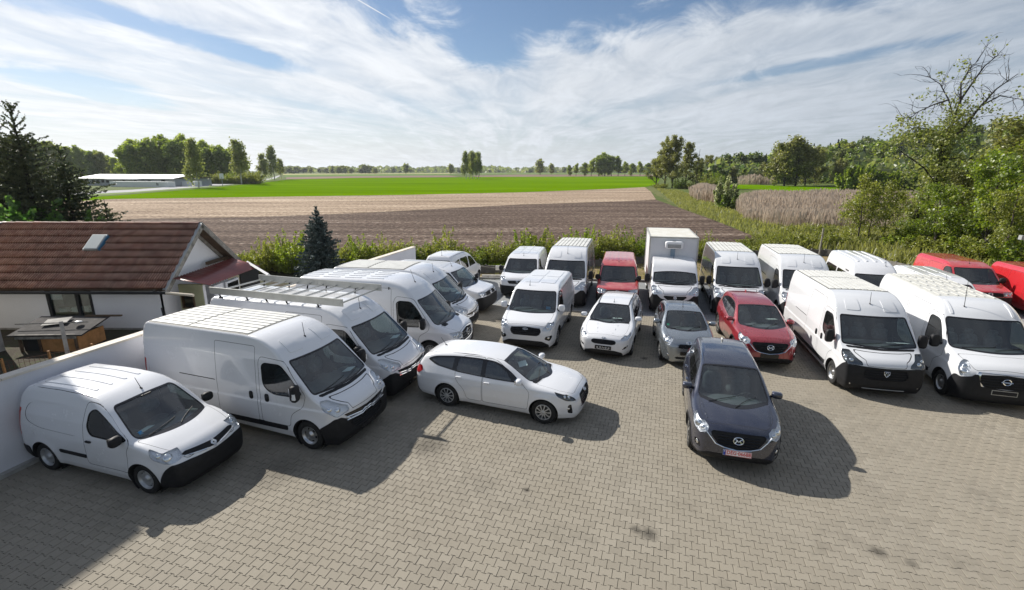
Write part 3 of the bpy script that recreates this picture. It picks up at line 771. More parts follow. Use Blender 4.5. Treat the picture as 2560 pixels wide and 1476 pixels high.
    bump = {'citroen': [(-.1, .1), (1.62, .1), (1.62, .60), (1.36, .74, .1), (1.20, .84, .05), (1.0, .84, .05), (.76, .72, .08), (.0, .66), (-.1, .66)],
            'fiat': [(-.1, .1), (1.62, .1), (1.62, .60), (1.32, .78, .1), (1.18, .92, .05), (1.0, .93, .05), (.72, .72, .08), (.0, .58), (-.1, .58)],
            'peugeot': [(-.1, .1), (1.62, .1), (1.62, .60), (1.32, .78, .1), (1.14, .88, .05), (.98, .88, .05), (.70, .70, .08), (.0, .60), (-.1, .60)],
            'new': [(-.1, .1), (1.62, .1), (1.62, .62), (1.36, .86, .1), (1.20, .94, .05), (.98, .90, .03), (.62, .885, .05), (.0, .87), (-.1, .87)]}[style]
    b.region('front_bumper', 'U', bump, 'plastic_black', off=.018, skirt=.03, store='_bp')
    g = {'citroen': [(-.1, .44), (.52, .44, .03), (.72, .60, .04), (.66, .66), (-.1, .66)], 'fiat': [(-.1, .40), (.55, .40, .03), (.66, .54, .04), (.6, .56), (-.1, .56)],
         'peugeot': [(-.1, .40), (.55, .40, .03), (.66, .54, .04), (.6, .58), (-.1, .58)], 'new': [(-.1, .55), (.55, .55, .03), (.66, .66, .03), (.62, .83, .03), (-.1, .83)]}[style]
    gf, _ = b.cut('_bp', b.field('U', g, 0)); gr = b.emit('grille', gf, 'gap', -.02, -.035)
    b.emit('front_bumper', b.shells.pop('_bp'), 'plastic_black', .009, .02)
    nsl = 4
    for i in range(nsl):
        z = .44+i*.055 if style != 'new' else .57+i*.065
        p, n = b.surf((-.5, 0, z), (1, 0, 0)); pts = []
        for y in np.linspace(-.52, .52, 9):
            p, n = b.surf((-.5, y, z), (1, 0, 0)); pts.append(b.L2(p)+Vector((.004, 0, 0)))
        MB().tube(pts, .011, 5).build('grille_slat', 'plastic_black', gr)
    if style == 'citroen':
        b.region('grille', 'U', [(-.1, .67), (.70, .73), (.92, .87, .02), (.60, .845), (-.1, .80)], 'plastic_gloss', off=.0)
        for z0, z1 in ((.70, .79), (.655, .72)):
            pts = []
            for t in np.linspace(-1, 1, 15):
                y = t*.68; z = z0+(z1-z0)*abs(t)+(.045 if abs(t) < .16 else 0); p, n = b.surf((-.5, y, z), (1, 0, 0)); pts.append(b.L2(p)+Vector((.014, 0, .0)))
            MB().tube(pts, .016, 6).build('chrome_strip', 'chrome', b.root)
        plate(b, 'plate_holder', 0, .36, .52, .11, 'plastic_gloss')
    elif style == 'fiat':
        b.region('grille', 'U', [(-.1, .66), (.40, .66, .03), (.62, .80, .03), (.60, .86, .03), (-.1, .84)], 'plastic_black', off=-.01)
        strokes(b, 'badge', LOGO['disc'], .13, (-.5, 0, .78), (1, 0, 0), lift=.01)
    elif style == 'peugeot':
        b.region('grille', 'U', [(-.1, .66), (.42, .66, .03), (.60, .80, .03), (.56, .85, .03), (-.1, .83)], 'plastic_black', off=-.01)
        strokes(b, 'badge', LOGO['shield'], .14, (-.5, 0, .88), (1, 0, 0), lift=.01)
    else:
        strokes(b, 'badge', LOGO['shield'], .17, (-.5, 0, .73), (1, 0, 0), lift=.028, rad=.011)
        for sd in (-1, 1): disc_lamp(b, 'fog_lamp', (-.5, sd*.80, .36), (1, 0, 0), .045, 'lens'); disc_lamp(b, 'fog_lamp', (-.52, sd*.80, .36), (1, 0, 0), .04, 'chrome')
        pts = [b.L2(b.surf((-.5, y, .26), (1, 0, 0))[0])+Vector((.022, 0, 0)) for y in np.linspace(-.5, .5, 7)]
        MB().tube(pts, .009, 5).build('chrome_strip', 'aluminium', b.root)
    # bonnet line, scuttle panel
    b.panel('bonnet', 'U', [(-.1, .885 if style != 'new' else .89), (.60, .90), (.72, 1.03, .04), (1.18, 1.16, .05), (1.30, 1.215, .02), (.9, 1.20), (-.1, 1.19)], 0)
    b.region('scuttle', 'top', [(.535, 0, .2), (.585, .45, .2), (.66, .80, .02), (.735, .86, .02), (.66, .5, .2), (.60, 0, .2), (.66, -.5, .2), (.735, -.86, .02), (.66, -.80, .02), (.585, -.45, .2)], 'plastic_black', off=-.003)
    if hi and not cab_only:
        for sd in (-1, 1): b.region('roof_pressing', 'front', [(sd*.30, 2.10, .03), (sd*.30, 2.36, .03), (sd*.62, 2.34, .03), (sd*.66, 2.10, .03)], paintn, off=.010, skirt=.012)
        antenna(b, 1.72, 0, .34, .10)
        for sd in (-1, 1): b.region('roof_gutter', 'top', [(2.45, sd*.862), (L-.2, sd*.862), (L-.2, sd*.876), (2.45, sd*.876)], 'gap', off=-.002)
        if ribs: roof_ribs(b, 2.55, L-.25, 9, .80, gaps=(L-1.55,))
    else: antenna(b, 2.0, 0, .12, .6)
    wipers(b, .72, 1.335, 0)
    mirror(b, 1.10, 1.38, (.075, .11, .19), out=.17, cap2=cap2, big=True)
    add_wheels(b, wstyle, .215, 1.0, .215)
    cabin(b, .98, 2.35, .66, 1.25, .90, 3, 1.72, True)
    b.finish(); return b
def underbody(b, z=.32, w=None):
    w = w or b.W-.42
    MB().box((0, 0, z), (b.L-.5, 2*w, .12)).build('underbody', 'trim_dark', b.root)
    for wx in b.wheels: MB().tube([(b.L/2-wx, -b.W+.2, b.wr), (b.L/2-wx, b.W-.2, b.wr)], .05, 6).build('axle', 'trim_dark', b.root)
def small_van(label, front, yaw):
    """compact delivery van, the nearest vehicle on the left"""
    L = 4.26
    side = [(.1, .2), (0, .32, .1), (0, .60, .1), (.05, .74, .08), (.22, .90, .15), (.62, 1.03, .3), (1.0, 1.10, .12), (1.62, 1.58, .18), (2.05, 1.77, .4), (2.9, 1.83, .8), (4.05, 1.79, .2), (4.20, 1.62, .15), (4.25, 1.0, .2), (4.26, .42, .08), (4.1, .25)]
    plan = [(0, -.70, .3), (.35, -.86, .5), (1.1, -.91, .5), (L, -.88, .15), (L, .88, .15), (1.1, .91, .5), (.35, .86, .5), (0, .70, .3)]
    T = [(0, .10), (.2, .06), (.35, .02), (.55, 0), (.85, 0), (1.0, .012), (1.25, .05), (1.55, .14), (1.70, .20), (1.85, .27)]
    b = Body('compact_van', L, .915, side, plan, T, (.88, 3.577), k=.08, bowf=.18, bowr=.05, crown=.05, cell=.042, arch=1.20, wr=.31, paint='paint_white')
    b.start(label, 'van', None, 'compact_van', front, yaw); b.arches()
    b.window('windscreen', 'front', [(-.76, 1.06, .1), (-.2, 1.055, .2), (.2, 1.055, .2), (.76, 1.06, .1), (.62, 1.60, .09), (.0, 1.635, .3), (-.62, 1.60, .09)], 0, 'glass_clear', .026)
    for sd in (-1, 1):
        b.window('side_window', 'side', [(1.16, 1.08, .06), (1.32, 1.04, .1), (2.10, 1.05, .14), (2.20, 1.20, .1), (2.16, 1.50, .1), (1.98, 1.60, .15), (1.66, 1.44, .25)], sd, 'glass_tint', .022)
        b.panel('door', 'side', [(1.18, .42, .1), (1.16, .90, .1), (1.08, 1.02, .1), (1.58, 1.50, .2), (1.95, 1.68, .2), (2.22, 1.70, .1), (2.30, 1.3, .2), (2.30, .42, .08)], sd)
        handle(b, 2.16, .93, sd, 'plastic_black')
        b.region('side_moulding', 'side', [(1.22, .555, .025), (3.06, .555, .025), (3.06, .625, .025), (1.22, .625, .025)], 'plastic_black', sd, off=.016, skirt=.02)
        b.region('fuel_flap', 'side', [(3.42, .76, .06), (3.42, .92, .06), (3.58, .92, .06), (3.58, .76, .06)], b.paint, sd, off=.004, skirt=.006)
        b.region('side_pressing', 'side', [(2.46, .98, .12), (2.52, 1.50, .2), (3.3, 1.56, .3), (3.92, 1.46, .25), (3.98, 1.12, .2), (3.6, 1.00, .3)], b.paint, sd, off=-.007, skirt=-.007)
        headlamp(b, [(.74, .775, .06), (.84, .90, .1), (1.18, 1.01, .08), (1.52, .99, .06), (1.48, .81, .12), (1.05, .71, .12)], sd, bowls=((.42, .48, .09), (.7, .6, .05)))
        b.region('tail_lamp', 'UR', [(.80, .75, .04), (1.0, .75, .05), (1.0, 1.35, .05), (.84, 1.35, .04)], 'tail_red', sd, off=.004, skirt=.01)
    b.region('front_bumper', 'U', [(-.1, .1), (1.38, .1), (1.34, .40, .1), (1.20, .60, .1), (1.02, .70, .05), (.60, .70), (-.1, .65)], 'plastic_black', off=.006, skirt=.012)
    b.region('rear_bumper', 'UR', [(-.1, .1), (1.2, .1), (1.2, .52, .1), (-.1, .55)], 'plastic_black', off=.015, skirt=.02)
    b.region('grille', 'U', [(-.1, .70), (.62, .755, .02), (.80, .815, .02), (.72, .84, .02), (-.1, .80)], 'plastic_black', off=.004)
    for sd in (-1, 1):
        pts = [b.L2(b.surf((-.5, sd*y, .705+.10*(y/.7)), (1, 0, 0))[0])+Vector((.012, 0, 0)) for y in np.linspace(.10, .66, 8)]
        MB().tube(pts, [.006, .016, .016, .014, .012, .010, .008, .004], 6).build('chrome_strip', 'chrome', b.root)
    strokes(b, 'badge', LOGO['diamond'], .17, (-.5, 0, .76), (1, 0, 0), lift=.018, rad=.012)
    b.panel('bonnet', 'top', [(.10, -.56, .1), (.5, -.70, .2), (1.02, -.78, .03), (.95, 0), (1.02, .78, .03), (.5, .70, .2), (.10, .56, .1)], 0, gap=.007)
    for y in (-.42, -.14, .14, .42): b.region('roof_rib', 'top', [(2.35, y-.035, .04), (3.85, y-.035, .04), (3.85, y+.035, .04), (2.35, y+.035, .04)], b.paint, off=.012, skirt=.012)
    for sd in (-1, 1): b.region('roof_gutter', 'top', [(2.0, sd*.635), (4.1, sd*.62), (4.1, sd*.632), (2.0, sd*.647)], 'gap', off=-.002)
    for y in (-.2,): disc_lamp(b, 'front_hook', (-.5, y-.25, .42), (1, 0, 0), .02, 'chrome')
    antenna(b, 1.85, .05, .22, .55); wipers(b, .62, 1.09, 0); mirror(b, 1.30, 1.10, (.07, .12, .10), out=.12)
    add_wheels(b, 'steel', .20, .875, .185); underbody(b); cabin(b, 1.05, 2.35, .45, 1.00, .72, 2, 1.9)
    b.finish(); return b
def mid_van(kind, label, front, yaw, paintn='paint_white', cell=.055, group=None):
    """one-box transporter vans; kind picks the nose"""
    P = dict(transporter=dict(L=4.892, W=.952, H=1.96, hood=(.06, .86, .16, 1.0, .98, 1.175), wst=(1.62, 1.76), wb=(.92, 3.92), wr=.335),
             shuttle=dict(L=4.956, W=.96, H=1.89, hood=(.08, .92, .26, 1.04, .92, 1.15), wst=(1.68, 1.70), wb=(.88, 4.155), wr=.335),
             custom=dict(L=4.973, W=.993, H=1.98, hood=(.06, .92, .22, 1.04, .93, 1.22), wst=(1.62, 1.82), wb=(1.0, 3.933), wr=.34))[kind]
    L, W, H = P['L'], P['W'], P['H']; h = P['hood']; wx, wz = P['wst']
    side = [(.1, .2), (0, .32, .1), (0, .66, .12), (h[0], h[1], .08), (h[2], h[3], .1), (h[4], h[5], .12), (wx, wz, .15), (wx+.45, H-.03, .3), (wx+1.0, H, .4), (L-.14, H-.02, .12), (L-.03, H-.22, .12), (L, .40, .05), (L-.1, .27)]
    plan = [(0, -W+.17, .25), (.36, -W+.035, .4), (1.2, -W, .4), (L, -W+.02, .14), (L, W-.02, .14), (1.2, W, .4), (.36, W-.035, .4), (0, W-.17, .25)]
    T = [(0, .09), (.22, .05), (.38, .01), (.60, 0), (.95, 0), (1.02, .014), (1.2, .03), (wz, .13), (H-.08, .19), (H+.05, .24)]
    b = Body(name='transporter_van', L=L, W=W, side=side, plan=plan, T=T, wheels=P['wb'], k=.068, bowf=.10, bowr=.04, crown=.035, cell=cell, arch=1.19, wr=P['wr'], paint=paintn)
    b.start(label, 'van', group, 'transporter_van', front, yaw); b.arches()
    zb = h[5]-.03
    b.window('windscreen', 'front', [(-W+.13, zb, .09), (-.2, zb-.01, .2), (.2, zb-.01, .2), (W-.13, zb, .09), (W-.235, wz-.02, .08), (-W+.235, wz-.02, .08)], 0, 'glass_clear' if kind != 'transporter' or paintn == 'paint_white' else 'glass_tint', .026)
    x2 = 2.22
    for sd in (-1, 1):
        b.window('side_window', 'side', [(1.06, zb+.03, .05), (1.3, zb-.03, .1), (x2-.12, zb-.02, .1), (x2-.08, wz-.10, .1), (x2-.25, wz-.02, .1), (1.66, wz-.02, .1)], sd, 'glass_tint', .022)
        b.panel('door', 'side', [(1.34, .45, .1), (1.28, .85, .1), (.98, 1.0, .1), (1.0, zb+.05, .05), (1.60, wz+.05, .1), (x2-.1, wz+.07, .1), (x2, wz-.1, .05), (x2, .45, .06)], sd)
        handle(b, x2-.16, .98, sd, 'plastic_black' if kind != 'custom' else b.paint)
        b.panel('sliding_door' if sd < 0 else 'side_panel', 'side', [(x2+.06, .45, .05), (x2+.06, H-.20, .08), (x2+1.22, H-.20, .08), (x2+1.22, .45, .05)], sd)
        b.line('panel_seam', 'side', [(x2+1.30, 1.06, .06), (x2+1.30, H-.30, .08), (L-.2, H-.30, .1), (L-.2, 1.06, .06)], sd)
        b.region('tail_lamp', 'UR', [(W-.09, .90, .03), (W+.07, .90, .03), (W+.07, 1.42, .03), (W-.09, 1.42, .03)], 'tail_red', sd, off=.004, skirt=.01)
        if kind == 'custom': b.region('side_moulding', 'side', [(1.50, .40, .02), (3.45, .40, .02), (3.45, .50, .02), (1.50, .50, .02)], 'plastic_black', sd, off=.014, skirt=.02)
        if kind == 'transporter': headlamp(b, [(.58, .80, .03), (.60, .95, .04), (1.05, .99, .05), (1.22, .97, .05), (1.20, .82, .06), (.9, .77, .06)], sd, bowls=((.3, .5, .075), (.68, .5, .06)))
        if kind == 'shuttle': headlamp(b, [(.66, .86, .04), (.74, .95, .05), (1.10, 1.06, .04), (1.30, 1.08, .04), (1.22, .95, .05), (.95, .84, .06)], sd, bowls=((.35, .42, .06), (.65, .6, .05)))
        if kind == 'custom': headlamp(b, [(.64, .78, .03), (.70, .88, .05), (1.10, 1.06, .05), (1.36, 1.10, .04), (1.30, .95, .06), (1.0, .80, .06)], sd, bowls=((.38, .42, .07), (.65, .6, .05)))
    if kind == 'transporter':
        b.region('front_bumper', 'U', [(-.1, .1), (1.48, .1), (1.46, .5, .1), (1.28, .70, .1), (1.0, .765, .05), (.5, .76), (-.1, .76)], 'plastic_black' if paintn == 'paint_white' else 'plastic_black', off=.014, skirt=.02)
        gf = b.region('grille', 'U', [(-.1, .775), (.56, .775, .02), (.57, .93, .02), (-.1, .94)], 'gap', off=-.012, skirt=-.012)
        for z in (.80, .85, .90): MB().tube([b.L2(b.surf((-.5, y, z), (1, 0, 0))[0])+Vector((.002, 0, 0)) for y in np.linspace(-.54, .54, 7)], .012, 5).build('grille_slat', 'plastic_black', gf)
        strokes(b, 'badge', LOGO['vw'], .15, (-.5, 0, .86), (1, 0, 0), lift=.012)
    if kind == 'shuttle':
        b.region('front_bumper', 'U', [(-.1, .1), (1.48, .1), (1.46, .55, .1), (1.25, .72, .1), (.9, .64, .1), (-.1, .60)], 'plastic_black', off=.016, skirt=.025)
        gf = b.region('grille', 'U', [(-.1, .72), (.45, .72, .05), (.60, .86, .03), (-.1, .88)], 'gap', off=-.012, skirt=-.012)
        strokes(b, 'badge', LOGO['shield'], .13, (-.5, 0, .82), (1, 0, 0), lift=.008)
        for sd in (-1, 1): disc_lamp(b, 'fog_lamp', (-.5, sd*.74, .46), (1, 0, 0), .045, 'chrome')
    if kind == 'custom':
        b.region('front_bumper', 'U', [(-.1, .1), (1.0, .1), (.92, .30, .05), (.62, .42, .05), (-.1, .44)], 'plastic_black', off=.010, skirt=.02)
        gf = b.region('grille', 'U', [(-.1, .60), (.46, .60, .05), (.60, .74, .06), (.58, .86, .05), (-.1, .92)], 'gap', off=-.012, skirt=-.012)
        for z in (.66, .73, .80, .86): MB().tube([b.L2(b.surf((-.5, y, z), (1, 0, 0))[0])+Vector((.004, 0, 0)) for y in np.linspace(-.50, .50, 9)], .012, 5).build('grille_slat', 'plastic_gloss', gf)
        strokes(b, 'badge', LOGO['oval'], .17, (-.5, 0, .83), (1, 0, 0), lift=.012, rad=.008)
        for sd in (-1, 1):
            b.region('fog_lamp_surround', 'U', [(.70, .50, .03), (.92, .44, .04), (1.12, .56, .04), (1.06, .64, .04), (.76, .60, .04)], 'plastic_gloss', sd, off=-.012, skirt=-.012)
            disc_lamp(b, 'fog_lamp', (-.5, sd*.80, .55), (1, 0, 0), .04, 'chrome')
    b.panel('bonnet', 'top', [(h[0]+.06, -W+.34, .1), (.45, -W+.20, .2), (h[4]-.02, -W+.16, .03), (h[4]-.09, 0), (h[4]-.02, W-.16, .03), (.45, W-.20, .2), (h[0]+.06, W-.34, .1)], 0, gap=.007)
    if kind == 'custom':
        for x0, x1 in ((2.25, 3.3), (3.36, 4.5)):
            for y0, y1 in ((-.58, -.03), (.03, .58)): b.region('roof_pressing', 'top', [(x0, y0, .08), (x1, y0, .08), (x1, y1, .08), (x0, y1, .08)], b.paint, off=.012, skirt=.014)
        for sd in (-1, 1): b.region('roof_gutter', 'top', [(1.9, sd*.70), (L-.3, sd*.69), (L-.3, sd*.71), (1.9, sd*.72)], 'gap', off=-.002)
    elif kind == 'shuttle':
        for x0, x1 in ((2.2, 3.2), (3.26, 4.6)):
            for y in (-.42, 0, .42): b.region('roof_pressing', 'top', [(x0, y-.18, .06), (x1, y-.18, .06), (x1, y+.18, .06), (x0, y+.18, .06)], b.paint, off=.012, skirt=.014)
    elif paintn != 'paint_red_bright':
        for i in range(6): y = -.5+i*.2; b.region('roof_rib', 'top', [(2.1, y-.05, .03), (L-.3, y-.05, .03), (L-.3, y+.05, .03), (2.1, y+.05, .03)], b.paint, off=.012, skirt=.014)
    antenna(b, 1.95, 0 if kind != 'custom' else -.3, .18, .3); wipers(b, .62, zb+.04, 0)
    mirror(b, 1.16, zb+.12, (.07, .12, .12), m='plastic_black' if kind != 'custom' else b.paint, out=.15)
    add_wheels(b, 'steel' if kind == 'transporter' else 'hc10', .21, W-.02, .205); underbody(b); cabin(b, 1.20, 2.35, .55, zb-.05, W-.2, 3 if kind != 'shuttle' else 2, 1.75)
    b.finish(); return b
def big_van(kind, label, front, yaw, cell=.05, paintn='paint_white'):
    if kind == 'sprinter':
        L, W, H = 6.0, .996, 2.62
        side = [(.12, .2), (0, .36, .1), (0, .68, .1), (.04, .90, .08), (.16, 1.04, .12), (.72, 1.26, .12), (1.38, 2.0, .2), (1.68, 2.32, .35), (2.15, 2.56, .4), (2.7, 2.62, .3), (L-.2, 2.58, .2), (L-.05, 2.3, .2), (L, .42, .05), (L-.1, .32)]
        wb = (1.0, 4.665); zb = 1.22; ws = [(-.90, zb, .10), (-.2, zb-.02, .3), (.2, zb-.02, .3), (.90, zb, .10), (.80, 2.0, .08), (-.80, 2.0, .08)]
    else:
        L, W, H = 6.2, 1.035, 2.47
        side = [(.1, .2), (0, .34, .1), (0, .72, .1), (.04, .98, .08), (.20, 1.14, .12), (.78, 1.37, .12), (1.50, 2.06, .2), (1.75, 2.28, .3), (2.15, 2.45, .3), (2.7, 2.47, .3), (L-.15, 2.45, .12), (L-.03, 2.2, .12), (L, .42, .05), (L-.1, .32)]
        wb = (.84, 5.17); zb = 1.34; ws = [(-.95, zb+.02, .12), (-.2, zb-.01, .3), (.2, zb-.01, .3), (.95, zb+.02, .12), (.86, 2.06, .10), (-.86, 2.06, .10)]
    plan = [(0, -W+.17, .25), (.40, -W+.03, .4), (1.3, -W, .4), (L, -W+.03, .14), (L, W-.03, .14), (1.3, W, .4), (.40, W-.03, .4), (0, W-.17, .25)]
    T = [(0, .10), (.25, .05), (.40, .01), (.60, 0), (1.0, 0), (1.06, .014), (1.4, .03), (2.0, .085), (2.4, .16), (2.65, .24)]
    b = Body('high_roof_van', L, W, side, plan, T, wb, k=.14 if kind == 'sprinter' else .12, bowf=.11, bowr=.04, crown=.04, cell=cell, arch=1.2, wr=.345, paint=paintn)
    b.start(label, 'van', None, 'high_roof_van', front, yaw); b.arches()
    b.window('windscreen', 'front', ws, 0, 'glass_clear', .03)
    x2 = 2.25
    for sd in (-1, 1):
        b.window('side_window', 'side', [(1.10, zb+.02, .05), (1.3, zb-.08, .15), (x2-.14, zb-.10, .12), (x2-.10, 1.90, .1), (x2-.2, 1.98, .1), (1.62, 1.98, .12), (1.4, 1.75, .2)], sd, 'glass_tint', .022)
        b.panel('door', 'side', [(1.42, .50, .1), (1.36, .85, .1), (1.02, 1.05, .1), (1.0, zb+.05, .05), (1.56, 2.08, .15), (x2-.1, 2.12, .1), (x2, 1.9, .05), (x2, .50, .06)], sd)
        handle(b, x2-.18, 1.12, sd)
        b.panel('sliding_door' if sd < 0 else 'side_panel', 'side', [(x2+.06, .50, .05), (x2+.06, H-.26, .06), (x2+1.30, H-.26, .06), (x2+1.30, .50, .05)], sd)
        b.line('panel_seam', 'side', [(x2+.08, 1.955), (L-.3, 1.955), (L-.3, 1.963), (x2+.08, 1.963)], sd, .006)
        b.line('panel_seam', 'side', [(x2+1.40, 1.0, .05), (x2+1.40, H-.3, .05), (L-.9, H-.3, .05), (L-.9, 1.0, .05)], sd)
        b.region('side_moulding', 'side', [(1.50, .52, .03), (1.50, .40, .03), (wb[1]-.47, .40, .03), (wb[1]-.47, .52, .03)], 'plastic_black', sd, off=.018, skirt=.025)
        b.region('tail_lamp', 'UR', [(W-.05, .95, .04), (W+.09, .95, .05), (W+.09, 1.55, .05), (W-.05, 1.55, .04)], 'tail_red', sd, off=.004, skirt=.01)
        if kind == 'sprinter': headlamp(b, [(.56, .80, .03), (.60, .93, .03), (1.0, 1.00, .04), (1.28, 1.00, .04), (1.24, .88, .06), (.9, .80, .05)], sd, bowls=((.35, .5, .07), (.65, .5, .05)))
        else: headlamp(b, [(.86, .84, .03), (.90, 1.04, .05), (1.10, 1.18, .05), (1.26, 1.20, .04), (1.25, 1.0, .06), (1.10, .82, .05)], sd, bowls=((.45, .35, .08), (.5, .72, .06)))
    if kind == 'sprinter':
        b.region('front_bumper', 'U', [(-.1, .1), (1.55, .1), (1.52, .55, .1), (1.20, .80, .1), (.95, .76, .05), (.60, .74), (.46, .44), (-.1, .42)], 'plastic_black', off=.012, skirt=.02)
        gf = b.region('grille', 'U', [(-.1, .60), (.38, .60, .05), (.52, .74, .05), (.50, .93, .05), (-.1, .98)], 'gap', off=-.012, skirt=-.012)
        for z in (.68, .77, .86): MB().tube([b.L2(b.surf((-.5, y, z), (1, 0, 0))[0])+Vector((.004, 0, 0)) for y in np.linspace(-.46, .46, 9)], .016, 5).build('grille_slat', 'lamp_dark', gf)
        pr = [(-.40, .61), (-.50, .74), (-.49, .92), (0, .98), (.49, .92), (.50, .74), (.40, .61), (0, .59), (-.40, .61)]
        MB().tube([b.L2(b.surf((-.5, y, z), (1, 0, 0))[0])+Vector((.012, 0, 0)) for y, z in pr], .02, 6).build('chrome_strip', 'chrome', b.root)
        strokes(b, 'badge', LOGO['star'], .22, (-.5, 0, .80), (1, 0, 0), lift=.02, rad=.011)
        for sd in (-1, 1): b.region('bonnet_vent', 'top', [(.52, sd*.46, .03), (.66, sd*.46, .03), (.70, sd*.74, .03), (.56, sd*.74, .03)], 'plastic_black', off=-.004)
        for i in range(4):
            x0, x1 = 2.7+i*.80, 2.7+i*.80+.62
            for y in (-.55, -.28, 0, .28, .55): b.region('roof_pressing', 'top', [(x0, y-.055, .04), (x1, y-.055, .04), (x1, y+.055, .04), (x0, y+.055, .04)], b.paint, off=.014, skirt=.016)
        antenna(b, 1.86, 0, .42, .35)
    else:
        b.region('front_bumper', 'U', [(-.1, .1), (1.50, .1), (1.48, .60, .1), (1.30, .84, .1), (1.08, .80, .05), (.80, .86), (.74, .92), (.66, .92), (.55, .62), (-.1, .58)], 'plastic_black', off=.016, skirt=.025)
        gf = b.region('grille', 'U', [(-.1, .60), (.46, .60, .05), (.60, .74, .04), (.62, .93, .03), (-.1, .98)], 'gap', off=-.012, skirt=-.012)
        for z in (.67, .74, .81, .88): MB().tube([b.L2(b.surf((-.5, y, z), (1, 0, 0))[0])+Vector((.003, 0, 0)) for y in np.linspace(-.54, .54, 9)], .012, 5).build('grille_slat', 'plastic_black', gf)
        for sd in (-1, 1): b.region('chrome_wing', 'U', [(.50, .60, .02), (.60, .60, .02), (.74, .80, .03), (.70, .98, .02), (.62, .98, .02), (.60, .80, .03)], 'chrome', sd, off=.02, skirt=.02)
        MB().tube([b.L2(b.surf((-.5, y, .985), (1, 0, 0))[0])+Vector((.008, 0, 0)) for y in np.linspace(-.6, .6, 9)], .011, 5).build('chrome_strip', 'chrome', b.root)
        strokes(b, 'badge', LOGO['ringbar'], .20, (-.5, 0, .80), (1, 0, 0), lift=.018, rad=.012)
        fr = plate(b, 'plate_holder', 0, .50, .54, .13, 'aluminium'); p2 = MB(); p2.box((0, 0, 0), (.01, .51, .10))
        pl = p2.build('plate_insert', 'plastic_black', fr); pl.location = b.L2(b.surf((-.5, 0, .50), (1, 0, 0))[0])+Vector((.021, 0, 0))
        b.region('roof_panel', 'top', [(2.45, -.82, .03), (L-.2, -.82, .03), (L-.2, .82, .03), (2.45, .82, .03)], 'roof_grey')
        for i, y in enumerate((-.66, -.44, -.22, 0, .22, .44, .66)):
            for a, c in ((2.5, 2.95), (3.05, 3.55), (3.75, 4.35), (4.45, 5.1), (5.2, 5.85)): 
                q = .06*(i % 2); MB().box((L/2-(a+c)/2-q, y, b.H+.012-b.crown*y*y-.008*(0)), (c-a-.06, .035, .012)).build('roof_rib', 'rib_white', b.root)
        for sd in (-1, 1): b.region('roof_pressing', 'front', [(sd*.66, 2.12, .02), (sd*.66, 2.40, .02), (sd*.72, 2.40, .02), (sd*.73, 2.12, .02)], b.paint, off=.016, skirt=.018)
        antenna(b, 1.85, -.35, .75, .12)
    b.panel('bonnet', 'top', [(.12, -W+.38, .1), (.45, -W+.24, .2), (.66, -W+.18, .03), (.58, 0), (.66, W-.18, .03), (.45, W-.24, .2), (.12, W-.38, .1)], 0, gap=.008)
    wipers(b, .74, zb+.06, 0); mirror(b, 1.20, zb+.06, (.08, .12, .18), out=.18, big=True)
    add_wheels(b, 'steel_dark' if kind != 'sprinter' else 'steel', .215, W-.02, .21); cabin(b, 1.04, 2.4, .65, zb-.05, W-.14, 3, 1.6)
    b.finish(); return b
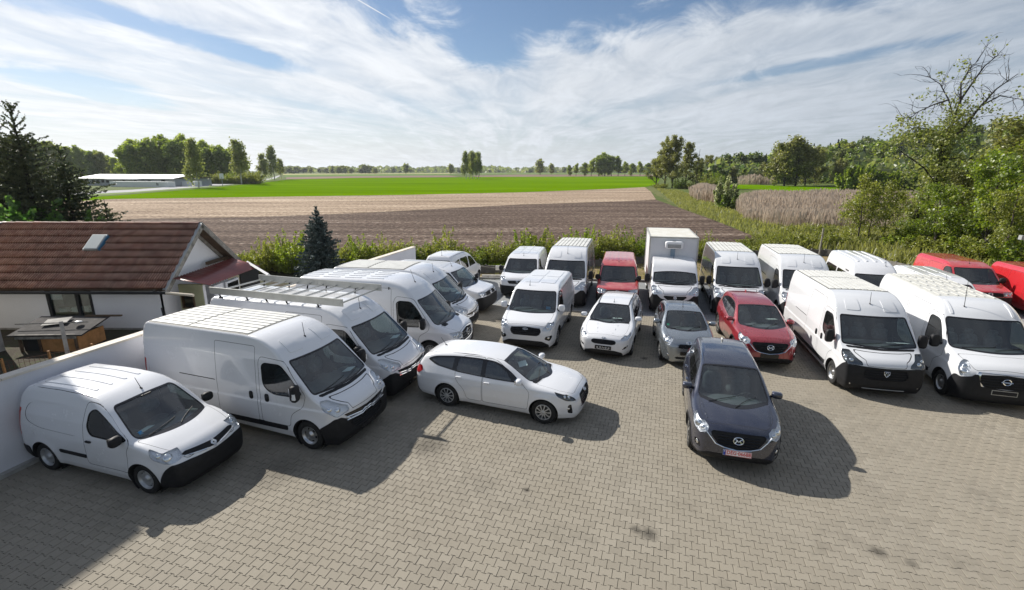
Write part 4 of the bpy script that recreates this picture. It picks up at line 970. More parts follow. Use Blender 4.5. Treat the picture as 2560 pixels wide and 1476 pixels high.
def mini_bus(label, front, yaw, cell=.065):
    """white high-roof minibus; the side glass runs the length of the body"""
    L, W, H = 5.40, .978, 2.40
    side = [(.1, .2), (0, .34, .1), (0, .70, .12), (.08, .92, .08), (.24, 1.04, .12), (.92, 1.22, .12), (1.60, 1.90, .2), (2.0, 2.20, .3), (2.5, 2.37, .4), (3.2, 2.40, .4), (L-.14, 2.38, .12), (L-.03, 2.1, .12), (L, .42, .05), (L-.1, .3)]
    plan = [(0, -W+.17, .25), (.38, -W+.03, .4), (1.2, -W, .4), (L, -W+.03, .14), (L, W-.03, .14), (1.2, W, .4), (.38, W-.03, .4), (0, W-.17, .25)]
    T = [(0, .09), (.22, .05), (.40, .01), (.60, 0), (1.0, 0), (1.1, .02), (1.7, .10), (2.1, .17), (2.45, .26)]
    b = Body('minibus', L, W, side, plan, T, (.96, 4.06), k=.12, bowf=.10, bowr=.04, crown=.04, cell=cell, arch=1.2, wr=.335)
    b.start(label, 'minibus', None, 'minibus', front, yaw); b.arches()
    b.window('windscreen', 'front', [(-.84, 1.20, .1), (0, 1.18, .2), (.84, 1.20, .1), (.74, 1.92, .09), (-.74, 1.92, .09)], 0, 'glass_tint', .03)
    for sd in (-1, 1):
        b.window('side_window', 'side', [(1.1, 1.20, .05), (2.1, 1.16, .1), (2.12, 1.84, .1), (1.66, 1.86, .1)], sd, 'glass_dark', .02)
        b.window('side_window', 'side', [(2.30, 1.18, .08), (3.50, 1.18, .08), (3.50, 1.84, .08), (2.30, 1.84, .08)], sd, 'glass_dark', .02)
        b.window('side_window', 'side', [(3.62, 1.18, .08), (5.15, 1.18, .08), (5.10, 1.84, .08), (3.62, 1.84, .08)], sd, 'glass_dark', .02)
        b.region('side_moulding', 'side', [(2.1, 1.90, .01), (5.1, 1.90, .01), (5.1, 1.95, .01), (2.1, 1.95, .01)], 'plastic_black', sd, off=.006, skirt=.01)
        b.line('panel_seam', 'side', [(2.2, .5, .05), (2.2, 2.0, .05), (3.56, 2.0, .05), (3.56, .5, .05)], sd)
        headlamp(b, [(.70, .84, .04), (.78, .96, .05), (1.2, 1.10, .05), (1.34, 1.10, .05), (1.2, .90, .06)], sd)
    b.region('front_bumper', 'U', [(-.1, .1), (1.48, .1), (1.46, .55, .1), (1.0, .66, .1), (-.1, .62)], 'plastic_black', off=.014, skirt=.02)
    b.region('grille', 'U', [(-.1, .74), (.55, .76, .03), (.62, .86, .03), (-.1, .90)], 'gap', off=-.01)
    for y in (-.48, -.16, .16, .48): b.region('roof_rib', 'top', [(2.35, y-.05, .05), (5.05, y-.05, .05), (5.05, y+.05, .05), (2.35, y+.05, .05)], b.paint, off=.02, skirt=.022)
    for sd in (-1, 1): b.region('roof_gutter', 'top', [(2.2, sd*.655), (5.1, sd*.65), (5.1, sd*.665), (2.2, sd*.67)], 'gap', off=-.002)
    antenna(b, 2.1, .45, .2, .3); mirror(b, 1.2, 1.32, (.07, .11, .15), out=.16, big=True); add_wheels(b, 'steel', .2, W-.02, .2); cabin(b, 1.2, 2.4, .6, 1.14, W-.2, 3, 1.7, False)
    b.finish(); return b
def glazed_van(label, front, yaw, cell=.06):
    """compact high-roof car seen from behind"""
    L, W = 4.35, .90
    side = [(.1, .2), (0, .32, .1), (0, .62, .1), (.1, .86, .1), (.9, 1.08, .15), (1.65, 1.62, .2), (2.2, 1.81, .4), (3.0, 1.86, .6), (4.12, 1.83, .16), (4.24, 1.64, .15), (4.34, 1.0, .2), (4.35, .42, .08), (4.2, .25)]
    plan = [(0, -.70, .3), (.35, -.84, .5), (1.1, -W, .5), (L, -W+.04, .18), (L, W-.04, .18), (1.1, W, .5), (.35, .84, .5), (0, .70, .3)]
    T = [(0, .10), (.2, .06), (.35, .02), (.55, 0), (.9, 0), (1.05, .02), (1.3, .07), (1.6, .16), (1.72, .21), (1.9, .28)]
    b = Body('compact_van', L, W, side, plan, T, (.88, 3.6), k=.12, bowf=.16, bowr=.07, crown=.05, cell=cell, arch=1.2, wr=.31)
    b.start(label, 'van', None, 'compact_van', front, yaw); b.arches()
    b.window('windscreen', 'front', [(-.74, 1.08, .1), (.74, 1.08, .1), (.62, 1.58, .09), (-.62, 1.58, .09)], 0, 'glass_clear', .03)
    b.window('rear_window', 'rear', [(-.68, 1.08, .08), (.68, 1.08, .08), (.62, 1.64, .07), (-.62, 1.64, .07)], 0, 'glass_dark', .03)
    for sd in (-1, 1):
        b.window('side_window', 'side', [(1.3, 1.08, .05), (2.2, 1.06, .08), (2.2, 1.56, .1), (1.8, 1.52, .15)], sd, 'glass_dark', .02)
        b.window('side_window', 'side', [(2.3, 1.06, .06), (3.2, 1.08, .06), (3.2, 1.60, .08), (2.3, 1.58, .08)], sd, 'glass_dark', .02)
        b.window('side_window', 'side', [(3.3, 1.08, .06), (4.0, 1.22, .2), (4.04, 1.50, .12), (3.3, 1.60, .08)], sd, 'glass_dark', .02)
        b.region('tail_lamp', 'UR', [(.76, .85, .04), (.96, .85, .04), (.94, 1.4, .04), (.80, 1.4, .04)], 'tail_red', sd, off=.004, skirt=.01)
        b.region('roof_gutter', 'top', [(2.2, sd*.60), (4.1, sd*.585), (4.1, sd*.60), (2.2, sd*.615)], 'gap', off=-.002)
    for y in (-.36, -.12, .12, .36): b.region('roof_rib', 'top', [(2.3, y-.03, .03), (4.0, y-.03, .03), (4.0, y+.03, .03), (2.3, y+.03, .03)], b.paint, off=.012, skirt=.014)
    b.root.scale = (1, 1, 1.09); antenna(b, 4.0, -.1, .26, .1); add_wheels(b, 'steel', .2, .86, .18); underbody(b); cabin(b, 1.0, 2.4, .45, 1.0, .7, 2, 1.8, False)
    b.finish(); return b
def ladder_rack(b, z0=2.50):
    """aluminium roof rack with deep side boards, cross bars and feet on van b"""
    h = b.L/2; xa, xb = 1.58, b.L-.20; zb = z0+.10
    for sd in (-1, 1):
        for a, c in ((xa, (xa+xb)/2-.004), ((xa+xb)/2+.004, xb)):
            MB().box((h-(a+c)/2, sd*.91, zb+.07), (c-a, .03, .20)).box((h-(a+c)/2, sd*.93, zb+.155), (c-a, .02, .02)).build('rack_side_board', 'aluminium', b.root)
        for x in (2.45, 3.5, 4.2, 4.9, 5.9): MB().tube([(h-x, sd*.80, z0-.07), (h-x, sd*.86, zb)], .022, 6).box((h-x, sd*.80, z0-.06), (.16, .07, .035)).build('rack_foot', 'plastic_black', b.root)
    for x in np.linspace(xa+.15, xb-.12, 10): MB().tube([(h-x, -.92, zb+.02), (h-x, .92, zb+.02)], .024, 8).build('rack_crossbar', 'aluminium', b.root)
def reefer(label, front, yaw):
    b = ducato(label, front, yaw, style='fiat', cell=.05, cab_only=True, name='refrigerated_truck'); L = 6.2; h = b.L/2; r = b.root
    X0, X1 = 2.46, 6.20; cx = h-(X0+X1)/2; lx = X1-X0
    bx = MB(); bx.box((cx, 0, 1.98), (lx, 2.10, 2.14)); bx.build('cargo_box', 'box_white', r)
    for y in (-1.06, 1.06):
        for z in (.905, 3.055): MB().box((cx, y, z), (lx+.03, .05, .06)).build('box_edge', 'aluminium', r)
    for x in (X0, X1):
        for z in (.905, 3.055): MB().box((h-x, 0, z), (.05, 2.07, .062)).build('box_edge', 'aluminium', r)
        for y in (-1.062, 1.062): MB().box((h-x, y, 1.98), (.056, .055, 2.09)).build('box_edge', 'aluminium', r)
    MB().box((cx, 0, 3.066), (lx-.10, 2.03, .04)).build('box_roof', 'roof_stained', r)
    fx = h-X0
    u = MB().ell((fx+.17, .0, 2.74), (.17, .40, .17), 20, 10, .35); uo = u.build('cooling_unit', 'white_plastic', r, smooth=True)
    MB().ell((fx+.17, 0, 2.885), (.13, .16, .03), 16, 6).build('fan_cover', 'plastic_black', uo)
    for k in range(5): MB().box((fx+.335, 0, 2.63+k*.035), (.02, .58, .014)).build('vent_slat', 'plastic_black', uo)
    MB().box((fx+.035, -.02, 2.36), (.05, .20, .46)).build('hose_duct', 'duct_blue', r)
    f = MB()
    for y in (-.40, .40): f.box((h-4.0, y, .55), (4.3, .08, .18))
    f.box((h-3.0, 0, .80), (.3, 1.9, .1)).box((h-5.6, 0, .80), (.3, 1.9, .1)); f.build('chassis', 'trim_dark', r)
    for sd in (-1, 1): MB().box((h-3.9, sd*.96, .55), (1.6, .03, .22)).build('side_guard', 'aluminium', r)
    tr, rm, dc = wheel_meshes(.345, .215, .215, 'steel_dark')
    for sd in (1, -1):
        t = link('wheel', tr, r, (h-4.985, sd*.87, .345), (0, 0, 0 if sd > 0 else math.pi)); link('rim', rm, t); link('brake_disc', dc, t)
        MB().tube([(h-4.985+.44*math.cos(a), sd*.88, .345+.44*math.sin(a)) for a in np.linspace(.1, math.pi-.1, 9)], .03, 5).build('mudguard', 'plastic_black', r)
    return b
mat('box_white', (.66, .67, .69), rough=.4, var=.03, vscale=2)
mat('roof_stained', (.54, .52, .44), rough=.6, col2=(.66, .655, .62), vscale=2.2, det=8)
mat('duct_blue', (.22, .30, .38), rough=.5)
# ================================================================ cars
def car(kind, label, front, yaw, cell=.045, paintn=None, name=None):
    S = dict(
     wagon=dict(L=4.585, W=.8975, wb=(.87, 3.52), wr=.316, paint='paint_white', k=.08,
        side=[(.1, .18), (0, .28, .08), (-.01, .50, .1), (.03, .70, .08), (.22, .83, .15), (.62, .93, .3), (1.15, 1.00, .12), (1.90, 1.37, .2), (2.5, 1.465, .6), (3.3, 1.455, .6), (4.1, 1.35, .3), (4.32, 1.27, .06), (4.42, 1.12, .1), (4.54, .95, .15), (4.585, .70, .15), (4.57, .35, .1), (4.4, .22)],
        T=[(0, .14), (.18, .09), (.32, .03), (.5, .005), (.72, 0), (.86, .02), (.95, .06), (1.05, .105), (1.2, .18), (1.38, .29), (1.5, .38)],
        ws=[(-.70, .985, .08), (0, .965, .3), (.70, .985, .08), (.54, 1.37, .07), (0, 1.395, .3), (-.54, 1.37, .07)],
        dlo=[(1.42, .965, .05), (2.2, .965), (3.2, 1.00), (3.85, 1.08, .1), (4.16, 1.20, .08), (3.95, 1.29, .15), (3.3, 1.365, .3), (2.6, 1.385, .3), (2.15, 1.36, .2), (1.80, 1.22, .2)],
        panes=[[(1.72, .995, .03), (2.44, .995, .04), (2.44, 1.345, .04), (2.22, 1.335, .08), (1.90, 1.20, .1)], [(2.56, .998, .04), (3.27, 1.03, .04), (3.22, 1.33, .04), (2.56, 1.35, .04)], [(3.38, 1.055, .03), (3.80, 1.11, .05), (4.05, 1.20, .05), (3.85, 1.26, .06), (3.36, 1.315, .03)]],
        doors=[[(1.28, .32, .08), (1.22, .80, .1), (1.42, .955, .04), (1.82, 1.22, .2), (2.2, 1.40, .2), (2.48, 1.415, .05), (2.50, .32, .05)], [(2.515, .32, .05), (2.495, 1.415, .05), (3.10, 1.41, .1), (3.30, 1.05, .1), (3.26, .82, .15), (3.0, .55, .2), (2.95, .32, .1)]],
        rear=[(-.58, 1.00, .06), (.58, 1.00, .06), (.52, 1.24, .05), (-.52, 1.24, .05)], handles=((2.36, .86), (3.16, .89)), rim='hc10', rr=.205),
     suv=dict(L=4.54, W=.92, wb=(.88, 3.58), wr=.36, paint='paint_navy', k=.085,
        side=[(.12, .24), (0, .34, .1), (-.02, .55, .12), (.02, .84, .10), (.16, .99, .15), (.6, 1.10, .4), (1.10, 1.17, .12), (1.98, 1.59, .2), (2.6, 1.685, .6), (3.4, 1.685, .6), (4.05, 1.60, .3), (4.25, 1.52, .06), (4.36, 1.25, .1), (4.50, 1.08, .15), (4.54, .80, .15), (4.52, .42, .1), (4.35, .28)],
        T=[(0, .13), (.2, .08), (.35, .02), (.55, .005), (.85, 0), (1.0, .03), (1.10, .075), (1.2, .125), (1.4, .20), (1.58, .29), (1.75, .40)],
        ws=[(-.74, 1.13, .08), (0, 1.11, .3), (.74, 1.13, .08), (.60, 1.575, .07), (0, 1.60, .3), (-.60, 1.575, .07)],
        dlo=[(1.50, 1.10, .05), (2.3, 1.11), (3.2, 1.16), (3.9, 1.24, .1), (4.0, 1.34, .1), (3.6, 1.50, .2), (2.9, 1.575, .3), (2.3, 1.565, .2), (1.92, 1.44, .2)],
        panes=[[(1.86, 1.13, .03), (2.50, 1.14, .04), (2.48, 1.535, .04), (2.32, 1.53, .08), (2.02, 1.42, .1)], [(2.60, 1.145, .04), (3.28, 1.19, .04), (3.16, 1.525, .04), (2.58, 1.54, .04)], [(3.38, 1.21, .03), (3.86, 1.28, .06), (3.6, 1.43, .06), (3.28, 1.50, .03)]],
        doors=[[(1.38, .42, .08), (1.32, .92, .1), (1.50, 1.09, .04), (1.92, 1.45, .2), (2.30, 1.60, .2), (2.55, 1.61, .05), (2.56, .42, .05)], [(2.575, .42, .05), (2.565, 1.61, .05), (3.0, 1.60, .1), (3.36, 1.24, .1), (3.30, .95, .15), (3.05, .65, .2), (3.0, .42, .1)]],
        rear=[(-.60, 1.18, .06), (.60, 1.18, .06), (.52, 1.46, .05), (-.52, 1.46, .05)], handles=((2.42, .98), (3.18, 1.02)), rim='sp5', rr=.24),
     estate=dict(L=4.556, W=.91, wb=(.88, 3.528), wr=.32, paint='paint_white', k=.08,
        side=[(.1, .18), (0, .28, .08), (-.01, .50, .1), (.03, .72, .08), (.20, .84, .15), (.6, .95, .3), (1.12, 1.04, .12), (1.90, 1.40, .2), (2.5, 1.49, .6), (3.3, 1.48, .6), (4.1, 1.38, .3), (4.3, 1.30, .06), (4.42, 1.12, .1), (4.53, .95, .15), (4.556, .70, .15), (4.54, .35, .1), (4.4, .22)],
        T=[(0, .14), (.18, .09), (.32, .03), (.5, .005), (.76, 0), (.90, .025), (1.0, .07), (1.1, .115), (1.25, .19), (1.42, .29), (1.55, .38)],
        ws=[(-.72, 1.02, .08), (0, 1.00, .3), (.72, 1.02, .08), (.56, 1.40, .07), (0, 1.42, .3), (-.56, 1.40, .07)],
        dlo=[(1.42, 1.00, .05), (2.2, 1.00), (3.2, 1.04), (3.85, 1.12, .1), (4.10, 1.22, .08), (3.9, 1.31, .15), (3.3, 1.385, .3), (2.6, 1.41, .3), (2.15, 1.38, .2), (1.80, 1.24, .2)],
        panes=[[(1.72, 1.03, .03), (2.44, 1.03, .04), (2.44, 1.37, .04), (2.22, 1.36, .08), (1.90, 1.23, .1)], [(2.56, 1.033, .04), (3.27, 1.06, .04), (3.22, 1.355, .04), (2.56, 1.375, .04)], [(3.38, 1.085, .03), (3.80, 1.14, .05), (3.98, 1.22, .05), (3.85, 1.28, .06), (3.36, 1.335, .03)]],
        doors=[[(1.28, .32, .08), (1.22, .84, .1), (1.42, .99, .04), (1.82, 1.25, .2), (2.2, 1.43, .2), (2.48, 1.44, .05), (2.50, .32, .05)], [(2.515, .32, .05), (2.495, 1.44, .05), (3.10, 1.43, .1), (3.30, 1.08, .1), (3.26, .85, .15), (3.0, .55, .2), (2.95, .32, .1)]],
        rear=[(-.58, 1.03, .06), (.58, 1.03, .06), (.52, 1.27, .05), (-.52, 1.27, .05)], handles=((2.36, .90), (3.16, .93)), rim='hc10', rr=.205),
     hatch=dict(L=3.75, W=.8475, wb=(.76, 3.22), wr=.29, paint='paint_silver', k=.095,
        side=[(.1, .18), (0, .28, .08), (-.01, .50, .1), (.03, .76, .10), (.20, .92, .15), (.5, 1.02, .3), (.85, 1.09, .12), (1.62, 1.44, .2), (2.2, 1.525, .6), (2.8, 1.50, .4), (3.3, 1.38, .2), (3.5, 1.22, .1), (3.66, .98, .15), (3.75, .70, .15), (3.72, .35, .1), (3.6, .22)],
        T=[(0, .13), (.18, .08), (.32, .03), (.5, .005), (.80, 0), (.95, .03), (1.05, .07), (1.15, .11), (1.3, .18), (1.45, .27), (1.6, .38)],
        ws=[(-.68, 1.06, .08), (0, 1.04, .3), (.68, 1.06, .08), (.54, 1.44, .08), (0, 1.465, .3), (-.54, 1.44, .08)],
        dlo=[(1.18, 1.04, .05), (2.0, 1.05), (2.8, 1.09), (3.30, 1.16, .1), (3.22, 1.30, .15), (2.7, 1.42, .3), (2.2, 1.445, .3), (1.85, 1.42, .2), (1.5, 1.28, .2)],
        panes=[[(1.45, 1.07, .03), (2.06, 1.08, .04), (2.04, 1.41, .04), (1.88, 1.395, .08), (1.6, 1.27, .1)], [(2.16, 1.085, .04), (2.80, 1.12, .04), (2.70, 1.38, .04), (2.14, 1.415, .04)], [(2.90, 1.13, .03), (3.20, 1.18, .05), (3.12, 1.28, .06), (2.84, 1.35, .03)]],
        doors=[[(1.10, .32, .08), (1.05, .88, .1), (1.20, 1.03, .04), (1.52, 1.30, .2), (1.88, 1.46, .2), (2.10, 1.48, .05), (2.12, .32, .05)], [(2.135, .32, .05), (2.115, 1.48, .05), (2.62, 1.46, .1), (2.88, 1.10, .1), (2.84, .88, .15), (2.6, .55, .2), (2.55, .32, .1)]],
        rear=[(-.52, 1.03, .06), (.52, 1.03, .06), (.46, 1.32, .05), (-.46, 1.32, .05)], handles=((1.98, .93), (2.72, .97)), rim='hc7', rr=.19))[kind]
    L, W, P = S['L'], S['W'], paintn or S['paint']
    plan = [(0, -W+.30, .35), (.30, -W+.09, .4), (.8, -W+.005, .5), (L*.55, -W, .6), (L-.5, -W+.03, .5), (L, -W+.16, .3), (L, W-.16, .3), (L-.5, W-.03, .5), (L*.55, W, .6), (.8, W-.005, .5), (.30, W-.09, .4), (0, W-.30, .35)]
    nm = name or {'wagon': 'station_wagon', 'estate': 'station_wagon', 'suv': 'suv', 'hatch': 'hatchback_car'}[kind]
    b = Body(nm, L, W, S['side'], plan, S['T'], S['wb'], k=S['k'], bowf=.17, bowr=.08, crown=.06, cell=cell, arch=1.16, wr=S['wr'], paint=P, flare=.022)
    b.start(label, 'car', None, nm, front, yaw); b.arches()
    b.window('windscreen', 'front', S['ws'], 0, 'glass_clear', .022)
    b.window('rear_window', 'rear', S['rear'], 0, 'glass_dark', .02)
    U0 = {'wagon': .0, 'suv': 0, 'estate': 0, 'hatch': 0}[kind]
    for sd in (-1, 1):
        b.region('window_band', 'side', S['dlo'], 'plastic_gloss', sd, store='_d')
        for p in S['panes']:
            fin, _ = b.cut('_d', b.field('side', p, sd)); b.emit('side_window', fin, 'glass_tint', -.005)
        b.emit('window_frame', b.shells.pop('_d'), 'plastic_gloss', .001)
        for d in S['doors']: b.panel('door', 'side', d, sd, gap=.008)
        for (x, z) in S['handles']: handle(b, x, z, sd, P, (.17, .03, .035))
        if kind == 'suv':
            b.region('wheel_arch_trim', 'side', [(S['wb'][0]-.50, .2), (S['wb'][0]-.50, S['wr']), (S['wb'][0]-.35, .72, .1), (S['wb'][0], .86, .25), (S['wb'][0]+.35, .72, .1), (S['wb'][0]+.50, .36, .1), (S['wb'][1]-.50, .36, .1), (S['wb'][1]-.35, .72, .1), (S['wb'][1], .86, .25), (S['wb'][1]+.35, .72, .1), (S['wb'][1]+.50, S['wr']), (S['wb'][1]+.50, .2)], 'plastic_black', sd, off=.004, skirt=.01)
    hl = {'wagon': ([(.72, .66, .03), (.80, .73, .04), (1.10, .83, .04), (1.42, .90, .03), (1.38, .78, .05), (1.1, .68, .06)], True),
          'suv': ([(.68, .83, .03), (.72, .92, .04), (1.00, 1.0, .04), (1.40, 1.05, .05), (1.36, .91, .06), (1.12, .80, .06), (.87, .765, .05)], False),
          'estate': ([(.62, .70, .02), (.70, .755, .03), (1.05, .86, .04), (1.44, .94, .03), (1.34, .82, .04), (.95, .70, .05)], False),
          'hatch': ([(.66, .74, .05), (.68, .90, .08), (.92, 1.02, .08), (1.12, 1.04, .06), (1.12, .88, .08), (.95, .70, .08)], False)}[kind]
    bw = {'wagon': ((.35, .45, .05), (.6, .5, .045)), 'suv': ((.55, .5, .075), (.22, .4, .045)), 'estate': ((.35, .4, .05), (.6, .55, .04)), 'hatch': ((.5, .3, .07), (.5, .66, .055))}[kind]
    for sd in (-1, 1): headlamp(b, hl[0], sd, dark=hl[1], bowls=bw)
    def bars(gf, zs, w, m='plastic_gloss', r=.010):
        for z in zs: MB().tube([b.L2(b.surf((-.5, y, z), (1, 0, 0))[0])+Vector((.0, 0, 0)) for y in np.linspace(-w, w, 9)], r, 5).build('grille_slat', m, gf)
    def front_strip(pts, r=.012, m='chrome', lift=.008, nm='chrome_strip'):
        q = [b.L2(b.surf((-.6, y, z), (1, 0, 0))[0])+Vector((lift, 0, 0)) for y, z in pts]; MB().tube(q, r, 6).build(nm, m, b.root)
    if kind == 'wagon':
        gf = b.region('grille', 'U', [(-.1, .36), (.30, .38, .05), (.46, .56, .1), (.50, .72, .05), (-.1, .76)], 'gap', off=-.012, skirt=-.012); bars(gf, (.44, .50, .56, .62, .68), .42)
        strokes(b, 'badge', LOGO['slantH'], .15, (-.5, 0, .71), (1, 0, 0), lift=.01)
        for sd in (-1, 1):
            b.region('fog_lamp_surround', 'U', [(.86, .34, .04), (1.04, .36, .05), (1.06, .56, .05), (.94, .60, .04)], 'plastic_gloss', sd, off=-.01, skirt=-.01); disc_lamp(b, 'fog_lamp', (-.5, sd*.76, .47), (1, 0, 0), .035)
            b.region('tail_lamp', 'UR', [(.60, .84, .05), (.98, .80, .06), (1.12, .90, .05), (1.0, 1.02, .06), (.62, .98, .04)], 'tail_red', sd, off=.006, skirt=.01)
        b.region('rear_bumper_trim', 'UR', [(-.1, .1), (1.0, .1), (.9, .40, .1), (-.1, .42)], 'plastic_black', off=.004)
        for sd in (-1, 1): b.region('roof_gutter', 'top', [(2.0, sd*.50), (3.0, sd*.525), (4.05, sd*.50), (4.05, sd*.515), (3.0, sd*.543), (2.0, sd*.515)], 'plastic_gloss', off=.001)
        antenna(b, 3.95, 0, .20, .8)
    if kind == 'suv':
        gf = b.region('grille', 'U', [(-.1, .53), (.0, .53), (.36, .58, .08), (.62, .84, .03), (.58, .875), (-.1, .895)], 'gap', off=-.015, skirt=-.015); bars(gf, (.62, .68, .74, .80), .40)
        front_strip([(-.62, .85), (-.54, .76), (-.42, .62), (-.25, .565), (0, .53), (.25, .565), (.42, .62), (.54, .76), (.62, .85)], .014)
        b.region('front_bumper', 'U', [(-.1, .1), (1.40, .1), (1.36, .34, .08), (.95, .30, .05), (.62, .40, .08), (-.1, .42)], 'plastic_black', off=.006, skirt=.01)
        strokes(b, 'badge', LOGO['wing'], .19, (-.5, 0, .745), (1, 0, 0), lift=.018, rad=.012)
        for sd in (-1, 1):
            b.region('fog_lamp_surround', 'U', [(.80, .44, .05), (1.08, .42, .05), (1.12, .56, .05), (.90, .60, .05)], 'plastic_gloss', sd, off=-.014, skirt=-.014); disc_lamp(b, 'fog_lamp', (-.5, sd*.76, .51), (1, 0, 0), .05)
            b.region('tail_lamp', 'UR', [(.60, .98, .05), (1.0, .96, .06), (1.14, 1.05, .05), (.98, 1.12, .05), (.62, 1.10, .04)], 'tail_red', sd, off=.006, skirt=.01)
        for sd in (-1, 1): b.region('bonnet_crease', 'top', [(.35, sd*.58), (1.05, sd*.685), (1.05, sd*.70), (.35, sd*.60)], P, off=.014, skirt=.02)
        MB().ell(b.L2(b.surf((3.7, 0, 4), (0, 0, -1))[0])+Vector((0, 0, .03)), (.09, .025, .05), 12, 8, .8).build('roof_fin', P if P != 'paint_navy' else 'aluminium', b.root, smooth=True)
        for sd in (-1, 1): b.region('roof_gutter', 'top', [(2.1, sd*.545), (3.2, sd*.56), (4.0, sd*.53), (4.0, sd*.545), (3.2, sd*.578), (2.1, sd*.56)], 'plastic_gloss', off=.001)
    if kind == 'estate':
        gf = b.region('grille', 'U', [(-.1, .545), (.34, .545, .04), (.47, .62, .05), (.42, .70, .04), (-.1, .715)], 'gap', off=-.012, skirt=-.012); bars(gf, (.58, .62, .66), .38)
        b.region('front_bumper', 'U', [(-.1, .1), (.9, .1), (.70, .30, .06), (.4, .36, .05), (-.1, .36)], 'plastic_black', off=.004)
        strokes(b, 'badge', LOGO['oval'], .13, (-.5, 0, .75), (1, 0, 0), lift=.010, rad=.007)
        for sd in (-1, 1):
            b.region('fog_lamp_surround', 'U', [(.66, .40, .03), (1.0, .46, .04), (1.04, .54, .03), (.80, .50, .04)], 'plastic_gloss', sd, off=-.012, skirt=-.012); disc_lamp(b, 'fog_lamp', (-.5, sd*.74, .47), (1, 0, 0), .03)
            b.region('tail_lamp', 'UR', [(.75, .84, .05), (1.02, .80, .06), (1.02, 1.05, .06), (.80, 1.02, .04)], 'tail_red', sd, off=.006, skirt=.01)
            b.region('bonnet_crease', 'top', [(.30, sd*.24), (1.0, sd*.36), (1.0, sd*.375), (.30, sd*.26)], P, off=.010, skirt=.012)
            b.region('roof_gutter', 'top', [(2.0, sd*.52), (3.0, sd*.54), (4.05, sd*.515), (4.05, sd*.545), (3.0, sd*.57), (2.0, sd*.55)], 'trim_dark', off=.012, skirt=.02)
        pl = plate(b, 'licence_plate', 0, .44, .53, .125, 'plastic_gloss')
        x0 = b.L2(b.surf((-.5, 0, .44), (1, 0, 0))[0]).x+.022
        t = MB()
        for y in (-.20, -.17, .17, .20): t.box((x0, y, .44), (.004, .012, .05))
        for y, w in ((-.09, .045), (.09, .05)): t.tube([(x0, y+w/2*math.cos(a), .445+.022*math.sin(a)) for a in np.linspace(0, 6.28, 11)], .005, 4)
        t.box((x0, -.02, .45), (.004, .02, .03)).box((x0, .03, .44), (.004, .012, .035)).box((x0, 0, .392), (.004, .38, .008)); t.build('plate_lettering', 'plate_white', pl)
        antenna(b, 2.15, 0, .10, .9)
    if kind == 'hatch':
        gf = b.region('grille', 'U', [(-.1, .66), (.36, .66, .03), (.38, .78, .03), (-.1, .79)], 'gap', off=-.012, skirt=-.012); bars(gf, (.70, .745), .34)
        b.region('lower_grille', 'U', [(-.1, .30), (.42, .30, .04), (.46, .38, .03), (-.1, .40)], 'gap', off=-.012, skirt=-.012)
        plate(b, 'plate_holder', 0, .50, .52, .11, 'plastic_gloss'); strokes(b, 'badge', LOGO['ovals3'], .14, (-.5, 0, .82), (1, 0, 0), lift=.012, rad=.009)
        for sd in (-1, 1): disc_lamp(b, 'fog_lamp', (-.5, sd*.62, .40), (1, 0, 0), .045)
        for sd in (-1, 1): b.region('tail_lamp', 'UR', [(.70, .84, .05), (.94, .80, .06), (.94, 1.15, .06), (.74, 1.15, .04)], 'tail_red', sd, off=.006, skirt=.01)
        antenna(b, 2.0, 0, .22, .3)
    bx = {'wagon': 1.10, 'suv': 1.06, 'estate': 1.08, 'hatch': .82}[kind]
    b.panel('bonnet', 'top', [(.20, -W+.36, .1), (.5, -W+.22, .3), (bx, -W+.20, .05), (bx-.10, -.3, .3), (bx-.10, .3, .3), (bx, W-.20, .05), (.5, W-.22, .3), (.20, W-.36, .1)], 0, gap=.006)
    zb = S['ws'][1][1]
    b.region('scuttle', 'top', [(bx+.01, -W+.22, .03), (bx-.08, -.3, .2), (bx-.08, .3, .2), (bx+.01, W-.22, .03), (bx+.12, W-.22, .03), (bx+.05, 0, .3), (bx+.12, -W+.22, .03)], 'plastic_black', off=-.002)
    wipers(b, .58, zb+.03, 0)
    mirror(b, S['wb'][0]+.66, zb+.045, (.075, .115, .075), m=P, out=.13)
    add_wheels(b, S['rim'], S['rr'], W-.02, .205); underbody(b); cabin(b, bx, 3.4, .35, zb-.05, W-.26, 2, bx+.95, False, rows=2)
    b.finish(); return b
